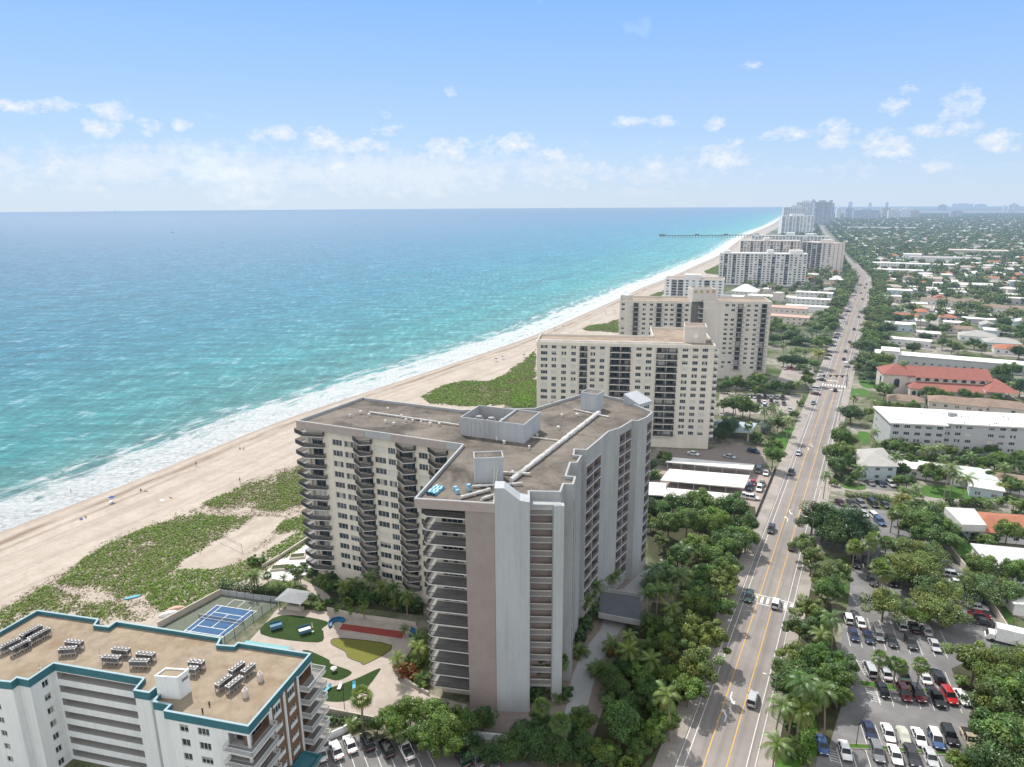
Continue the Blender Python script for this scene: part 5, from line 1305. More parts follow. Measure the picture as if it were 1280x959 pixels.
# furniture on the deck
M_blue = flat('blue_plastic', (.03, .13, .25), .5); M_cyan = flat('cyan_plastic', (.05, .30, .42), .5); M_wht = flat('white_plastic', (.70, .70, .68), .5)
def picnic(label, x, y, ang, canopy):
    g = z2((x, y))[0]; t = thing('picnic_set', label, 'picnic table', (g.x, g.y, .08), ang)
    MB().box((0, 0, .74), (2.6, 1.0, .08)).build('table_top', M_wht if canopy else M_blue, t)
    for s in (-1, 1):
        MB().box((0, s * 1.0, .44), (2.6, .4, .07)).build('bench', M_blue, t)
        MB().box((0, s * 1.25, .75), (2.6, .06, .4)).build('backrest', M_blue, t)
        lg = MB().box((s * 1.0, 0, .37), (.1, .8, .7)).box((s * 1.0, 0, .4), (.1, 2.4, .08)); lg.build('leg', M_dark, t)
picnic('blue picnic set on the turf next to the tennis fence', 768, 345, .5, False); picnic('blue picnic set with white table in the middle of the big turf', 958, 372, .5, True)
def umbrella(label, p, r=1.3, h=2.4, m=None, closed=False):
    t = thing('umbrella', label, 'umbrella', (p.x, p.y, .08)); MB().tube((0, 0, 0), (0, 0, h), .035, .035, 6).build('pole', M_metal, t); mb = MB()
    if closed: mb.tube((0, 0, h * .45), (0, 0, h), .16, .05, 8)
    else:
        for i in range(8):
            a, b = 2 * PI * i / 8, 2 * PI * (i + 1) / 8; mb.add([(0, 0, h + .25), (r * math.cos(a), r * math.sin(a), h - .2), (r * math.cos(b), r * math.sin(b), h - .2)], [(0, 1, 2)])
    mb.build('shade_cloth', m or M_blue, t); MB().tube((0, 0, 0), (0, 0, .08), .3, .3, 10).build('foot_plate', M_metal, t)
umbrella('closed white umbrella beside the white picnic table', z2((1010, 370))[0], closed=True, m=M_wht)
umbrella('small white shade square standing on the middle turf island', zz(200, 779, 5.2875, [(1150, 320)])[0], .7, 1.0, M_wht)
def lounger(label, p, ang, m):
    t = thing('sun_lounger', label, 'sun lounger', (p.x, p.y, .08), ang); MB().box((0, 0, .32), (1.3, .65, .07)).build('seat', m, t); mb = MB(); mb.add([(.65, -.32, .34), (1.2, -.32, .75), (1.2, .32, .75), (.65, .32, .34), (.65, -.32, .28), (1.2, -.32, .69), (1.2, .32, .69), (.65, .32, .28)], [(0, 1, 2, 3), (4, 7, 6, 5), (0, 4, 5, 1), (1, 5, 6, 2), (2, 6, 7, 3), (3, 7, 4, 0)]); mb.build('backrest', m, t)
    for x in (-.5, .5):
        for y in (-.26, .26): MB().box((x, y, .15), (.06, .06, .3)).build('leg', M_dark, t)
lounger('cyan lounger on the lowest turf strip, next to the white block', z5((283, 583))[0], 1.2, M_cyan); lounger('cyan lounger on the lowest turf strip, by the tall palm', z5((390, 573))[0], 1.8, M_cyan); lounger('white lounger pair seat in the middle of the lowest turf strip', z5((332, 575))[0], 1.5, M_wht)
def sofa(label, p, a0, a1, r):
    t = thing('curved_bench', label, 'bench', (p.x, p.y, .06)); s = MB(); b = MB(); n_ = 10
    arc = lambda rr, i: (rr * math.cos(a0 + (a1 - a0) * i / n_), rr * math.sin(a0 + (a1 - a0) * i / n_))
    for i in range(n_):
        s.prism([arc(r - .35, i), arc(r + .35, i), arc(r + .35, i + 1), arc(r - .35, i + 1)], .1, .45); b.prism([arc(r + .36, i), arc(r + .5, i), arc(r + .5, i + 1), arc(r + .36, i + 1)], .1, .9)
    s.build('seat', M_blue, t); b.build('backrest', M_blue, t)
sofa('curved blue bench at the seaward end of the red court', z5((322, 322))[0], .6, 3.9, 1.5); sofa('small curved blue bench at the tower end of the red court', z5((610, 358))[0], -1.5, 1.5, .9)
# dune odds and ends
t = thing('sand_board', 'light blue board lying on the sand above the tennis court', 'board', tuple(at(166, 747)), .5); MB().prism([(1.9 * math.cos(a) * (1 - .15 * math.sin(a)), .55 * math.sin(a)) for a in [2 * PI * i / 16 for i in range(16)]], .12, .25).build('deck', M_cyan, t); MB().box((-1.3, 0, .06), (.3, .05, .14)).build('fin', M_dark, t)
for lab, x, y, m in (('pinkish covered heap by the tennis court wall', 219, 763, mat('pink_cover', (.50, .33, .27))), ('white covered heap by the tennis court wall', 211, 769, M_whiteroof)):
    p = at(x, y); t = thing('covered_boat', lab, 'boat', (p.x, p.y, .05), .4); mb = MB(); prof = [(-2.2, .15, .3), (-1.2, .75, .7), (0, .95, .85), (1.2, .8, .75), (2.2, .2, .35)]
    for (x0, w0, h0), (x1, w1, h1) in zip(prof, prof[1:]): mb.add([(x0, -w0, 0), (x1, -w1, 0), (x1, -w1 * .6, h1), (x0, -w0 * .6, h0), (x0, w0 * .6, h0), (x1, w1 * .6, h1), (x1, w1, 0), (x0, w0, 0)], [(0, 1, 2, 3), (3, 2, 5, 4), (4, 5, 6, 7)])
    mb.build('cover', m, t); MB().box((0, 0, .08), (3.6, .3, .16)).build('keel', M_dark, t)
t = thing('volleyball_net', 'volleyball net standing on the sand court among the dune scrub', 'net', tuple(at(296, 689)), 0, None, True); pA, pB = at(303, 690), at(268, 673)
for p in (pA, pB): MB().tube((p.x, p.y, 0), (p.x, p.y, 2.6), .06, .05, 8).build('post', M_metal, t)
nm = MB(); c = (pA + pB) / 2
for k in range(6): nm.box((c.x, c.y, 1.5 + .19 * k), ((pB - pA).length, .02, .02), math.atan2((pB - pA).y, (pB - pA).x))
nm.build('mesh_net', M_dark, t)
# bridge over the sunken drive beside the tower
M_conc = mat('grey_concrete', (.36, .36, .36), .9, .08, .4)
P = [v2(p) for p in zz(640, 720, 3.985, [(430, 200), (640, 240), (640, 105), (440, 75)], 2.2)]
B_ = Building('footbridge', 'concrete entrance bridge with pale parapets between the tower and the palms', (*P[0], 0), 'bridge'); B_.part('deck', MB().prism(P, 1.7, 2.2, bottom=True), mat('dark_deck', (.13, .14, .16)))
for i, j in ((0, 1), (2, 3)): mb = MB(); a, b = Vector(P[i]), Vector(P[j]); c = (a + b) / 2; mb.box((c.x, c.y, 2.45), ((b - a).length, .3, 1.3), math.atan2((b - a).y, (b - a).x)); B_.part('parapet', mb, M_conc)
patch('driveway', zz(640, 720, 3.985, [(260, 700), (300, 500), (350, 380), (440, 270), (500, 80), (560, 60), (640, -20), (760, -60), (780, -30), (690, 60), (520, 300), (420, 480), (380, 640), (300, 690)]), M_conc, .05)

M_soil = mat('planting_soil_dark', (.060, .062, .034), .95, .25, .5)
patch('planting_bed', zz(640, 720, 3.985, [(470, 290), (660, 260), (700, 130), (900, 180), (1010, 300), (1000, 480), (820, 760), (640, 960), (380, 960), (420, 700), (450, 480)]), M_soil, .035)
patch('planting_bed', zz(700, 560, 3.525, [(370, 200), (480, 190), (860, 260), (870, 380), (770, 600), (650, 660), (560, 560), (430, 520), (390, 460)]), M_soil, .035)
patch('planting_bed', zz(920, 700, 3.53, [(330, 130), (420, 190), (430, 330), (490, 560), (400, 860), (130, 900), (170, 760), (240, 460), (260, 200)]), M_soil, .028)
patch('planting_bed', zz(360, 600, 5.2875, [(180, 600), (260, 610), (560, 690), (880, 800), (900, 900), (500, 850), (300, 800), (250, 730)]), M_soil, .07)
patch('planting_bed', zz(920, 700, 3.53, [(950, 480), (1080, 420), (1290, 470), (1290, 930), (1000, 930), (1090, 760), (1000, 600)]), M_soil, .036)
# car parks
lot1 = [at(x, y) for x, y in ((1012, 985), (1040, 880), (1052, 800), (1062, 740), (1066, 695), (1098, 660), (1150, 655), (1200, 712), (1248, 778), (1300, 850), (1330, 985))]
patch('car_park', lot1, M_lot, .02)
patch('car_park', zz(1020, 560, 4.881, [(80, 345), (470, 385), (560, 480), (380, 500), (30, 400)]), M_lot, .022)
patch('car_park', [at(x, y) for x, y in ((372, 985), (395, 935), (420, 918), (640, 945), (720, 985))], M_lot, .02)
patch('car_park', zz(860, 400, 5.768, [(225, 520), (830, 545), (760, 670), (225, 690)]), M_walk, .02)
patch('car_park', zz(860, 400, 5.768, [(690, 340), (900, 330), (920, 440), (640, 440)]), M_walk, .02)
patch('car_park', zz(780, 500, 5.2875, [(200, 430), (1000, 455), (870, 780), (150, 640)]), mat('pinkish_yard_paving', (.33, .27, .235), .9, .1, .5), .02)
patch('car_park', zz(780, 500, 5.2875, [(190, 330), (560, 330), (700, 290), (930, 320), (940, 420), (870, 430), (200, 380)]), M_paver, .024)
patch('car_park', zz(1020, 560, 4.881, [(300, 190), (490, 205), (480, 268), (290, 250)]), M_lot, .022)
# side street
mb = MB(); ribbon(mb, resample([at(x, y) for x, y in ((1024, 612), (1040, 609.5), (1062, 612), (1111, 618), (1157, 623), (1185, 627.5), (1230, 630), (1300, 640))], 4), -2.9, 2.9, .028); mb.build('side_street', M_walk, None, 'structure')
patch('driveway', zz(1020, 560, 4.881, [(920, 240), (1010, 235), (1170, 330), (1230, 380), (1050, 350)]), M_walk, .03)
lanes = [[(1220, 300), (1190, 310), (1150, 330)], [(1160, 368), (1163, 385), (1166, 408)]]
for L_ in ([(1163, 362), (1164, 380), (1167, 400), (1168, 409)], [(1085, 352), (1100, 335), (1112, 318), (1122, 305)], [(1020, 296), (1200, 285), (1290, 280)], [(1062, 436), (1180, 436), (1290, 448)]):
    mb = MB(); ribbon(mb, resample([at(x, y) for x, y in L_], 15), -3.2, 3.2, .03); mb.build('lane', M_walk, None, 'structure')
# lawns and gardens on the inland side
for pts in (zz(960, 500, 3.966, [(445, 160), (500, 165), (490, 215), (470, 220)]), zz(960, 500, 3.966, [(780, 425), (990, 440), (1010, 490), (790, 480)]), zz(960, 500, 3.966, [(360, 418), (470, 420), (480, 445), (390, 440)]), zz(960, 340, 3.972, [(455, 540), (565, 545), (570, 575), (480, 575)]),
            zz(960, 340, 3.972, [(410, 585), (480, 580), (500, 615), (420, 610)]), zz(960, 500, 3.966, [(1180, 590), (1240, 580), (1290, 610), (1290, 640)]), zz(960, 500, 3.966, [(960, 690), (1000, 700), (1050, 820), (1000, 830), (930, 740)]),
            zz(780, 500, 5.2875, [(930, 320), (1060, 330), (1130, 170), (1040, 210)]), zz(1080, 700, 6.345, [(1080, 360), (1110, 350), (1180, 470), (1150, 500)]), zz(880, 820, 5.777, [(720, 430), (800, 440), (820, 700), (700, 720)]), zz(880, 820, 5.777, [(900, 30), (980, 80), (1020, 230), (930, 220)]),
            zz(920, 700, 3.53, [(420, 80), (480, 110), (480, 150), (430, 140)]), zz(920, 700, 3.53, [(140, 820), (300, 860), (280, 914), (140, 900)])):
    patch('lawn', smooth_poly(pts), M_lawn, .034)
for pts in ([(120, 440), (180, 420), (310, 505), (130, 515)],):
    pass
# long planted islands of the car park
def isl(pts): patch('lawn', pts, M_lawn, .10); curb_ring('kerb', pts, M_walk, 0, .14, .15)
isl(zz(1060, 830, 5.777, [(75, 120), (150, 128), (640, 190), (660, 205), (320, 195), (90, 160)])); isl(zz(1060, 830, 5.777, [(-60, 570), (160, 585), (720, 640), (720, 665), (180, 620), (-60, 610)]))
isl(zz(920, 700, 3.53, [(610, 330), (700, 340), (700, 350), (610, 342)]))
patch('pool_deck', zz(1020, 560, 4.881, [(930, 635), (1130, 650), (1200, 760), (1010, 740)]), M_deck, .036)
M_pool = mat('pool_water', (.06, .36, .40), .1, .08, .8, spec=.5)
P = zz(1020, 560, 4.881, [(962, 640), (1035, 655), (1065, 718), (1000, 712)]); patch('swimming_pool', P, M_pool, .05); curb_ring('kerb', P, M_walk, .03, .14, .3)
patch('pool_deck', zz(1080, 700, 6.345, [(1080, 260), (1230, 280), (1300, 480), (1170, 430)]), M_deck, .036)
P = smooth_poly(zz(1080, 700, 6.345, [(1105, 275), (1200, 290), (1165, 325), (1235, 415), (1150, 395), (1105, 330)])); patch('swimming_pool', P, M_pool, .05); curb_ring('kerb', P, M_walk, .03, .14, .3)
# stall lines
mb = MB()
def stalls(p0, p1, head0, head1, n_, L=5.0):
    """n_+1 lines from p0 to p1 (both world), each along the heading"""
    d = (head1 - head0).normalized()
    for i in range(n_ + 1):
        q = p0.lerp(p1, i / n_); line(q, q + d * L, .055, .032)
q5 = lambda *p: zz(1060, 830, 5.777, p)
h0, h1 = q5((200, 450), (245, 580))
stalls(*q5((90, 435), (830, 490)), h0, h1, 7); stalls(*q5((-80, 600), (760, 680)), h0, h1, 8)
h2, h3 = q5((545, 225), (582, 330)); stalls(*q5((200, 170), (770, 225)), h2, h3, 6, 5.2); stalls(*q5((130, 0), (700, 60)), h2, h3, 6, 5.4)
z7 = lambda *p: zz(920, 700, 3.53, p)
h4, h5 = z7((500, 320), (515, 380)); stalls(*z7((475, 240), (900, 310)), *z7((480, 245), (497, 310)), 8, 5.2); stalls(*z7((490, 320), (905, 370)), h4, h5, 8, 5.2)
k5 = lambda *p: zz(360, 830, 4.888, p); stalls(*k5((215, 530), (850, 530)), *k5((400, 450), (455, 600)), 8, 6)
for a, b, n_ in ((z7((530, 440))[0], z7((570, 510))[0], 6), (z7((570, 560))[0], z7((600, 625))[0], 6), (z7((505, 150))[0], z7((535, 200))[0], 6), (z7((400, 830))[0], z7((420, 890))[0], 5)):
    d = (b - a); nn_ = Vector((-d.y, d.x, 0)).normalized() * 1.6
    line(a, b, .05, .033); line(a + nn_, b + nn_, .05, .033)
    for i in range(n_): q = a.lerp(b, (i + .5) / n_); line(q, q + nn_ + d.normalized() * .4, .05, .0335)
mb.build('stall_marking', M_white, None, 'structure')
# street lamps and signal beam
def lamp(label, p, ang, h=8.5, arm=1.8):
    t = thing('street_lamp', label, 'street lamp', (p.x, p.y, 0), ang); MB().tube((0, 0, 0), (0, 0, h), .11, .06, 8).build('pole', M_metal, t); MB().tube((0, 0, h - .05), (arm, 0, h + .25), .045, .04, 6).build('arm', M_metal, t); MB().box((arm + .25, 0, h + .24), (.7, .28, .14)).build('lamp_head', M_frame_w, t)
def lotlamp(label, p):
    t = thing('car_park_lamp', label, 'street lamp', (p.x, p.y, 0)); MB().tube((0, 0, 0), (0, 0, 4.6), .07, .05, 8).build('pole', M_dark, t); MB().tube((0, 0, 4.5), (0, 0, 4.95), .12, .26, 8).tube((0, 0, 4.95), (0, 0, 5.1), .3, .08, 8).build('lamp_head', M_dark, t)
lotlamp('dark lamp post on the planted strip between the two front car rows', q5((58, 590))[0]); lotlamp('slim lamp post on the garden deck by the tall palm', z5((352, 660))[0])
ordn = ['first', 'second', 'third', 'fourth', 'fifth', 'sixth', 'seventh', 'eighth', 'ninth', 'tenth', 'eleventh', 'twelfth', 'thirteenth', 'fourteenth', 'fifteenth', 'sixteenth', 'seventeenth', 'eighteenth', 'nineteenth', 'twentieth']
ordn += ['twenty-' + o for o in ordn[:9]] + ['thirtieth'] + ['thirty-' + o for o in ordn[:9]] + ['fortieth'] + ['forty-' + o for o in ordn[:9]] + ['fiftieth'] + ['fifty-' + o for o in ordn[:9]] + ['sixtieth']
lampn = 0
for y in (112, 178, 236, 292, 352, 420, 500):
    p, d = road_at(y, 6.9); lamp(ordn[lampn] + ' street lamp along the inland kerb, counted up the road from the camera', Vector((p.x, p.y, 0)), math.atan2(-d.x, d.y) + PI); lampn += 1
sg = at(1059.4, 486); t = thing('traffic_signal', 'traffic signal beam spanning the coastal road with dark signal heads', 'traffic signal', (sg.x, sg.y, 0), 0, None, True)
a, b = at(1059.4, 470.2, 6), at(1027.3, 469, 6); MB().tube((a.x, a.y, 0), (a.x, a.y, 7), .2, .15, 8).build('pole', M_dark, t); MB().tube((a.x, a.y, 6.1), (b.x, b.y, 6.1), .16, .10, 8).build('beam', M_dark, t)
for k in (.2, .42, .66, .9):
    p = a.lerp(b, k); MB().box((p.x, p.y, 5.75), (.9, .45, 1.1), 0).build('signal_head', M_dark, t)
M_sign = flat('sign_green', (.03, .16, .08), .5); M_signw = flat('sign_white', (.7, .7, .7), .5)
def sign(label, p, m, w=.9, h=.6, H_=2.6):
    t = thing('road_sign', label, 'sign', (p.x, p.y, 0)); MB().tube((0, 0, 0), (0, 0, H_), .04, .04, 6).build('pole', M_metal, t); MB().box((0, -.05, H_ - h / 2), (w, .04, h)).build('panel', m, t)
sign('pale road sign on the side street corner', zz(960, 500, 3.966, [(215, 520)])[0], M_signw, 1.0, .8); sign('small white sign on the lawn before the hip roofed house', zz(960, 500, 3.966, [(388, 415)])[0], M_signw, 1.4, .9, 1.6); sign('tall brown post sign at the side street mouth', zz(960, 500, 3.966, [(298, 452)])[0], mat('sign_brown', (.2, .12, .08)), .5, 1.0, 3.6)
# ---------------------------------------------------------------- plants
rng = np.random.default_rng(11)
M_bark = mat('tree_bark', (.16, .125, .095), .95, .15, 2.0); M_palmbark = mat('palm_bark', (.25, .21, .175), .95, .12, 3.0)
M_leaf = leaf_mat('broad_leaves', (.108, .185, .042)); M_palm = leaf_mat('palm_leaves', (.125, .190, .055), yellow=.3); M_dkleaf = leaf_mat('dark_ficus_leaves', (.060, .115, .036), yellow=.15)
M_olive = leaf_mat('olive_leaves', (.130, .185, .055), yellow=.25); M_red = leaf_mat('croton_leaves', (.26, .10, .035), yellow=.1); M_silver = leaf_mat('silver_fan_leaves', (.20, .24, .24), yellow=0); M_ylw = leaf_mat('yellow_palm_leaves', (.20, .20, .035), yellow=.1)
M_far = tinted('far_foliage', .9, .1, amt=.25, scale=.12)
def quads(C, size, up=.55, rngq=rng, asp=.55, outward=None):
    """leaf quads round the centres C: random tilt, biased to face up and outward"""
    n = len(C); N = rngq.normal(size=(n, 3)); N[:, 2] = np.abs(N[:, 2]) + up
    if outward is not None: N += outward * 1.1
    N /= np.linalg.norm(N, axis=1)[:, None]
    A = np.cross(N, rngq.normal(size=(n, 3))); A /= np.linalg.norm(A, axis=1)[:, None]; Bv = np.cross(N, A)
    s = (size * rngq.uniform(.65, 1.35, n))[:, None]
    V = np.stack([C - A * s, C - Bv * s * asp, C + A * s, C + Bv * s * asp], 1).reshape(-1, 3)
    return V, np.arange(4 * n).reshape(n, 4)
def crown(R, H, n, size, clumps=16, flat_=.75, seed=0, base=.0, hollow=.35, ragged=.32):
    """crown of leaf clumps, light ones on top and dark ones below and inside; centre at z=base+H/2"""
    r = np.random.default_rng(seed); cs = []
    for i in range(clumps):
        th = i * 2.39996 + r.uniform(-.4, .4); u = (i + .5) / clumps; z = 1 - 1.55 * u; rad = math.sqrt(max(0, 1 - z * z))
        k = r.uniform(.50, .90) * (1 + r.uniform(-ragged, ragged * .6)); cs.append((R * k * rad * math.cos(th), R * k * rad * math.sin(th), H / 2 * k * z * 1.05))
    cs += [(R * r.uniform(-.3, .3), R * r.uniform(-.3, .3), H * r.uniform(-.1, .2)) for _ in range(max(2, clumps // 6))]
    cs = np.array(cs); per = n // len(cs); P, T, O = [], [], []
    for c in cs:
        cr = R * r.uniform(.17, .40); d = r.normal(size=(per, 3)); d /= np.linalg.norm(d, axis=1)[:, None]
        rr = r.uniform(hollow, 1.0, (per, 1)) ** .6; q = c + d * rr * np.array([cr, cr, cr * flat_]); P.append(q); O.append(d)
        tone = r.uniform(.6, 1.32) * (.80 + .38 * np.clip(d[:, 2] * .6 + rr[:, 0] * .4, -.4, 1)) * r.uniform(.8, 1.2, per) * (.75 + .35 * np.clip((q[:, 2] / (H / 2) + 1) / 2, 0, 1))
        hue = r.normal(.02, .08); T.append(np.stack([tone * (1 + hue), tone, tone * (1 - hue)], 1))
    P = np.concatenate(P); P[:, 2] += base + H / 2
    V, F = quads(P, size, .45, r, .6, np.concatenate(O)); return V, F, np.concatenate(T)
def trunk_mb(h, r, limbs=4, spread=2.0, seed=0, lean=.0):
    rr = random.Random(seed); mb = MB(); p = Vector((0, 0, -.1)); q = None
    segs = 4
    for i in range(segs):
        q = Vector((lean * (i + 1) / segs + rr.uniform(-.08, .08), rr.uniform(-.08, .08), h * .55 * (i + 1) / segs)); mb.tube(p, q, r * (1 - .1 * i), r * (1 - .1 * (i + 1)), 8, cap=False); p = q
    for k in range(limbs):
        a = 2 * PI * k / limbs + rr.uniform(-.4, .4); s = spread * rr.uniform(.6, 1.1); m_ = q + Vector((math.cos(a) * s * .5, math.sin(a) * s * .5, h * .22)); e = q + Vector((math.cos(a) * s, math.sin(a) * s, h * rr.uniform(.35, .5)))
        mb.tube(q - Vector((0, 0, .1)), m_, r * .5, r * .33, 6, cap=False); mb.tube(m_, e, r * .33, r * .12, 5, cap=False)
        e2 = m_ + Vector((math.cos(a + 1) * s * .5, math.sin(a + 1) * s * .5, h * .25)); mb.tube(m_, e2, r * .25, r * .08, 5, cap=False)
    return mb
def frond(mb_v, mb_f, mb_t, az, el0, L, droop, tone, leaf=.5, pairs=13, wid=.10, r=random):
    """pinnate palm frond: arching rib with leaflets hanging to both sides"""
    p = Vector((0, 0, 0)); d = Vector((math.cos(az) * math.cos(el0), math.sin(az) * math.cos(el0), math.sin(el0))); side = Vector((-math.sin(az), math.cos(az), 0)); step = L / pairs
    for i in range(pairs):
        e = el0 - droop * ((i + 1) / pairs) ** 1.25; d = Vector((math.cos(az) * math.cos(e), math.sin(az) * math.cos(e), math.sin(e))); q = p + d * step; k = math.sin(PI * (i + .9) / (pairs + .8)) ** .6
        for s in (-1, 1):
            tip = q + side * s * leaf * k + d * leaf * .45 * k - Vector((0, 0, leaf * .42 * k)); b = len(mb_v); w = d * wid
            mb_v += [p - w * .4, p + w, tip + w * .35, tip - w * .2]; mb_f.append((b, b + 1, b + 2, b + 3)); mb_t.append(tone * r.uniform(.8, 1.2) * (1.1 if s > 0 else .9))
        p = q
def palm_crown(nf, L, seed, leaf=.55, droop=(1.0, 2.2), pairs=13, wid=.12, lowest=-.5):
    r = random.Random(seed); v, f, t = [], [], []
    for i in range(nf):
        u = i / nf; el = 1.25 - (1.25 - lowest) * u + r.uniform(-.15, .15); frond(v, f, t, i * 2.39996 + r.uniform(-.2, .2), el, L * r.uniform(.85, 1.1), droop[0] + (droop[1] - droop[0]) * r.random() * (1 - u * .4), (1.2 - .45 * u) * r.uniform(.85, 1.1), leaf, pairs, wid, r)
    T = np.repeat(np.array(t)[:, None], 3, 1)
    for i in range(len(T)):
        if i // (2 * pairs) >= nf - 2: T[i] *= (1.7, 1.15, .8)
    return np.array([tuple(p) for p in v]), np.array(f), T
def fan_crown(nf, R, seed):
    r = random.Random(seed); V, F, T = [], [], []
    for i in range(nf):
        az = i * 2.39996; el = 1.35 - 2.25 * i / nf + r.uniform(-.2, .2); d = Vector((math.cos(az) * math.cos(el), math.sin(az) * math.cos(el), math.sin(el))); side = Vector((-math.sin(az), math.cos(az), 0)); up = d.cross(side); c = d * R * .5; tone = (1.2 - .5 * i / nf) * r.uniform(.85, 1.15)
        for k in range(9):
            a = (k - 4) * .34; dd = (d * math.cos(a) + side * math.sin(a)); tip = c + dd * R * .60 * (1 - .12 * abs(k - 4) / 4) - Vector((0, 0, .24 * R)); wv = (side * math.cos(a) - d * math.sin(a)) * R * .06; m_ = c + dd * R * .34; b = len(V)
            V += [c, m_ - wv, tip, m_ + wv]; F.append((b, b + 1, b + 2, b + 3)); q = tone * r.uniform(.8, 1.2); T.append((q, q, q))
    T = np.array(T); T[-9 * 3:] *= (1.8, 1.2, .8)
    return np.array([tuple(p) for p in V]), np.array(F), T
KIND = {}
def kind(key, crown_data, leafm, trunk, barkm, crown_z=0.0, off=(0, 0)):
    V, F, T = crown_data; V = V + np.array([off[0], off[1], crown_z]); KIND[key] = (np_mesh('crown', V, F, leafm, T), trunk.mesh('trunk', [barkm]))
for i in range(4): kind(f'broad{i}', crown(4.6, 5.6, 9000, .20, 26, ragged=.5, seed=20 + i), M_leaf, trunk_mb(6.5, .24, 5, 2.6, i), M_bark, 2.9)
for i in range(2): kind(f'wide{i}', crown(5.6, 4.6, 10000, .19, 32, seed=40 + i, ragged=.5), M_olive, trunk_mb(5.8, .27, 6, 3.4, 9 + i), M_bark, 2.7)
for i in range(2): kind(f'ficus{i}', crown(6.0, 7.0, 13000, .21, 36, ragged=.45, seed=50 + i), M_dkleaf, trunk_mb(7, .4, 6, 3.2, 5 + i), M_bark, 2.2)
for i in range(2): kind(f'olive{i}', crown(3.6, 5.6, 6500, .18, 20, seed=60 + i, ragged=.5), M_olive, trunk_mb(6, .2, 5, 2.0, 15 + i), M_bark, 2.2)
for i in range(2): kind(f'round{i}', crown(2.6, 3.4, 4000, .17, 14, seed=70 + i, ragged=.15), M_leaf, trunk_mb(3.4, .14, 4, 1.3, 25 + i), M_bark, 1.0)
kind('bush0', crown(1.6, 1.9, 1700, .15, 10, seed=80), M_leaf, trunk_mb(1.2, .08, 4, .8, 31), M_bark, .05); kind('bush1', crown(1.6, 1.9, 1700, .15, 10, seed=81), M_dkleaf, trunk_mb(1.2, .08, 4, .8, 32), M_bark, .05)
kind('croton', crown(1.7, 1.9, 1800, .15, 10, seed=82), M_red, trunk_mb(1.2, .08, 4, .8, 33), M_bark, .05)
def palm_trunk(h, r, lean, seed=0):
    mb = MB(); p = Vector((0, 0, -.1)); n_ = 8; rr = random.Random(seed)
    for i in range(n_): t = (i + 1) / n_; q = Vector((lean * t ** 1.7, 0, h * t)); mb.tube(p, q, r * (1.25 if i == 0 else 1) * (1 - .25 * i / n_), r * (1 - .25 * t), 8, cap=(i == n_ - 1)); p = q
    return mb
for i, (h, lean) in enumerate(((7.5, .6), (9, 1.3), (6.2, .2))): kind(f'coco{i}', palm_crown(20, 3.1, 90 + i, .62, (1.1, 2.2), 14, .13), M_palm, palm_trunk(h, .17, lean), M_palmbark, h, (lean, 0))
for i, h in enumerate((6.6, 5.4)): kind(f'sabal{i}', fan_crown(30, 2.05, 95 + i), M_palm, palm_trunk(h, .19, .1), M_palmbark, h + .1, (.1, 0))
kind('fanlow', fan_crown(30, 1.6, 99), M_palm, palm_trunk(1.2, .2, 0), M_palmbark, 1.3); kind('silver', fan_crown(40, 2.3, 98), M_silver, palm_trunk(2.2, .25, 0), M_palmbark, 2.4)
kind('royal0', palm_crown(16, 2.9, 100, .6, (.7, 1.6), 13, .14, .0), M_palm, palm_trunk(9, .2, 0), M_palmbark, 9.0); kind('areca', palm_crown(34, 2.6, 101, .5, (.8, 1.8), 12, .12, .1), M_palm, palm_trunk(1.2, .3, 0), M_palmbark, .9); kind('goldpalm', palm_crown(26, 2.4, 102, .5, (.9, 1.8), 12, .12, .0), M_ylw, palm_trunk(3.2, .14, .2), M_palmbark, 3.2, (.2, 0))
kind('spike', palm_crown(18, 1.5, 103, .3, (.5, 1.2), 9, .1, -.2), M_palm, palm_trunk(2.4, .09, .1), M_palmbark, 2.4, (.1, 0))
CROWN_Z = {'broad': 5.6, 'wide': 5.0, 'ficus': 5.6, 'olive': 5.0, 'round': 2.8, 'bush': 1.0, 'croton': 1.0, 'coco': 8.0, 'sabal': 6.3, 'fanlow': 1.4, 'silver': 2.5, 'royal': 9.2, 'areca': 2.6, 'goldpalm': 3.8, 'spike': 2.8}
CAT = {'broad': ('broadleaf_tree', 'tree'), 'wide': ('spreading_tree', 'tree'), 'ficus': ('ficus_tree', 'tree'), 'olive': ('olive_green_tree', 'tree'), 'round': ('small_tree', 'tree'), 'bush': ('bush', 'bush'), 'croton': ('croton_bush', 'bush'), 'coco': ('coconut_palm', 'palm'),
       'sabal': ('cabbage_palm', 'palm'), 'fanlow': ('fan_palm', 'palm'), 'silver': ('silver_palm', 'palm'), 'royal': ('royal_palm', 'palm'), 'areca': ('areca_palm', 'palm'), 'goldpalm': ('golden_palm', 'palm'), 'spike': ('young_palm', 'palm')}
TREES = []; ntree = 0
def plant(key, x, y, label, s=1.0, rz=None, group=None, zs=1.0):
    global ntree
    fam = key.rstrip('0123456789'); nm, ct = CAT[fam]; c, t = KIND[key]
    o = thing(nm, label, ct, (x, y, drop(x, y)), random.uniform(0, 6.28) if rz is None else rz, group); o.scale = (s, s * random.uniform(.88, 1.14), s * zs * random.uniform(.85, 1.22))
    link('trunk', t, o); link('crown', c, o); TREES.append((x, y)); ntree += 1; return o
def crown_at(key, px, py, label, s=1.0, rz=None, group=None, zs=1.0):
    """plant whose crown's middle shows at the given point of the view"""
    fam = key.rstrip('0123456789'); g = at(px, py, CROWN_Z[fam] * s * zs); return plant(key, g.x, g.y, label, s, rz, group, zs)
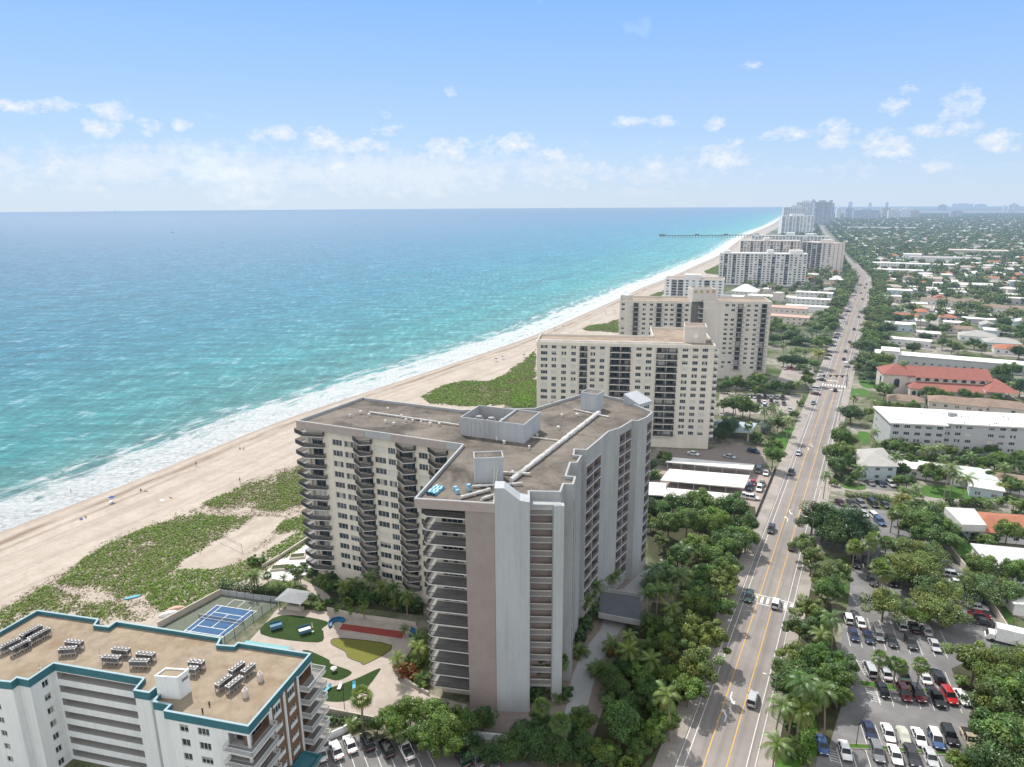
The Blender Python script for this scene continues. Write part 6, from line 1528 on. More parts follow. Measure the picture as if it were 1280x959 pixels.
DESC = {'broad': 'leafy green tree', 'wide': 'wide spreading tree', 'ficus': 'big dark ficus tree', 'olive': 'olive green tree', 'round': 'small round tree', 'bush': 'low green bush', 'croton': 'red croton bush', 'coco': 'coconut palm', 'sabal': 'round headed cabbage palm', 'fanlow': 'low fan palm', 'silver': 'silvery fan palm', 'royal': 'tall bright palm', 'areca': 'bushy palm clump', 'goldpalm': 'golden yellow palm', 'spike': 'thin young palm'}
def bed(place, anchor, ox, oy, sc, items, world=False):
    """a planting: (kind, x, y[, scale]); labels count each kind outwards from the anchor point of the view"""
    A = at(*anchor); cnt = {}; L = []
    for it in items:
        k, x, y = it[:3]; s = it[3] if len(it) > 3 else 1.0; px, py = ox + x / sc, oy + y / sc; fam = k.rstrip('0123456789'); g = at(px, py, CROWN_Z[fam] * s); L.append(((g - A).length, fam, k, g, s))
    L.sort(key=lambda q: q[0]); tot = {}
    for q in L: tot[q[1]] = tot.get(q[1], 0) + 1
    for d, fam, k, g, s in L:
        i = cnt.get(fam, 0); cnt[fam] = i + 1
        lab = (DESC[fam] + ' ' + place[0]) if tot[fam] == 1 else f'{ordn[i]} {DESC[fam]} from the {place[1]}, {place[0]}'
        plant(k, g.x, g.y, lab, s * random.uniform(.95, 1.05))
# --- between the tower and the road
bed(('below the carports', 'carport yard'), (930, 640), 700, 560, 3.525, [('broad0', 430, 250), ('broad1', 500, 235), ('broad2', 600, 250), ('wide0', 690, 250, .9), ('broad3', 770, 275, 1.1), ('broad1', 820, 330, .95), ('broad0', 560, 320), ('broad2', 680, 340, 1.1), ('broad3', 760, 390, 1.1), ('broad0', 640, 300), ('broad1', 480, 330), ('broad2', 820, 400, .8), ('round0', 400, 330), ('broad0', 720, 430, .9), ('olive0', 440, 400, .75), ('coco2', 545, 420), ('broad3', 600, 420, .9), ('broad0', 660, 470, .9), ('round1', 390, 280, 1.1)])
bed(('in the tower driveway grove', 'near crosswalk'), (945, 751), 700, 560, 3.525, [('broad1', 740, 520, .95), ('olive1', 700, 625, 1.0), ('broad2', 640, 560, .9), ('royal0', 520, 590), ('royal0', 430, 640), ('royal0', 385, 660, .9), ('royal0', 480, 640, .95), ('areca', 400, 560, 1.2), ('coco1', 440, 530), ('broad1', 520, 480, .8), ('areca', 470, 500, 1.2), ('broad2', 590, 620, .8), ('broad0', 690, 700, .8), ('areca', 420, 600, 1.2), ('bush1', 480, 570, 1.6), ('broad3', 610, 770, .7), ('areca', 520, 780, 1.2), ('bush0', 640, 840, 1.5), ('areca', 440, 830, 1.1), ('coco0', 560, 640), ('coco1', 470, 700), ('coco2', 540, 560), ('broad3', 600, 700, .85), ('olive0', 560, 800, 1.05), ('olive1', 590, 860, 1.0), ('olive0', 520, 840, .9), ('coco2', 300, 850), ('areca', 400, 780), ('areca', 500, 740), ('broad0', 640, 690, .8), ('areca', 450, 560), ('broad2', 690, 560, .8)])
bed(('at the shaded tower foot', 'tower corner pier'), (640, 890), 640, 720, 3.985, [('sabal0', 190, 335, .9), ('sabal1', 150, 440), ('sabal0', 250, 445, .9), ('sabal1', 205, 400), ('areca', 130, 520), ('areca', 230, 550), ('bush1', 120, 600, 1.3), ('bush1', 260, 590, 1.3), ('coco2', 370, 100, .9), ('coco2', 420, 40, .9), ('areca', 350, 200, 1.3), ('areca', 400, 130, 1.3), ('areca', 390, 60, 1.3), ('bush1', 330, 300, 1.5), ('bush1', 360, 240, 1.6), ('areca', 440, -20, 1.3), ('areca', 470, -80, 1.3), ('coco2', 500, -60), ('areca', 330, 330, 1.2), ('areca', 530, -110, 1.3), ('bush1', 400, 170, 1.6)])
bed(('in the shaded tower garden', 'tower corner pier'), (640, 890), 640, 720, 3.985, [('ficus0', 60, 800, .62), ('ficus1', 150, 850, .6), ('sabal0', 150, 640), ('sabal1', 240, 740), ('ficus0', 230, 860, .5), ('broad1', 345, 720, .62), ('ficus1', 350, 830, .5), ('broad0', 540, 740, .88), ('ficus0', 480, 500, .55), ('ficus1', 530, 560, .55), ('broad2', 650, 500, .62), ('broad3', 700, 580, .7), ('olive0', 850, 290), ('olive1', 910, 440, 1.05), ('olive0', 800, 390, .8), ('broad1', 720, 680, .6), ('areca', 600, 330, 1.2), ('coco2', 690, 390, .9), ('areca', 760, 620), ('coco0', 570, 320, .8), ('broad0', 770, 480, .7), ('fanlow', 340, 880, 1.2), ('fanlow', 580, 940, 1.3), ('broad3', 460, 870, .6), ('croton', 500, 380), ('areca', 430, 430, 1.1), ('broad1', 620, 870, .5), ('areca', 300, 700), ('ficus0', 560, 440, .55), ('ficus1', 600, 640, .55), ('areca', 560, 620, 1.2), ('broad2', 700, 800, .55), ('broad3', 590, 760, .5), ('areca', 690, 320, 1.2), ('broad0', 780, 330, .7), ('ficus0', 700, 480, .5), ('areca', 640, 410, 1.2), ('areca', 500, 320, 1.1), ('ficus1', 820, 560, .45), ('bush1', 420, 920, 1.6), ('broad1', 700, 240, .7)])
bed(('along the beach side kerb', 'near crosswalk'), (936, 749), 640, 720, 3.985, [('olive0', 1010, 130, 1.0), ('olive1', 985, 300, 1.1), ('olive0', 930, 480, 1.1), ('broad2', 880, 560, .75), ('coco1', 800, 640, 1.0), ('olive1', 1060, 20, 1.0), ('broad0', 780, 720, .6)])
# --- garden deck side
bed(('massed beside the front car park', 'tall lone palm'), (453, 911), 320, 680, 3.1775, [('broad0', 540, 690, .66), ('broad1', 610, 665, .72), ('broad2', 690, 670, .74), ('broad3', 770, 690, .72), ('broad1', 830, 720, .66), ('ficus0', 900, 690, .5), ('broad2', 560, 730, .6), ('broad0', 650, 740, .66), ('broad3', 740, 750, .66), ('broad1', 480, 710, .4), ('ficus1', 840, 780, .5), ('broad2', 700, 790, .55), ('broad0', 780, 800, .55)])
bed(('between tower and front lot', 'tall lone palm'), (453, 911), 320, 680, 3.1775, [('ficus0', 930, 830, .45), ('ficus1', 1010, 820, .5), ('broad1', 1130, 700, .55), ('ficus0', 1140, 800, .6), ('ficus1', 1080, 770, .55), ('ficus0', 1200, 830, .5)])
g = at(453.8, 911); plant('sabal0', g.x, g.y, 'tall lone cabbage palm between the garden deck and the parked cars', 1.12, .3)
bed(('beside the curved planter', 'red court'), (500, 795), 320, 680, 3.1775, [('coco2', 560, 430, .8), ('coco2', 645, 380, .85), ('croton', 600, 500, 1.25), ('croton', 570, 490, .9), ('croton', 630, 520, .9), ('areca', 655, 420), ('areca', 660, 510, .9), ('bush0', 660, 560, .9), ('coco2', 640, 345, .8), ('bush0', 640, 470), ('spike', 590, 330)])
bed(('below the garden deck', 'tall lone palm'), (453, 911), 320, 680, 3.1775, [('areca', 390, 690, .75), ('bush1', 260, 690, .7), ('bush1', 310, 700, .7), ('bush1', 345, 705, .7), ('bush1', 225, 680, .7), ('spike', 375, 715)])
bed(('under the cream wing', 'garden pavilion'), (370, 745), 360, 600, 5.2875, [('bush0', 280, 700, 1.4), ('bush1', 300, 640, 1.4), ('coco2', 360, 640, .85), ('coco2', 430, 620, .8), ('areca', 470, 680, 1.1), ('coco2', 540, 620, .9), ('coco2', 620, 650, .9), ('areca', 590, 700, 1.2), ('areca', 660, 730, 1.2), ('coco2', 700, 690, .85), ('areca', 740, 760, 1.2), ('areca', 400, 720, 1.2), ('coco2', 780, 740, .85), ('areca', 520, 730, 1.2), ('bush1', 340, 720, 1.4), ('bush0', 500, 800, 1.1), ('fanlow', 395, 815), ('areca', 830, 780, 1.1), ('bush1', 700, 800, 1.3), ('bush1', 620, 780, 1.3), ('bush1', 460, 760, 1.3), ('areca', 240, 620), ('bush1', 200, 610, 1.2), ('bush1', 770, 840, 1.2), ('bush1', 840, 840, 1.3), ('olive0', 165, 790, .42), ('bush0', 215, 840, .9), ('bush0', 330, 855, .8), ('bush0', 420, 870, .8), ('bush0', 270, 800, .9), ('spike', 500, 850)])
bed(('around the seaside terrace', 'garden pavilion'), (370, 745), 280, 600, 7.93, [('coco2', 310, 870, .8), ('coco2', 260, 930, .7), ('sabal1', 430, 930, .6), ('sabal0', 690, 890, .6), ('spike', 590, 960), ('sabal1', 750, 900, .55), ('bush0', 350, 800, 1.3), ('bush0', 640, 860), ('bush0', 720, 920), ('bush0', 800, 850), ('spike', 640, 1010), ('spike', 480, 1030), ('spike', 550, 1040), ('bush0', 860, 900), ('bush0', 290, 800, 1.2)])
# --- inland kerb and big car park
bed(('along the inland sidewalk', 'near crosswalk'), (960, 756), 920, 700, 3.53, [('olive0', 386, 95, 1.03), ('olive1', 446, 60, 0.95), ('broad0', 406, 140, 0.77), ('olive1', 332, 220, 1.03), ('olive0', 282, 300, 0.99), ('broad1', 372, 290, 0.69), ('olive1', 267, 410, 0.99), ('wide1', 232, 500, 0.73), ('broad2', 342, 440, 0.82), ('broad3', 292, 520, 0.86), ('broad0', 382, 500, 0.82), ('broad1', 442, 520, 0.77), ('broad2', 462, 470, 0.69), ('broad3', 232, 570, 0.69), ('broad0', 352, 590, 0.69), ('broad1', 452, 590, 0.60), ('bush0', 402, 360, 1.12), ('bush0', 372, 390, 1.12)])
bed(('in the roadside palm strip', 'silver road car'), (940, 885), 880, 820, 5.777, [('coco0', 540, 330), ('coco1', 640, 310), ('coco2', 700, 330, 1.05), ('coco1', 900, 300, 1.0), ('coco2', 520, 590, .95), ('coco0', 770, 280), ('areca', 600, 640, .9), ('bush0', 560, 620, .9), ('bush0', 680, 690, .8), ('spike', 660, 600), ('bush1', 620, 500)])
bed(('on the car park edge', 'near crosswalk'), (960, 756), 920, 700, 3.53, [('coco1', 435, 300, 1.0), ('coco0', 385, 310, .9), ('sabal1', 655, 50, 1.1), ('sabal0', 625, 40, 1.05), ('sabal1', 525, -60, 1.1), ('sabal0', 590, -50, 1.1)])
for lab, bx, by in (('lone cabbage palm on the planted island, closest to the handicap stripes', 620, 552), ('middle cabbage palm of the planted island', 692, 562), ('leaning cabbage palm crowded behind the middle one on the island', 712, 566), ('cabbage palm standing by the white and black cars at the island end', 795, 575)):
    g = zz(920, 700, 3.53, [(bx, by)])[0]; plant('sabal0', g.x, g.y, lab, random.uniform(.85, .98))
bed(('inside the big car park', 'hatched stripes'), (1070, 755), 920, 700, 3.53, [('wide0', 655, 195, .92), ('broad0', 800, 235, .75), ('wide1', 870, 200, 1.0), ('wide0', 930, 230, .85), ('wide1', 780, 50, .95), ('wide0', 860, 110, .9), ('broad1', 740, 60, .8), ('wide1', 700, 20, .8), ('broad2', 830, 20, .85), ('wide0', 920, 160, .8)])
bed(('by the pool garden wall', 'white box truck'), (1250, 800), 920, 700, 3.53, [('wide1', 1100, 110, .95), ('wide0', 1040, 130, .7), ('olive0', 1060, 440, 1.3), ('wide1', 1130, 470, .9), ('wide0', 1200, 480, .9), ('broad3', 1160, 600, 1.1), ('olive0', 1150, 650, 1.35), ('wide0', 1210, 680, 1.0), ('broad2', 1185, 760, 1.1), ('olive1', 1240, 780, 1.5), ('wide1', 1160, 880, .9), ('bush0', 1060, 890, 1.8), ('round0', 985, 885, .9), ('bush0', 1010, 905, 1.5), ('broad1', 1250, 580, 1.1), ('olive0', 1240, 440), ('broad0', 1220, 120, .9), ('bush0', 1000, 530, 1.1), ('broad2', 1250, 50, .9)])
bed(('around the shaded upper lot', 'side street corner'), (1030, 620), 960, 500, 3.966, [('ficus0', 285, 600, 1.05), ('ficus1', 390, 620, 1.05), ('ficus0', 340, 650, 1.0), ('ficus1', 220, 610, .7), ('olive0', 220, 770, 1.2), ('sabal0', 530, 680, 1.1), ('sabal1', 590, 700), ('sabal0', 450, 715), ('ficus0', 460, 650, .6), ('broad0', 800, 600, 1.1), ('broad1', 720, 630, 1.0), ('broad2', 860, 610, 1.0), ('broad3', 780, 660, 1.0), ('wide0', 700, 740, .95), ('wide1', 810, 740, .95), ('broad0', 880, 680, .9), ('sabal0', 570, 820, 1.1), ('sabal1', 590, 850), ('wide0', 640, 720, .7), ('broad1', 650, 560, .7), ('sabal1', 620, 560), ('sabal0', 660, 570), ('broad2', 950, 590, .6), ('olive1', 190, 710, 1.2)])
bed(('by the side street gardens', 'side street corner'), (1030, 620), 960, 500, 3.966, [('goldpalm', 650, 490, 1.3), ('goldpalm', 695, 495, 1.3), ('coco2', 730, 480), ('sabal0', 740, 500), ('coco2', 690, 410), ('broad0', 690, 405, .6), ('coco2', 740, 410, .9), ('broad3', 650, 400, .5), ('broad1', 830, 370, .95), ('broad2', 790, 350, .7), ('coco1', 890, 370, 1.1), ('coco0', 920, 360, 1.1), ('coco1', 975, 400, 1.1), ('bush0', 1060, 495, 1.2), ('bush0', 1030, 505, 1.2), ('bush1', 900, 500), ('broad3', 1190, 645, .8), ('broad0', 1160, 640, .7), ('broad1', 1240, 660, .6), ('goldpalm', 1170, 420, 1.1), ('round0', 1100, 380), ('round1', 1140, 370, .9), ('round0', 1060, 350), ('coco2', 1230, 480, .8), ('bush0', 1200, 490, 1.2), ('bush0', 1230, 560, 1.2), ('bush1', 1110, 690, 1.4), ('bush1', 1040, 690, 1.4), ('round1', 1080, 700), ('broad2', 1220, 850, .8), ('broad3', 1060, 840, .8), ('wide0', 1050, 870, .8), ('fanlow', 1080, 500, 1.2), ('broad0', 680, 340, .6), ('round0', 700, 300, 1.1), ('broad2', 1130, 300, .7), ('broad3', 1060, 310, .6), ('coco0', 1180, 330), ('round1', 1210, 420, 1.2), ('broad1', 1260, 330, .7), ('areca', 800, 500, 1.2), ('areca', 870, 505, 1.1), ('bush0', 980, 510, 1.3), ('areca', 760, 520, 1.2), ('broad3', 1250, 440, .6), ('bush0', 1150, 500, 1.4), ('bush0', 1270, 540, 1.4), ('coco2', 1110, 470), ('broad0', 1265, 520, .6)])
bed(('around the hip roofed house', 'side street corner'), (1030, 620), 960, 500, 3.966, [('broad0', 360, 185, 1.1), ('broad1', 400, 195, .9), ('broad2', 320, 260, 1.0), ('broad3', 380, 270, 1.0), ('broad0', 340, 320, .9), ('broad1', 400, 320, .7), ('coco2', 460, 335), ('bush0', 400, 400, 1.4), ('round0', 430, 380, .8), ('bush1', 350, 385, 1.3), ('coco1', 285, 390, .9), ('round1', 660, 340, 1.1), ('broad2', 640, 290, .6), ('bush1', 660, 380, 1.3), ('round0', 590, 230, 1.2), ('bush0', 330, 410, 1.2)])
bed(('under the white roofed apartments', 'hip roofed house'), (1090, 600), 960, 500, 3.966, [('broad0', 640, 230, .8), ('broad1', 690, 250, .75), ('ficus1', 730, 240, .5), ('coco2', 770, 230), ('coco2', 820, 225), ('broad2', 610, 220, .7), ('coco0', 850, 225, .9), ('broad3', 910, 260, .6), ('coco2', 880, 270), ('coco2', 1010, 250), ('broad0', 1040, 250, .6), ('broad1', 1110, 240, .7), ('broad2', 1090, 300, .7), ('ficus0', 1150, 290, .5), ('broad3', 1180, 310, .6), ('coco1', 520, 180, .9), ('coco2', 540, 200, .9), ('broad1', 980, 270, .5), ('bush1', 940, 290, 1.3), ('round1', 1070, 320), ('broad0', 580, 260, .6), ('coco2', 640, 270), ('broad2', 760, 290, .6), ('broad1', 830, 290, .6), ('broad3', 1150, 330, .6), ('broad0', 960, 300, .6), ('broad1', 1230, 300, .7), ('broad2', 1260, 270, .7), ('bush1', 700, 300, 1.6), ('bush1', 1010, 300, 1.6)])
bed(('between church and white roof', 'church'), (1125, 480), 960, 340, 3.972, [('ficus0', 415, 700, .9), ('broad0', 500, 700, .6), ('wide0', 650, 670, .7), ('broad1', 590, 660, .7), ('broad2', 720, 670, .7), ('broad0', 790, 600, .9), ('broad1', 830, 610, .95), ('broad3', 880, 620, .8), ('broad2', 980, 610, .7), ('broad0', 1040, 620, .7), ('coco2', 540, 620), ('coco1', 590, 590), ('broad3', 560, 570, .7), ('coco0', 600, 570), ('round0', 1120, 640, 1.2), ('broad1', 1140, 630, .6), ('coco2', 1205, 550, 1.1), ('broad2', 1180, 510, .7), ('broad3', 1130, 500, .7), ('ficus1', 810, 650, .5), ('broad0', 860, 650, .5), ('coco2', 430, 610, .9), ('round1', 630, 640)])
# --- around the cream and beige slabs
bed(('by the cream slab entrance', 'cream slab'), (886, 562), 860, 400, 5.768, [('broad0', 330, 620, .95), ('broad1', 400, 625, 1.0), ('broad2', 450, 640, .9), ('ficus0', 270, 790, .8), ('ficus1', 300, 760, .8), ('ficus0', 240, 830, .6), ('sabal0', 440, 760), ('silver', 560, 760, 1.3), ('coco1', 630, 680), ('coco0', 690, 690), ('coco2', 600, 690), ('coco1', 560, 680, .9), ('coco0', 720, 740), ('broad3', 650, 750, .6), ('broad0', 490, 830, .6), ('bush1', 500, 870, 1.6), ('olive0', 600, 860, .6), ('round1', 640, 900), ('coco2', 670, 640), ('bush0', 780, 680, 1.2), ('bush0', 810, 600, 1.3), ('coco2', 350, 560), ('broad1', 260, 600, .8), ('round0', 590, 900, .9), ('olive1', 680, 760, .6)])
bed(('before the beige slab', 'beige slab'), (963, 475), 860, 400, 5.768, [('broad0', 290, 470, .9), ('broad1', 350, 460, 1.0), ('broad2', 430, 465, .95), ('broad3', 510, 420, 1.15), ('broad0', 570, 480, .9), ('broad1', 630, 480, .9), ('broad2', 490, 490, .8), ('ficus0', 740, 480, .7), ('broad3', 850, 430, .7), ('broad0', 890, 440, .6), ('coco1', 820, 490, 1.1), ('olive0', 850, 380, .7), ('broad1', 470, 430, .8), ('broad2', 690, 480, .6), ('round1', 830, 340, 1.2), ('ficus1', 870, 390, .5), ('broad0', 240, 470, .7)])
bed(('beyond the beige slab', 'beige slab'), (963, 475), 860, 400, 5.768, [('ficus0', 690, 130, .7), ('ficus1', 750, 130, .75), ('ficus0', 820, 140, .75), ('ficus1', 880, 150, .7), ('broad0', 960, 130, 1.0), ('broad1', 1000, 160, 1.0), ('broad2', 930, 170, .9), ('coco1', 700, 200), ('coco0', 740, 215), ('coco2', 850, 200), ('coco1', 890, 230), ('coco0', 780, 205), ('ficus1', 690, 290, .7), ('ficus0', 750, 300, .75), ('ficus1', 820, 300, .7), ('broad3', 910, 320, .7), ('goldpalm', 940, 245, 2.2), ('coco2', 680, 90), ('coco1', 720, 70), ('coco0', 900, 80), ('broad0', 960, 60, .8), ('coco2', 800, 60), ('broad1', 1040, 60, .9), ('coco1', 1000, 90), ('broad2', 1060, 30, .9)])
bed(('behind the carport yard', 'cream slab'), (886, 562), 780, 500, 5.2875, [('round1', 265, 370, 1.3), ('broad0', 985, 375, .95), ('bush1', 180, 430, 1.8), ('bush1', 170, 500, 1.8), ('areca', 210, 460, 1.2), ('round0', 1120, 100, .8)])
# ---------------------------------------------------------------- vehicles
M_tyre = flat('tyre_rubber', (.02, .02, .02), .8); M_rim = flat('wheel_rim', (.40, .40, .42), .35, .5, .6); M_cglass = glass_mat('car_glass', (.014, .017, .02)); M_head = flat('headlight', (.70, .70, .68), .2); M_tail = flat('taillight', (.35, .02, .02), .3); M_plast = flat('black_trim', (.03, .03, .032), .6)
def paint(name, c): return flat('paint_' + name, c, .22, .5, .0, **{'Coat Weight': .6})
PAINT = {k: paint(k, v) for k, v in dict(white=(.76, .76, .75), silver=(.45, .46, .47), grey=(.17, .175, .18), black=(.012, .012, .014), navy=(.014, .025, .07), blue=(.04, .09, .22), red=(.40, .015, .02), maroon=(.13, .012, .02), green=(.02, .055, .04), tan=(.42, .34, .25), cover=(.50, .50, .44), dark=(.035, .035, .04)).items()}
def loft(mb, secs, m=0, caps=True):
    """skin a row of outlines with equal point counts"""
    n = len(secs[0]); b = len(mb.v)
    for s in secs: mb.v += [tuple(p) for p in s]
    for i in range(len(secs) - 1):
        for j in range(n):
            k = (j + 1) % n; mb.f.append((b + i * n + j, b + i * n + k, b + (i + 1) * n + k, b + (i + 1) * n + j)); mb.m.append(m)
    if caps: mb.f += [tuple(b + j for j in range(n))[::-1], tuple(b + (len(secs) - 1) * n + j for j in range(n))]; mb.m += [m, m]
def ring(y, w, zb, zt, r=.12, tuck=.92):
    return [(-w * tuck, y, zb), (w * tuck, y, zb), (w, y, zb + .22), (w, y, zt - r), (w - r * 1.2, y, zt), (-w + r * 1.2, y, zt), (-w, y, zt - r), (-w, y, zb + .22)]
def car_meshes(kind):
    """body facing +y; returns part meshes"""
    P = dict(sedan=(4.7, .90, .86, 1.42, [(-1.55, .1), (-.95, .55), (.55, .5), (1.25, .1)]), suv=(4.7, .94, 1.0, 1.72, [(-2.2, .1), (-1.95, .5), (.45, .45), (1.15, .1)]), pickup=(5.5, .98, 1.06, 1.80, [(-.5, .1), (-.3, .5), (.75, .45), (1.35, .1)]), van=(5.0, .97, 1.02, 1.85, [(-2.4, .1), (-2.2, .5), (1.0, .4), (1.7, .05)]))[kind]
    L, w, belt, top, prof = P; h = L / 2
    body = MB(); loft(body, [ring(-h, w * .84, .38, belt * .80), ring(-h + .12, w * .94, .28, belt * .97), ring(-h + .8, w, .24, belt), ring(-.6, w, .24, belt), ring(prof[-1][0] - .1, w, .24, belt), ring(h - .75, w * .98, .25, belt * .90), ring(h - .18, w * .90, .30, belt * .80), ring(h, w * .78, .38, belt * .66)])
    roof = MB(); (y0, _), (y1, _), (y2, _), (y3, _) = prof; tw = w * .76; bw_ = w * .95
    sec = lambda y, ww, z: [(-ww, y, z), (ww, y, z)]
    b0, b1, t0, t1 = y0, y3, y1, y2
    zt = top
    V = [(-bw_, b0, belt - .03), (bw_, b0, belt - .03), (bw_, b1, belt - .06), (-bw_, b1, belt - .06), (-tw, t0, zt), (tw, t0, zt), (tw, t1, zt), (-tw, t1, zt)]
    gl = MB(); gl.add(V, [(0, 1, 5, 4), (1, 2, 6, 5), (2, 3, 7, 6), (3, 0, 4, 7)])
    cr = MB(); cr.add([(-tw - .02, t0 - .04, zt), (tw + .02, t0 - .04, zt), (tw + .02, t1 + .04, zt), (-tw - .02, t1 + .04, zt), (-tw + .12, t0 + .15, zt + .07), (tw - .12, t0 + .15, zt + .07), (tw - .12, t1 - .2, zt + .07), (-tw + .12, t1 - .2, zt + .07)], [(4, 5, 6, 7), (0, 1, 5, 4), (1, 2, 6, 5), (2, 3, 7, 6), (3, 0, 4, 7), (3, 2, 1, 0)])
    pil = cr
    for s in (-1, 1):
        for (ya, yb) in ((b0, t0), (b1, t1)): pil.tube((s * bw_ * .99, ya, belt - .04), (s * tw, yb, zt), .055, .05, 5)
        ym = (t0 + t1) / 2; pil.tube((s * bw_ * 1.0, ym, belt - .04), (s * tw * 1.01, ym, zt), .05, .05, 5)
    if kind == 'pickup':
        bed_ = MB(); bed_.box((0, (-h + .15 + b0) / 2, belt + .012), (w * 1.6, (b0 + h - .3), .02)); return body, cr, gl, bed_, L, w, belt
    return body, cr, gl, None, L, w, belt
CAR = {}
def car_proto(kind):
    body, cr, gl, bed_, L, w, belt = car_meshes(kind); h = L / 2; d = {}
    d['body'] = body.mesh('body', [PAINT['white']]); d['roof'] = cr.mesh('roof', [PAINT['white']]); d['window'] = gl.mesh('window', [M_cglass])
    if bed_: d['bed_liner'] = bed_.mesh('bed_liner', [M_plast])
    d['tyre'] = MB().tube((-.11, 0, 0), (.11, 0, 0), .34, .34, 16).mesh('tyre', [M_tyre]); d['rim'] = MB().tube((-.12, 0, 0), (.12, 0, 0), .21, .21, 12).mesh('rim', [M_rim])
    d['headlight'] = MB().box((0, 0, 0), (.38, .12, .14)).mesh('headlight', [M_head]); d['taillight'] = MB().box((0, 0, 0), (.34, .1, .2)).mesh('taillight', [M_tail]); d['mirror'] = MB().box((0, 0, 0), (.2, .1, .13)).mesh('mirror', [M_plast]); d['bumper'] = MB().box((0, 0, 0), (w * 1.5, .1, .2)).mesh('bumper', [M_plast])
    d['dims'] = (L, w, belt); return d
def paint_slot(o, m):
    o.material_slots[0].link = 'OBJECT'; o.material_slots[0].material = m
def car(kind, color, p, ang, label, group=None, small=False, roofc=None, z=0.03):
    d = CAR.setdefault(kind, None) or car_proto(kind); CAR[kind] = d; L, w, belt = d['dims']; h = L / 2
    t = thing({'sedan': 'sedan', 'suv': 'sport_utility_vehicle', 'pickup': 'pickup_truck', 'van': 'passenger_van'}[kind], label, 'pickup truck' if kind == 'pickup' else 'car', (p.x, p.y, z + drop(p.x, p.y)), ang - PI / 2, group)
    b = link('body', d['body'], t); paint_slot(b, PAINT[color]); r = link('roof', d['roof'], t); paint_slot(r, PAINT[roofc or color]); link('window', d['window'], t)
    if small: return t
    if 'bed_liner' in d: link('bed_liner', d['bed_liner'], t)
    for sx in (-1, 1):
        for y in (-h * .58, h * .60):
            wl = link('wheel', d['tyre'], t, None, Matrix.Translation((sx * (w - .1), y, .34))); link('rim', d['rim'], wl)
        link('headlight', d['headlight'], t, None, Matrix.Translation((sx * w * .60, h - .10, belt * .70))); link('taillight', d['taillight'], t, None, Matrix.Translation((sx * w * .68, -h + .05, belt * .82))); link('mirror', d['mirror'], t, None, Matrix.Translation((sx * (w + .08), L * .17, belt + .04)))
    link('bumper', d['bumper'], t, None, Matrix.Translation((0, h - .02, .42))); link('bumper', d['bumper'], t, None, Matrix.Translation((0, -h + .02, .42))); return t
def rdir(p): d = road_at(p.y)[1]; return math.atan2(d.y, d.x)
for k, c, x, y, up, lab in (('suv', 'dark', 963.8, 664, 0, 'dark blue grey sport utility vehicle alone in the beachside lane above the near crosswalk'), ('suv', 'grey', 990, 685.4, 1, 'grey car in the inland lane above the near crosswalk'), ('suv', 'green', 936, 749, 0, 'dark green car stopped at the near crosswalk'), ('suv', 'white', 969.5, 757, 1, 'white sport utility vehicle just short of the near crosswalk'),
        ('suv', 'silver', 940.4, 877, 1, 'silver car driving beside the turn arrows, alone at the bottom of the road'), ('pickup', 'dark', 988.5, 592, 0, 'dark pickup truck driving past the carport yard'), ('sedan', 'silver', 998, 568, 0, 'silver car in the palm shadow past the carport yard'), ('sedan', 'grey', 1016.5, 505, 0, 'grey car on the beachside lane before the signal crosswalk'), ('sedan', 'black', 1043.8, 489, 1, 'black car waiting between the crosswalk and stop line under the signal'),
        ('sedan', 'navy', 1054.7, 450, 1, 'small blue car right behind the white van past the signal'), ('sedan', 'black', 1056.8, 440, 1, 'black car second behind the white van past the signal'), ('sedan', 'dark', 1062, 428.5, 1, 'dark car third behind the white van past the signal'), ('suv', 'black', 1067.5, 412.5, 1, 'black car by itself on the long straight past the signal')):
    p = at(x, y); car(k, c, p, rdir(p) + (0 if up else PI), lab)
for x, y, c in ((1073.5, 397, 'grey'), (1078, 374.5, 'black'), (1076, 367, 'red'), (1081, 360.5, 'black'), (1076, 357, 'maroon'), (1083, 356, 'black'), (1070, 366, 'dark'), (1068, 374, 'white'), (1074.4, 345.5, 'black'), (1071, 343, 'white'), (1062, 332, 'black'), (1056, 326.5, 'black'), (1050, 318, 'white'), (1058, 405, 'silver')):
    p = at(x, y); car('sedan', c, p, rdir(p) + random.choice((0, PI)), 'tiny car in the traffic near the far bend of the coastal road', 'cars near the far road bend', True)
for x, y, c in ((1046.7, 418.7, 'grey'), (1044, 423, 'black'), (1050, 411, 'white'), (1042, 428, 'silver'), (1035.1, 440.7, 'dark'), (1035, 445, 'black'), (1032.5, 449.4, 'grey'), (1052, 399, 'dark'), (1060, 390, 'dark'), (1063, 385, 'silver'), (1057, 394, 'white'), (1040, 433, 'dark')):
    p = at(x, y); car('sedan', c, p, rdir(p) + PI / 2 + .2, 'small car parked side on along the beach side of the road past the signal', 'cars parked past the signal', True)
for x, y, c, lab in ((1026.4, 471, 'white', 'white car parked side on under the signal beam'), (1026.4, 476, 'dark', 'dark car parked side on just below the signal beam'), (1019.5, 493.6, 'maroon', 'dark red car in the side lot by the signal crosswalk'), (1018, 487, 'white', 'white van parked side on beside the signal crosswalk')):
    p = at(x, y); car('van' if 'van' in lab else 'sedan', c, p, rdir(p) + PI / 2, lab)
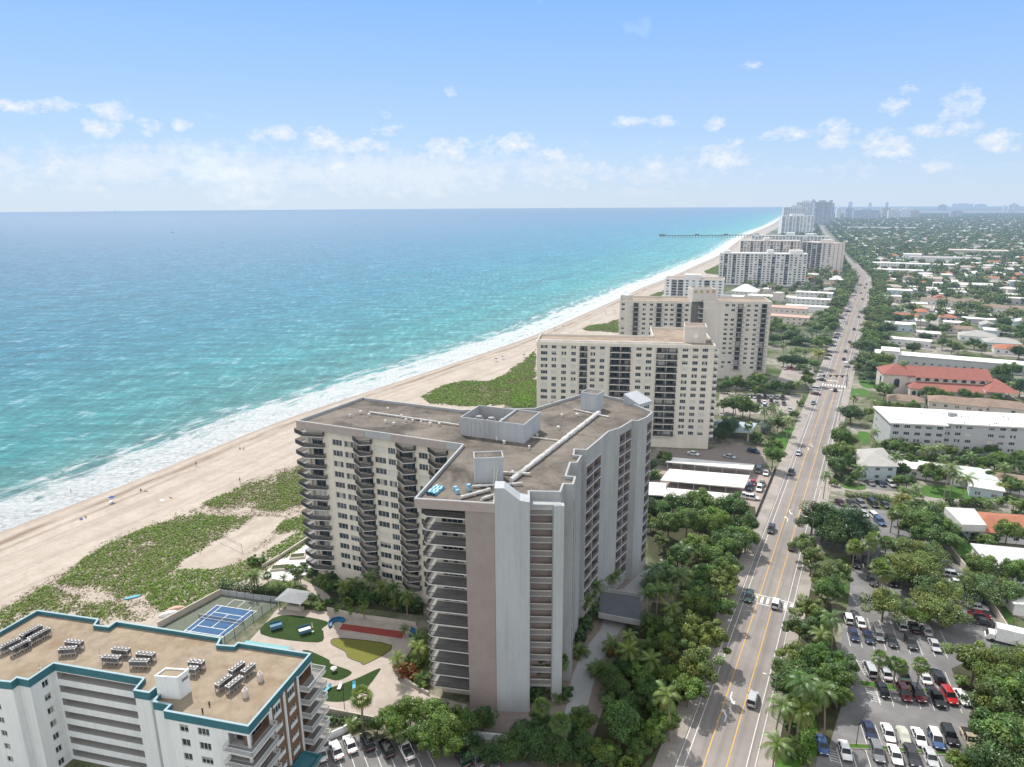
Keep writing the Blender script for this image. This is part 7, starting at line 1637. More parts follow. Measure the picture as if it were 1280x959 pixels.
# white delivery van past the signal
def box_truck(label, p, ang, L=6.0, w=2.3, h=3.0, logo=False):
    t = thing('box_truck', label, 'truck', (p.x, p.y, .03), ang - PI / 2); MB().box((0, -.9, .75 + h / 2 - .3), (w, L - 1.9, h - .4)).build('cargo_box', PAINT['white'], t)
    cb = MB(); loft(cb, [ring(L / 2 - 1.75, w * .46, .4, 2.0), ring(L / 2 - .7, w * .46, .4, 2.0), ring(L / 2 - .2, w * .44, .45, 1.2), ring(L / 2, w * .42, .5, 1.1)]); cb.build('cab', PAINT['white'], t)
    MB().add([(-w * .4, L / 2 - .68, 1.95), (w * .4, L / 2 - .68, 1.95), (w * .42, L / 2 - .16, 1.24), (-w * .42, L / 2 - .16, 1.24)], [(3, 2, 1, 0)]).build('windshield', M_cglass, t)
    for sx in (-1, 1):
        for y in (-L * .3, L * .32): wl = MB().tube((sx * (w / 2 - .25), y, .42), (sx * (w / 2 - .02), y, .42), .42, .42, 14).build('wheel', M_tyre, t)
        MB().box((sx * w * .33, L / 2 + .01, .8), (.3, .08, .16)).build('headlight', M_head, t)
    MB().box((0, -.3, .5), (w * .8, L - .8, .16)).build('chassis', M_plast, t)
    if logo:
        lg = MB()
        for i, (a, b) in enumerate(((-.55, .5), (.05, .42), (.6, .46))): lg.box((w / 2 + .012, -.9 + a, 2.0), (.012, b, .38))
        lg.build('logo', flat('logo_plum', (.22, .06, .10), .5), t)
    return t
p = at(1057.6, 458); box_truck('white van passing under the signal beam on the inland lane', p, rdir(p), 5.6, 2.1, 2.6)
pa, pb = at(1233, 795), at(1266, 803); m_ = (pa + pb) / 2; box_truck('white box truck with small plum marking parked by the pale garden wall', Vector((m_.x + .3, m_.y - 1.2, 0)), math.atan2((pa - pb).y, (pa - pb).x), 7.6, 2.5, 3.5, True)
# car parks: (kind, colour, x, y, label)
def lot(ox, oy, sc, head, items, flip=True):
    h0, h1 = zz(ox, oy, sc, head); a = math.atan2((h1 - h0).y, (h1 - h0).x)
    for it in items:
        k, c, x, y, lab = it[:5]; p = zz(ox, oy, sc, [(x, y)])[0]; car(k, c, Vector((p.x, p.y + .5, 0)), a + (PI if len(it) > 5 and it[5] == 1 else 0), lab, None, False, it[6] if len(it) > 6 else None)
A_ = 'in the front row of the big car park'
lot(1060, 830, 5.777, [(240, 440), (300, 600)], [('sedan', 'navy', 160, 510, 'navy car at the lamp post end ' + A_), ('sedan', 'white', 297, 530, 'white car between navy and covered cars ' + A_), ('sedan', 'white', 522, 562, 'white car beside the covered car ' + A_), ('suv', 'blue', 645, 580, 'blue car with white roof ' + A_, 0, 'white'), ('suv', 'black', 742, 552, 'black car next to the tan pickup ' + A_), ('pickup', 'tan', 890, 580, 'tan pickup truck ' + A_, 0),
    ('suv', 'grey', 218, 672, 'grey car behind the planted strip, below the navy car'), ('sedan', 'white', 348, 690, 'white car behind the planted strip, below the covered car'), ('suv', 'dark', 472, 705, 'dark car behind the planted strip, partly under a bush'), ('sedan', 'silver', 605, 705, 'silver car behind the planted strip, below the blue car')])
def covered(label, x, y):
    h0, h1 = zz(1060, 830, 5.777, [(240, 440), (300, 600)]); a = math.atan2((h1 - h0).y, (h1 - h0).x); p = zz(1060, 830, 5.777, [(x, y)])[0]; t = thing('covered_car', label, 'car', (p.x, p.y + .5, .03), a - PI / 2); mb = MB()
    prof = [(-2.3, .6, .35), (-2.1, .85, .85), (-1.3, .93, 1.05), (-.7, .88, 1.4), (.5, .86, 1.42), (1.2, .93, 1.0), (2.0, .88, .8), (2.35, .6, .4)]
    loft(mb, [[(-w, y_, .06), (w, y_, .06), (w * .98, y_, h_ * .6), (w * .72, y_, h_), (-w * .72, y_, h_), (-w * .98, y_, h_ * .6)] for y_, w, h_ in prof]); mb.build('fabric_cover', mat('car_cover_cloth', (.46, .46, .40), .8, .08, 1.5), t)
    for sx in (-.82, .82):
        for yy in (-1.35, 1.4): MB().tube((sx - .1, yy, .3), (sx + .1, yy, .3), .3, .3, 12).build('tyre', M_tyre, t)
covered('car under a pale grey green cloth cover in the front row', 412, 550)
lot(1060, 830, 5.777, [(680, 190), (775, 340)], [('sedan', 'black', 255, 215, 'black car under the palms, first in the row facing the front lane'), ('suv', 'maroon', 412, 242, 'maroon car shaded by the island palms'), ('suv', 'maroon', 512, 248, 'dull purple car shaded by the island palms', 0, 'dark'), ('pickup', 'black', 642, 272, 'black pickup next to the bright red vehicle'), ('suv', 'red', 738, 262, 'bright red sport utility vehicle in the middle of the big car park'), ('sedan', 'white', 832, 270, 'white car beside the red vehicle, half under the trees')])
lot(1060, 830, 5.777, [(530, 70), (590, 180)], [('van', 'silver', 165, 70, 'silver van beside the hatched stripes at the palm island', 1), ('sedan', 'silver', 280, 95, 'silver car hidden behind the island palms', 1), ('sedan', 'green', 405, 105, 'dark green car behind the island palms', 1), ('sedan', 'white', 560, 125, 'white car at the end of the palm island', 1), ('suv', 'black', 652, 118, 'long black car across the lane from the red vehicle', 1)])
h_ = [(500, 330), (520, 390)]
lot(920, 700, 3.53, h_, [('suv', 'white', 497, 272, 'white tall car at the outer corner of the upper rows', 1), ('sedan', 'white', 553, 290, 'white car second from the outer corner of the upper rows', 1), ('sedan', 'navy', 522, 345, 'navy car nose to nose with the white corner car'), ('sedan', 'navy', 587, 355, 'dark blue car nose to nose with the second white car'), ('sedan', 'grey', 632, 345, 'grey car in deep shade beside the dark blue one'), ('suv', 'silver', 732, 302, 'silver tall car half under the spreading tree', 1), ('sedan', 'black', 790, 312, 'black car between silver cars under the spreading tree', 1), ('sedan', 'silver', 845, 325, 'silver and black car at the shaded inner end of the upper rows', 1), ('sedan', 'silver', 880, 392, 'silver car alone at the inner end of the shaded lower row'), ('sedan', 'dark', 690, 372, 'dark car in full shade in the lower of the upper rows'), ('suv', 'dark', 775, 382, 'dark tall car in full shade near the inner end'),
    ('suv', 'dark', 605, 105, 'dark car beyond the hatched stripes under the tree edge'), ('sedan', 'dark', 690, 108, 'dark car behind the canopy edge in the middle of the lot'), ('suv', 'black', 530, 25, 'black car at the shaded top end of the lot'), ('suv', 'black', 582, 25, 'second black car at the shaded top end of the lot')])
lot(1080, 700, 6.345, [(680, 130), (740, 140)], [('suv', 'white', 710, 140, 'white tall car against the garden wall, top of the side row'), ('sedan', 'white', 745, 205, 'white car second along the garden wall'), ('sedan', 'dark', 815, 275, 'dark car third along the garden wall, under the tree'), ('sedan', 'blue', 875, 328, 'blue car along the garden wall in broken shade'), ('sedan', 'white', 905, 398, 'white car along the garden wall before the red one'), ('sedan', 'maroon', 925, 468, 'dull red car in the shade of the garden wall'), ('sedan', 'dark', 960, 520, 'dark car along the garden wall next to the box truck')])
hh = [(200, 330), (240, 365)]
lot(1020, 560, 4.881, hh, [('sedan', 'maroon', 150, 345, 'dark red car at the street end of the small hedge lined lot'), ('sedan', 'dark', 218, 348, 'dark car second from the street in the hedge lined lot'), ('suv', 'grey', 278, 355, 'grey car in the middle of the hedge lined lot'), ('van', 'black', 350, 355, 'black van in the hedge lined lot'), ('sedan', 'dark', 425, 360, 'dark car at the inner end of the hedge lined lot'), ('sedan', 'white', 237, 408, 'white car half hidden by the dark ficus, first'), ('sedan', 'white', 290, 414, 'white car half hidden by the dark ficus, second'), ('suv', 'white', 362, 435, 'white car clear of the dark ficus shade'), ('suv', 'blue', 392, 465, 'pale blue car at the edge of the dark ficus'),
    ('sedan', 'grey', 335, 225, 'grey car parked before the hip roofed house, street end'), ('sedan', 'navy', 398, 230, 'navy car parked before the hip roofed house, middle'), ('suv', 'silver', 460, 233, 'silver car parked before the hip roofed house, inner end')])
lot(1020, 560, 4.881, [(240, 690), (255, 750)], [('suv', 'black', 248, 722, 'black car under the ficus at the top of the shaded lot'), ('suv', 'black', 318, 720, 'second black car under the ficus at the top of the shaded lot'), ('sedan', 'red', 1112, 300, 'red car parked on the driveway by the white garage')])
lot(360, 830, 4.888, [(265, 490), (310, 610)], [('sedan', 'white', 195, 570, 'white car closest to the brick end of the white block', 1), ('sedan', 'white', 292, 555, 'white car second from the brick end wall', 1), ('sedan', 'white', 376, 518, 'white car third from the brick end wall', 1), ('suv', 'black', 482, 505, 'black car below the tall lone palm', 1), ('suv', 'black', 600, 545, 'black car with red tail lights beside the white pickup', 1), ('pickup', 'white', 716, 548, 'white pickup below the dense trees', 1), ('sedan', 'green', 1062, 600, 'car in deep tree shade past the white pickup, first', 1), ('sedan', 'grey', 1150, 602, 'car in deep tree shade past the white pickup, second', 1), ('sedan', 'grey', 1242, 612, 'car in deep tree shade past the white pickup, third', 1)])
g = zz(880, 820, 5.777, [(1015, 700)])[0]; h0, h1 = zz(1060, 830, 5.777, [(240, 440), (300, 600)]); car('sedan', 'white', g, math.atan2((h1 - h0).y, (h1 - h0).x), 'white car behind the planted strip at the hatched corner')
g = zz(880, 820, 5.777, [(850, 660)])[0]; car('sedan', 'blue', g, math.atan2((h1 - h0).y, (h1 - h0).x), 'pale blue car nosing out from under the palm strip')
lot(780, 500, 5.2875, [(900, 580), (890, 630)], [('van', 'grey', 890, 478, 'grey van beside the carport closest to the cream slab'), ('sedan', 'white', 940, 495, 'white car by the dark wall of the carport yard'), ('sedan', 'red', 856, 560, 'red car at the end of the wide carport'), ('suv', 'navy', 836, 592, 'navy car at the end of the wide carport'), ('sedan', 'grey', 915, 567, 'grey car second by the dark wall of the carport yard'), ('suv', 'white', 896, 600, 'white car third by the dark wall of the carport yard')])
lot(780, 500, 5.2875, [(800, 650), (870, 660)], [('pickup', 'white', 790, 648, 'white pickup at the end of the half hidden carport'), ('suv', 'white', 848, 660, 'white car beside the white pickup in the carport yard')])
lot(780, 500, 5.2875, [(840, 350), (890, 360)], [('suv', 'navy', 858, 352, 'navy car on the curved drive below the cream slab'), ('sedan', 'white', 460, 366, 'white car in the shaded lane behind the carports, tower end'), ('sedan', 'silver', 700, 386, 'silver car in the shaded lane behind the carports, road end')])
i_ = 0
for x, y, c in ((435, 560, 'white'), (478, 560, 'white'), (515, 562, 'dark'), (555, 565, 'black'), (597, 562, 'white'), (640, 565, 'silver'), (682, 572, 'black'), (550, 603, 'white'), (515, 632, 'silver'), (556, 640, 'dark'), (450, 508, 'white'), (490, 514, 'white'), (600, 605, 'black'), (690, 610, 'dark'), (735, 655, 'silver'), (510, 600, 'dark'), (640, 610, 'grey'), (590, 640, 'dark')):
    p = zz(860, 400, 5.768, [(x, y)])[0]; h0, h1 = zz(860, 400, 5.768, [(600, 550), (608, 590)]); car('suv' if i_ % 3 == 0 else 'sedan', c, p, math.atan2((h1 - h0).y, (h1 - h0).x), f'{ordn[i_]} small {c} car in the pale lot below the beige slab tree row', None); i_ += 1
for x, y, c in ((720, 352, 'red'), (745, 352, 'red'), (785, 352, 'navy'), (850, 350, 'white'), (880, 345, 'white'), (700, 355, 'silver')):
    p = zz(860, 400, 5.768, [(x, y)])[0]; car('sedan', c, p, 1.1, 'small car at the back edge of the tan lot beside the beige slab', 'cars at the back of the tan lot', True)
# ---------------------------------------------------------------- people, beach things, boats, pier
M_skin = flat('skin', (.36, .21, .14), .6); M_hair = flat('dark_hair', (.03, .02, .015), .7)
def body_mesh(pose):
    """one continuous skinned figure"""
    J = dict(stand=[(0, 0, .95), (0, 0, 1.22), (0, .01, 1.42), (0, .03, 1.52), (0, .05, 1.64), (.18, 0, 1.40), (.24, .03, 1.12), (.25, .12, .90), (-.18, 0, 1.40), (-.25, .02, 1.12), (-.24, .10, .88), (.09, 0, .90), (.11, .04, .50), (.11, 0, .06), (.12, .14, .03), (-.09, 0, .90), (-.13, -.04, .50), (-.15, -.10, .06), (-.15, .04, .03)],
             lie=[(0, 0, .12), (0, .27, .13), (0, .47, .13), (0, .56, .13), (0, .70, .14), (.18, .45, .10), (.32, .25, .06), (.30, .02, .05), (-.18, .45, .10), (-.34, .60, .06), (-.20, .80, .05), (.09, -.05, .12), (.12, -.45, .10), (.12, -.88, .06), (.14, -1.0, .08), (-.09, -.05, .12), (-.14, -.42, .30), (-.14, -.75, .06), (-.14, -.90, .05)],
             sit=[(0, 0, .14), (0, -.06, .42), (0, -.08, .62), (0, -.05, .72), (0, -.02, .84), (.18, -.08, .60), (.26, .06, .38), (.18, .26, .36), (-.18, -.08, .60), (-.28, .0, .36), (-.30, -.18, .06), (.1, .06, .13), (.14, .42, .42), (.13, .62, .06), (.13, .76, .04), (-.1, .06, .13), (-.14, .46, .16), (-.15, .86, .06), (-.15, .94, .12)])[pose]
    E = [(0, 1), (1, 2), (2, 3), (3, 4), (2, 5), (5, 6), (6, 7), (2, 8), (8, 9), (9, 10), (0, 11), (11, 12), (12, 13), (13, 14), (0, 15), (15, 16), (16, 17), (17, 18)]
    R = [.14, .13, .13, .06, .105, .065, .045, .035, .065, .045, .035, .10, .065, .045, .035, .10, .065, .045, .035]
    me = bpy.data.meshes.new('person'); me.from_pydata(J, E, []); o = bpy.data.objects.new('tmp', me); col.objects.link(o)
    o.modifiers.new('s', 'SKIN'); o.modifiers.new('d', 'SUBSURF').levels = 1
    for i, r in enumerate(R): me.skin_vertices[0].data[i].radius = (r, r); me.skin_vertices[0].data[i].use_root = (i == 0)
    dg = bpy.context.evaluated_depsgraph_get(); m2 = bpy.data.meshes.new_from_object(o.evaluated_get(dg)); bpy.data.objects.remove(o); m2.materials.clear(); m2.materials.append(M_skin); return m2, J
BODY = {p: body_mesh(p) for p in ('stand', 'lie', 'sit')}
def person(pose, p, ang, label, cloth, top=None):
    me, J = BODY[pose]; o = link('person', me); o.location = (p.x, p.y, p.z); o.rotation_euler.z = ang; tag(o, label, 'person')
    J = [Vector(j) for j in J]; s = MB(); s.tube(J[0].lerp(J[11], .3) * 1.0, J[0] + (J[1] - J[0]) * .35, .17, .15, 10)
    for k in (11, 15): s.tube(J[k], J[k].lerp(J[k + 1], .55), .115, .09, 8)
    s.build('shorts', cloth, o)
    if top: MB().tube(J[1] - (J[1] - J[0]) * .4, J[2], .155, .165, 10).build('shirt', top, o)
    hd = J[4]; h = MB(); d = (J[4] - J[3]).normalized(); h.tube(hd + d * .0, hd + d * .09, .115, .10, 10).tube(hd + d * .09, hd + d * .13, .10, .05, 10); h.build('hair', M_hair, o); return o
def towel(label, p, ang, m): t = tag(MB().box((0, 0, .02), (.9, 1.9, .03)).build('beach_towel', m), label, 'towel'); t.location = (p.x, p.y, .01); t.rotation_euler.z = ang; return t
C_ = lambda n, c: flat('cloth_' + n, c, .8)
z1 = lambda x, y: at(x / 2.976, 480 + y / 2.976)
for pose, x, y, a, lab, c, tp in (('lie', 302, 503, .6, 'person lying on a blue towel near the waterline, seaward of the low block', C_('blue', (.03, .08, .3)), None), ('lie', 319, 497, .6, 'second person lying beside the blue towel couple, nearer the dunes', C_('navy', (.02, .03, .1)), None), ('stand', 265, 408, 2.0, 'person standing in the shallow foam', C_('navy', (.02, .03, .1)), None), ('sit', 524, 398, .3, 'person sitting in dark clothes in the group of two by the wrack line', C_('black', (.02, .02, .02)), C_('black', (.02, .02, .02))), ('lie', 543, 400, 1.2, 'person lying in the group of two by the wrack line', C_('maroon', (.2, .02, .04)), None),
        ('stand', 730, 305, .8, 'person walking along the wet sand in a dark shirt', C_('black', (.02, .02, .02)), C_('grey', (.15, .15, .17))), ('stand', 893, 365, 1.0, 'person standing at the edge of the dune scrub by the tower', C_('navy', (.02, .03, .1)), C_('maroon', (.2, .02, .04))), ('sit', 893, 243, .5, 'person sitting on the upper beach nearest the tower wing', C_('blue', (.03, .08, .3)), None), ('sit', 907, 243, .5, 'second person sitting on the upper beach nearest the tower wing', C_('black', (.02, .02, .02)), C_('white', (.7, .7, .7))), ('lie', 636, 425, .9, 'person lying in the middle of the sand between wrack line and scrub', C_('red', (.3, .03, .03)), None)):
    p = z1(x, y); p.z = .04 if pose == 'lie' else 0.0; person(pose, p, a, lab, c, tp)
towel('blue beach towel under the person closest to the waterline', z1(302, 503), .6, C_('blue', (.03, .08, .3))); towel('white towel spread on the sand above the wrack line', z1(412, 437), .4, C_('white', (.7, .7, .7))); towel('pale towel lying alone in the middle of the sand', z1(603, 432), .9, C_('white', (.7, .7, .7)))
umbrella('blue and white beach umbrella on the sand above the wrack line', z1(418, 440), 1.0, 1.9, C_('blue', (.05, .12, .35)))
pb = MB()
k_ = 0
for x, y in ((620, 452), (628, 449), (704, 411), (693, 413), (655, 447), (768, 391), (757, 393), (842, 360)):
    p = at(x, y); umbrella(f'{ordn[k_]} small beach umbrella beyond the tower, counted down the beach', p, 1.1, 2.0, C_(('navy', 'blue', 'black', 'maroon')[k_ % 4], ((.02, .03, .1), (.03, .08, .3), (.02, .02, .02), (.2, .02, .04))[k_ % 4])); k_ += 1
# pier far down the beach
pa, pbb = at(946, 296.5), at(824, 297.5); t = thing('fishing_pier', 'long dark fishing pier reaching into the sea from the far beach', 'pier', (pa.x, pa.y, 0), 0, None, True); L = (pbb - pa).length; ang = math.atan2((pbb - pa).y, (pbb - pa).x); c = (pa + pbb) / 2
M_pier = mat('pier_timber', (.10, .085, .075)); MB().box((c.x, c.y, 5.6), (L, 7, .9), ang).build('deck', M_pier, t)
for i in range(34):
    q = pa.lerp(pbb, (i + .5) / 34); MB().tube((q.x, q.y - 2.5, -2), (q.x, q.y - 2.5, 5.4), .7, .7, 6).build('pile', M_pier, t)
rl = MB(); rl.box((c.x, c.y - 3.4, 6.6), (L, .3, 1.1), ang); rl.build('railing', M_pier, t)
for k in (.0, .32, .62, .97): q = pa.lerp(pbb, k); MB().box((q.x, q.y, 7.8), (16 if k > .9 else 10, 7, 4), ang).build('shelter', M_pier, t)
# ships on the horizon and small boats
M_hull = flat('ship_hull', (.10, .10, .13), .6); M_ship = flat('ship_white', (.6, .6, .6), .6)
def ship(label, x, y, L, dist):
    d = at(x, 300); u = Vector((d.x, d.y, 0)).normalized() * dist; z = drop(u.x, u.y); t = thing('cargo_ship', label, 'ship', (u.x, u.y, z), 0); h = L / 2
    mb = MB(); loft(mb, [[(-h, -w, 0), (-h, w, 0), (-h, w, 9), (-h, -w, 9)] if False else [(xx, -w * .7, -2), (xx, w * .7, -2), (xx, w, zt), (xx, -w, zt)] for xx, w, zt in ((-h, 10, 11), (-h * .6, 14, 11), (h * .6, 14, 11), (h, 1.5, 14))]); mb.build('hull', M_hull, t)
    MB().box((-h * .72, 0, 22), (L * .1, 22, 22)).box((-h * .72, 0, 38), (L * .04, 8, 10)).build('bridge', M_ship, t)
    for k in range(4): MB().box((-h * .35 + k * h * .33, 0, 16), (L * .12, 22, 10 if k % 2 else 7)).build('cargo_stack', M_hull, t)
ship('long cargo ship on the horizon, middle of the three beyond the beach slabs', 706, 0, 300, 17000); ship('small cargo ship on the horizon, seaward of the long one', 672, 0, 190, 17500); ship('faint cargo ship on the horizon, shoreward of the long one', 728, 0, 220, 20000); ship('lone faint cargo ship on the horizon far out to sea', 152, 0, 190, 19000)
def boat(label, x, y, L):
    p = at(x, y); t = thing('motor_boat', label, 'boat', (p.x, p.y, 0), .4); mb = MB(); loft(mb, [[(xx, -w * .5, -.3), (xx, w * .5, -.3), (xx, w, zt), (xx, -w, zt)] for xx, w, zt in ((-L / 2, L * .14, 1.0), (0, L * .16, 1.1), (L * .3, L * .12, 1.4), (L / 2, .1, 1.8))]); mb.build('hull', M_ship, t); MB().box((-.1 * L, 0, 1.9), (L * .3, L * .18, 1.6)).build('cabin', M_cglass, t)
boat('small dark boat out to sea below the lone ship', 216, 291, 14); boat('white motor boat with wake in the middle distance', 445, 282, 16); boat('white motor boat off the far pier', 880, 265.5, 16)
# ---------------------------------------------------------------- dune scrub
def seg_d(a, b, x, y):
    dx, dy = b[0] - a[0], b[1] - a[1]; k = max(0, min(1, ((x - a[0]) * dx + (y - a[1]) * dy) / (dx * dx + dy * dy + 1e-9))); return math.hypot(x - a[0] - dx * k, y - a[1] - dy * k)
def scrub(name, polys, step, size, mats_, dens=.5, tall=.5, seed=1, tone=((.150, .255, .038), (.215, .195, .085)), under=True):
    r = np.random.default_rng(seed); C, T, Z = [], [], []
    for pts, d in polys:
        P = [(p[0], p[1]) for p in pts]; xs = [p[0] for p in P]; ys = [p[1] for p in P]; n = int((max(xs) - min(xs)) * (max(ys) - min(ys)) / step ** 2)
        for x, y in zip(r.uniform(min(xs), max(xs), n), r.uniform(min(ys), max(ys), n)):
            if not inside(P, x, y) or inside(COURT, x, y): continue
            nz = mnoise.noise(Vector((x * .09, y * .09, 1.3))) * .5 + mnoise.noise(Vector((x * .3, y * .3, 5))) * .3
            e_ = min(seg_d(P[i - 1], P[i], x, y) for i in range(len(P))); ed = nz + d + .2 - .5 * max(0, 1 - e_ / 3.5)
            if ed < r.uniform(-.25, .25): continue
            h = max(.05, tall * (.5 + ed)); k = min(1, max(0, max(.0, .86 + nz * 1.3 + (d - .25) * 1.3) + r.normal(0, .16))); t = np.array(tone[1]) * (1 - k) + np.array(tone[0]) * k
            if under and r.random() < .5: C.append((x, y, .03 + r.uniform(0, .02))); T.append(np.array((.115, .115, .05)) * r.uniform(.7, 1.3)); Z.append(size * 2.6)
            for q in range(3):
                Z.append(size)
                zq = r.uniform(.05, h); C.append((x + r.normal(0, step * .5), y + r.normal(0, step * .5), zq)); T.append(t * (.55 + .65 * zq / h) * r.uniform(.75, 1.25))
    V, F = quads(np.array(C), np.array(Z), 1.0, r, .6); return link(name, np_mesh(name, V, F, mats_, np.array(T)), None, 'stuff')
from mathutils import noise as mnoise
M_scrub = tinted('scrub_leaves', .8, .15, amt=.12)
zA = lambda *p: zz(0, 480, 2.976, p)
zB = lambda *p: zz(280, 600, 7.93, p)
COURT = [(p[0], p[1]) for p in zA((685, 678), (760, 620), (890, 540), (950, 492), (1065, 496), (1020, 545), (930, 605), (850, 672), (800, 690), (740, 690))]
veg = [(zA((200, 740), (300, 655), (420, 585), (560, 525), (720, 470), (800, 490), (940, 490), (880, 545), (690, 650), (640, 700), (530, 790), (440, 800), (330, 770)), .28),
       (zA((560, 760), (660, 690), (800, 690), (870, 670), (960, 640), (1090, 560), (1160, 520), (1170, 580), (1000, 690), (880, 740), (810, 780), (700, 830), (590, 850), (540, 800)), .34),
       (zA((740, 450), (800, 420), (920, 370), (1080, 320), (1150, 280), (1160, 440), (1060, 480), (960, 470), (820, 465)), .06),
       (zA((-40, 860), (100, 790), (180, 745), (330, 790), (500, 830), (590, 870), (560, 905), (380, 900), (130, 850), (0, 930)), .10),
       (zA((1010, 520), (1080, 500), (1170, 470), (1170, 540), (1040, 560)), .3)]
veg2 = [(zz(360, 460, 2.644, [(440, 95), (500, 60), (590, 40), (660, 45), (720, 20), (800, 0), (830, 60), (840, 130), (700, 125), (560, 128), (470, 118)]), .16), (zz(640, 340, 3.53, [(330, 240), (400, 225), (480, 205), (480, 270), (300, 258)]), .05), (zz(640, 340, 3.53, [(-40, 470), (0, 420), (60, 380), (105, 340), (110, 600), (0, 600)]), .2), (zz(820, 290, 5.3, [(320, 260), (420, 215), (420, 285), (330, 275)]), .2), (zz(640, 340, 3.53, [(605, 105), (670, 80), (670, 110)]), .1)]
scrub('dune_vegetation', veg, .31, .15, M_scrub, seed=3); scrub('dune_vegetation', veg2, .42, .24, M_scrub, seed=4)
dry = [(zA((-40, 880), (0, 830), (180, 715), (300, 640), (420, 565), (560, 510), (700, 460), (800, 425), (930, 350), (1090, 300), (1160, 260), (1170, 560), (1000, 560), (900, 560), (690, 660), (640, 720), (620, 890), (380, 910), (0, 960)), -.05), (zz(280, 600, 7.93, [(60, 830), (300, 640), (480, 500), (620, 520), (560, 600), (300, 720), (120, 850)]), .05)]
scrub('dune_grass', dry, .55, .17, M_scrub, tall=.18, seed=8, under=False, tone=((.15, .135, .06), (.23, .165, .105)))
def hedge(label, pts, w, h, seed):
    r = np.random.default_rng(seed); P = [Vector(p[:2]) for p in pts]; C, T, O = [], [], []
    for a, b in zip(P, P[1:]):
        L = (b - a).length; d = (b - a) / L; n_ = Vector((d.y, -d.x)); k = int(L * w * h * 26)
        for i in range(k):
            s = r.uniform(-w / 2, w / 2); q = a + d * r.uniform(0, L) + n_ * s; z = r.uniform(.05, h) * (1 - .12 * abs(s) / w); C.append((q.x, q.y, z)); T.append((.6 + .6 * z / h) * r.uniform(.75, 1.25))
    V, F = quads(np.array(C), .2, .6, r, .6); T = np.repeat(np.array(T)[:, None], 3, 1); o = link('hedge', np_mesh('hedge', V, F, M_dkleaf if seed % 2 else M_leaf, T)); return tag(o, label, 'hedge')
hedge('dark clipped hedge behind the tennis court panel fence', z2((395, 80), (600, 105), (820, 125)), 2.6, 2.3, 1); hedge('clipped hedge along the wall below the garden deck', z5((225, 690), (380, 715), (470, 725)), 1.4, 1.3, 3)
hedge('tall hedge between the side street and the small lot', zz(960, 500, 3.966, [(380, 475), (470, 485), (600, 500)]), 2.2, 2.0, 2); hedge('low hedge along the inner side street', zz(960, 500, 3.966, [(800, 520), (1000, 525), (1150, 545)]), 1.6, 1.4, 5); hedge('straight green hedge row in the palm strip by the car park', zz(880, 820, 5.777, [(755, 450), (740, 700), (725, 800)]), 1.6, 1.5, 4); hedge('garden hedge behind the pool wall', zz(1080, 700, 6.345, [(760, -10), (880, 90)]), 1.6, 2.0, 6)
hedge('hedge below the apartment house on the park lawn', zz(960, 340, 3.972, [(560, 665), (640, 690), (760, 690)]), 3, 1.8, 7)
# ---------------------------------------------------------------- the inland town
BOX = []
for o in list(col.objects):
    if o.parent is None and o.get('category') in ('building', 'house', 'church', 'carport', 'pavilion', 'canopy'):
        vs = [v.co for c in o.children for v in c.data.vertices if c.name.startswith(('wall', 'roof'))] if o.get('category') != 'x' else []
        if vs: BOX.append((min(v.x for v in vs), max(v.x for v in vs), min(v.y for v in vs), max(v.y for v in vs)))
def near_built(x, y, r):
    return any(a - r < x < b + r and c - r < y < d + r for a, b, c, d in BOX)
def seen(x, y, z=3, m=60):
    if y < 60: return False
    u, v = pj((x, y, z + drop(x, y))); return -m < u < 1280 + m and 240 < v < 990 + m
WALLS = [M_off, M_stone, M_greywall, M_bluewall, M_pink]; ROOFS = [M_whiteroof, M_whiteroof, M_whiteroof, M_greyshingle, M_browntile, M_orange, mat('light_grey_roof', (.55, .54, .53)), mat('tan_shingle_roof', (.42, .37, .32))]
RN = {M_whiteroof.name: 'white', M_greyshingle.name: 'grey', M_browntile.name: 'brown', M_orange.name: 'orange tiled', 'light_grey_roof': 'light grey', 'tan_shingle_roof': 'tan'}
rnd = random.Random(5); cells = []
def frame(s, t):
    """town grid: s along the coast road, t inland from it"""
    y = 180 + s * .90; p, d = road_at(min(y, 6700)); r = Vector((d.y, -d.x)); q = p + r * t
    if y > 6700: q = q + d * (y - 6700)
    return q, math.atan2(d.y, d.x)
sv = []
for i in range(0, 235): sv.append(150 + i * 27 if i < 80 else 150 + 80 * 27 + (i - 80) * 40)
for s in sv:
    far = s > 2300; st_ = 22 if s < 1500 else (30 if s < 2800 else 46); t = 26
    while t < 5200:
        q, a = frame(s, t); t += st_ * rnd.uniform(.9, 1.15)
        if q.y > 8200 or not seen(q.x, q.y): continue
        if q.y < 430 and q.x < 262 + (q.y - 300) * .4 or q.y < 300: continue
        if near_built(q.x, q.y, 10) or rnd.random() < .1 or t % 130 < 8: continue
        cells.append((q.x + rnd.uniform(-3, 3), q.y + rnd.uniform(-4, 4), a, math.hypot(q.x, q.y)))
for s in sv:       # strip between beach and road, beyond the pale slabs
    if s < 420 or s > 4500: continue
    for t in (-30, -58, -90, -125):
        q, a = frame(s, t)
        if not seen(q.x, q.y) or near_built(q.x, q.y, 12) or rnd.random() < .3 : continue
        cells.append((q.x, q.y, a, math.hypot(q.x, q.y)))
cells.sort(key=lambda c: c[3])
HQ, HT = [], []
NH = 230
def dims(rr): return rr.choice(((14, 9), (12, 11), (16, 9), (18, 10), (12, 9), (22, 9)))
HM = {}
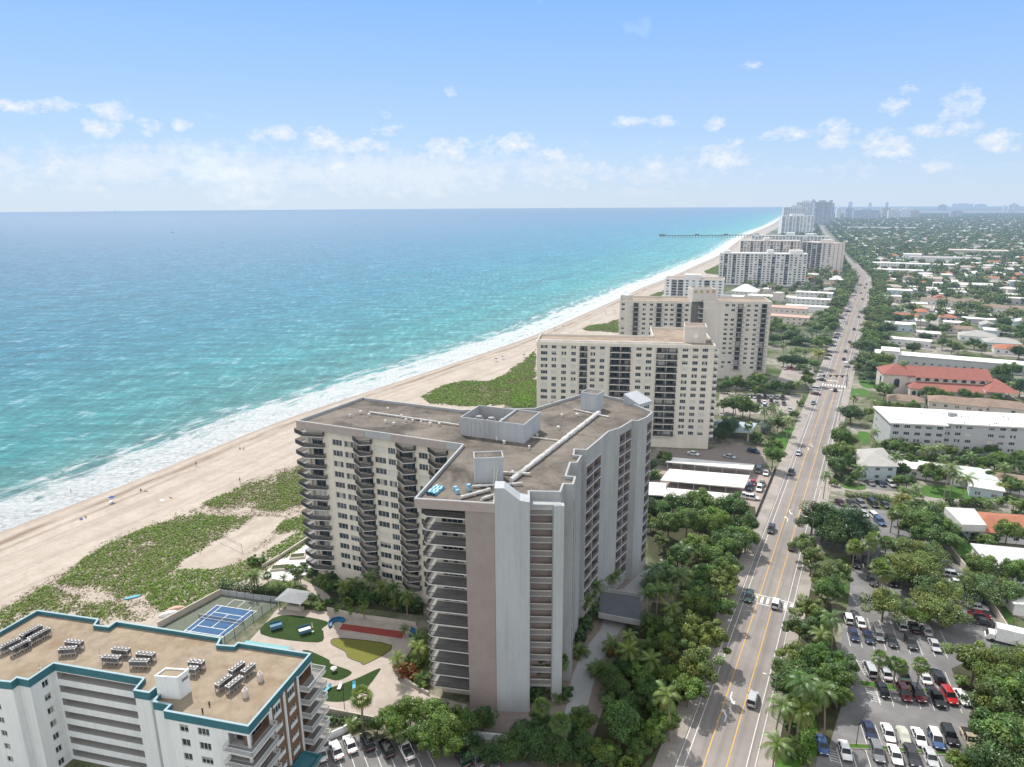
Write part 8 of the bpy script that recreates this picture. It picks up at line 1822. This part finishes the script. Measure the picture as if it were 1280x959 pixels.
for i, (x, y, a, d) in enumerate(cells):
    L_, W_ = dims(rnd); rf = rnd.choice(ROOFS); kd = 'flat' if rf in ROOFS[:3] and rnd.random() < .75 else rnd.choice(('hip', 'gable')); a2 = a + rnd.choice((0, PI / 2)) - PI / 2; hw = rnd.choice((3.2, 3.4, 5.8) if d > 700 else (3.2, 3.4))
    if i < NH:
        key = (L_, W_, hw, kd)
        if key not in HM:
            Q = rect(0, 0, L_, W_, 0); w = MB(); w.prism(Q, 0, hw); r_ = MB(); 
            hip_roof(r_, Q, hw, 2.0, .6, ridge=None if kd == 'hip' else .001) if kd != 'flat' else r_.prism(offset_poly(Q, .6), hw, hw + .4, bottom=True)
            g_ = MB()
            for sx in (-.3, .05, .32):
                for sy in (-1, 1): g_.box((L_ * sx, sy * W_ / 2, 1.7), (1.8, .06, 1.2))
            HM[key] = (w.mesh('wall', [M_off]), r_.mesh('roof', [rf]), g_.mesh('window', [M_glass]))
        w, r_, g_ = HM[key]; z = 'inland past the church' if y < 700 else 'beyond the inland lane' if y < 1000 else 'far down the town'
        grp = f'{RN[rf.name]} roofed {"two storey" if hw > 5 else "low"} houses {z}'
        t = thing('town_house' if hw > 5 else 'town_bungalow', f'{RN[rf.name]} roofed {"two storey" if hw > 5 else "low"} house among the trees {z}', 'house', (x, y, drop(x, y)), a2, grp)
        o = link('wall', w, t); paint_slot(o, rnd.choice(WALLS)); o = link('roof', r_, t); paint_slot(o, rf)
        if d < 800: link('window', g_, t)
    else:
        base = Matrix.Translation((x, y, drop(x, y))) @ Matrix.Rotation(a2, 4, 'Z'); hx, hy, ov = L_ / 2, W_ / 2, .5
        big = 1.0 if rnd.random() < .9 else 2.2
        hx *= big; rc = rnd.choice(((.66, .64, .61), (.62, .60, .58), (.52, .51, .49), (.42, .41, .40), (.34, .30, .27), (.33, .20, .15), (.44, .38, .33), (.28, .24, .21))); wc = rnd.choice(((.62, .61, .59), (.5, .48, .45), (.42, .42, .43), (.55, .48, .42)))
        ru = 1.6 if rnd.random() < .45 else .3
        v = [(-hx, -hy, 0), (hx, -hy, 0), (hx, hy, 0), (-hx, hy, 0), (-hx, -hy, hw), (hx, -hy, hw), (hx, hy, hw), (-hx, hy, hw), (-hx * .8, -hy * .1, hw + ru), (hx * .8, -hy * .1, hw + ru), (hx * .8, hy * .1, hw + ru), (-hx * .8, hy * .1, hw + ru)]
        v = [tuple(base @ Vector(p)) for p in v]
        for f, c in (((0, 1, 5, 4), wc), ((1, 2, 6, 5), wc), ((2, 3, 7, 6), wc), ((3, 0, 4, 7), wc), ((4, 5, 9, 8), rc), ((5, 6, 10, 9), rc), ((6, 7, 11, 10), rc), ((7, 4, 8, 11), rc), ((8, 9, 10, 11), rc)): HQ += [v[k] for k in f]; HT.append(c)
print('houses', len(cells))
link('distant_houses', np_mesh('distant_houses', np.array(HQ), np.arange(len(HQ)).reshape(-1, 4), tinted('distant_house_paint', .85, .2, amt=.08), np.array(HT)), None, 'stuff')
mb = MB()
for k in range(0, 80, 3):
    pts = [frame(150 + 13.5 + k * 27, t_)[0] for t_ in range(10, 2600, 60)]; pts = [p for p in pts if seen(p.x, p.y, 0, 300) and not (p.y < 470) and not near_built(p.x, p.y, 2)]
    if len(pts) > 2: ribbon(mb, pts, -2.8, 2.8, .035)
for t_ in range(134, 2400, 130):
    pts = [frame(s_, t_)[0] for s_ in range(300, 3600, 60)]; pts = [p for p in pts if seen(p.x, p.y, 0, 200) and p.y > 480 and not near_built(p.x, p.y, 2)]
    for a_, b_ in zip(pts, pts[1:]):
        if (b_ - a_).length < 90: ribbon(mb, [a_, b_], -2.8, 2.8, .04)
mb.build('town_street', mat('pale_street', (.36, .34, .32), .9, .1, .05), None, 'structure')
# trees of the town: the ones that show largest as objects, the rest as one canopy
TC = []
def tree_spot(x, y): TC.append((x, y, math.hypot(x, y)))
hx_ = {}
for c in cells: hx_.setdefault((int(c[0] // 40), int(c[1] // 40)), []).append(c)
def on_house(x, y):
    for i in (-1, 0, 1):
        for j in (-1, 0, 1):
            for c in hx_.get((int(x // 40) + i, int(y // 40) + j), ()):
                if (x - c[0]) ** 2 + (y - c[1]) ** 2 < 64: return True
    return False
for s in sv:
    if s > 6800: continue
    for rep in range(3):
        t = 15 + rnd.uniform(0, 12)
        stp = 16 if s < 1600 else (20 if s < 2800 else 34)
        while t < 5200:
            q, a = frame(s + rnd.uniform(-15, 15), t); t += stp * rnd.uniform(.6, 1.5)
            if q.y > 8200 or not seen(q.x, q.y): continue
            if q.y < 345 and q.x < 250 or q.y < 285: continue
            if on_house(q.x, q.y) or near_built(q.x, q.y, 2.5): continue
            if rnd.random() < .18: continue
            tree_spot(q.x, q.y)
for y in range(335, 1500, 9):     # kerb trees on both sides of the coast road
    for side in (-1, 1):
        for off in (12, 17, 24):
            if side < 0 and (y < 500 or off > 20): continue
            q, t_ = road_at(y + rnd.uniform(-4, 4), side * (off + rnd.uniform(-1.5, 1.5)))
            if 430 < 0: continue
            if 322 < q.y < 352 and side > 0 or near_built(q.x, q.y, 1.5) or rnd.random() < .12: continue
            tree_spot(q.x, q.y)
for s in sv:
    if not 260 < s < 5000: continue
    for t in (-20, -30, -42, -54, -68, -84, -100, -118):
        q, a = frame(s + rnd.uniform(-15, 15), t + rnd.uniform(-6, 6))
        if seen(q.x, q.y) and not near_built(q.x, q.y, 3) and not on_house(q.x, q.y) and not (s < 300 and t > -30): tree_spot(q.x, q.y)
TC.sort(key=lambda c: c[2])
nfar = 0
FK = ['broad0', 'broad1', 'broad2', 'broad3', 'ficus0', 'wide0', 'olive0', 'coco0', 'coco1', 'round0', 'broad0', 'ficus1', 'wide1']
NT = 200
zone = lambda x, y: 'beside the coast road' if abs(x - road_x(y)) < 32 else ('near the church' if y < 480 else 'among the inland houses' if y < 800 else 'far down the town')
for x, y, d in TC[:NT]:
    k = rnd.choice(FK); fam = k.rstrip('0123456789'); z = zone(x, y)
    plant(k, x, y, f'{DESC[fam]} {z}, beyond the signal beam' if 'coast' in z else f'{DESC[fam]} {z}', rnd.uniform(.7, 1.15), None, f'{DESC[fam]}s {z}')
rest = np.array(TC[NT:]); r = np.random.default_rng(9); n = len(rest); print('trees', ntree, 'rest', n)
CV, CT_ = [], []
Vs, Fs, Ts, off = [], [], [], 0
for band, (d0, d1, nq, sz) in enumerate(((0, 1100, 150, .85), (1100, 2200, 60, 1.5), (2200, 4200, 30, 2.4), (4200, 1e9, 16, 3.8))):
    sel = rest[(rest[:, 2] >= d0) & (rest[:, 2] < d1)]; m = len(sel)
    if m == 0: continue
    R = r.uniform(2.8, 5.6, m); Hh = R * r.uniform(.8, 1.2, m)
    dv = r.normal(size=(m, nq, 3)); dv /= np.linalg.norm(dv, axis=2)[:, :, None]; rad = r.uniform(.55, 1, (m, nq, 1))
    lump = 1 + .28 * np.sin(dv[:, :, :1] * 5 + r.uniform(0, 6, (m, 1, 1))) * np.cos(dv[:, :, 1:2] * 4)
    C = dv * rad * lump * np.stack([R, R, Hh * .72], 1)[:, None, :]; C[:, :, 0] += sel[:, 0][:, None]; C[:, :, 1] += sel[:, 1][:, None]; zd = -(sel[:, 0] ** 2 + sel[:, 1] ** 2) / (2 * 6.37e6); C[:, :, 2] += (zd + Hh + 1.2)[:, None]
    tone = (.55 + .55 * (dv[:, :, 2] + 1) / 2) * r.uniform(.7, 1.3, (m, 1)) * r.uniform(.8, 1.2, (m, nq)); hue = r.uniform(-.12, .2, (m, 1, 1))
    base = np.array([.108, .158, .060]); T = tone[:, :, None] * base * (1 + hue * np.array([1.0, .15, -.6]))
    V, F = quads(C.reshape(-1, 3), sz, .5, r, .7, dv.reshape(-1, 3)); Vs.append(V); Fs.append(F + off); off += len(V); Ts.append(T.reshape(-1, 3))
link('distant_trees', np_mesh('distant_trees', np.concatenate(Vs), np.concatenate(Fs), M_far, np.concatenate(Ts)), None, 'stuff')
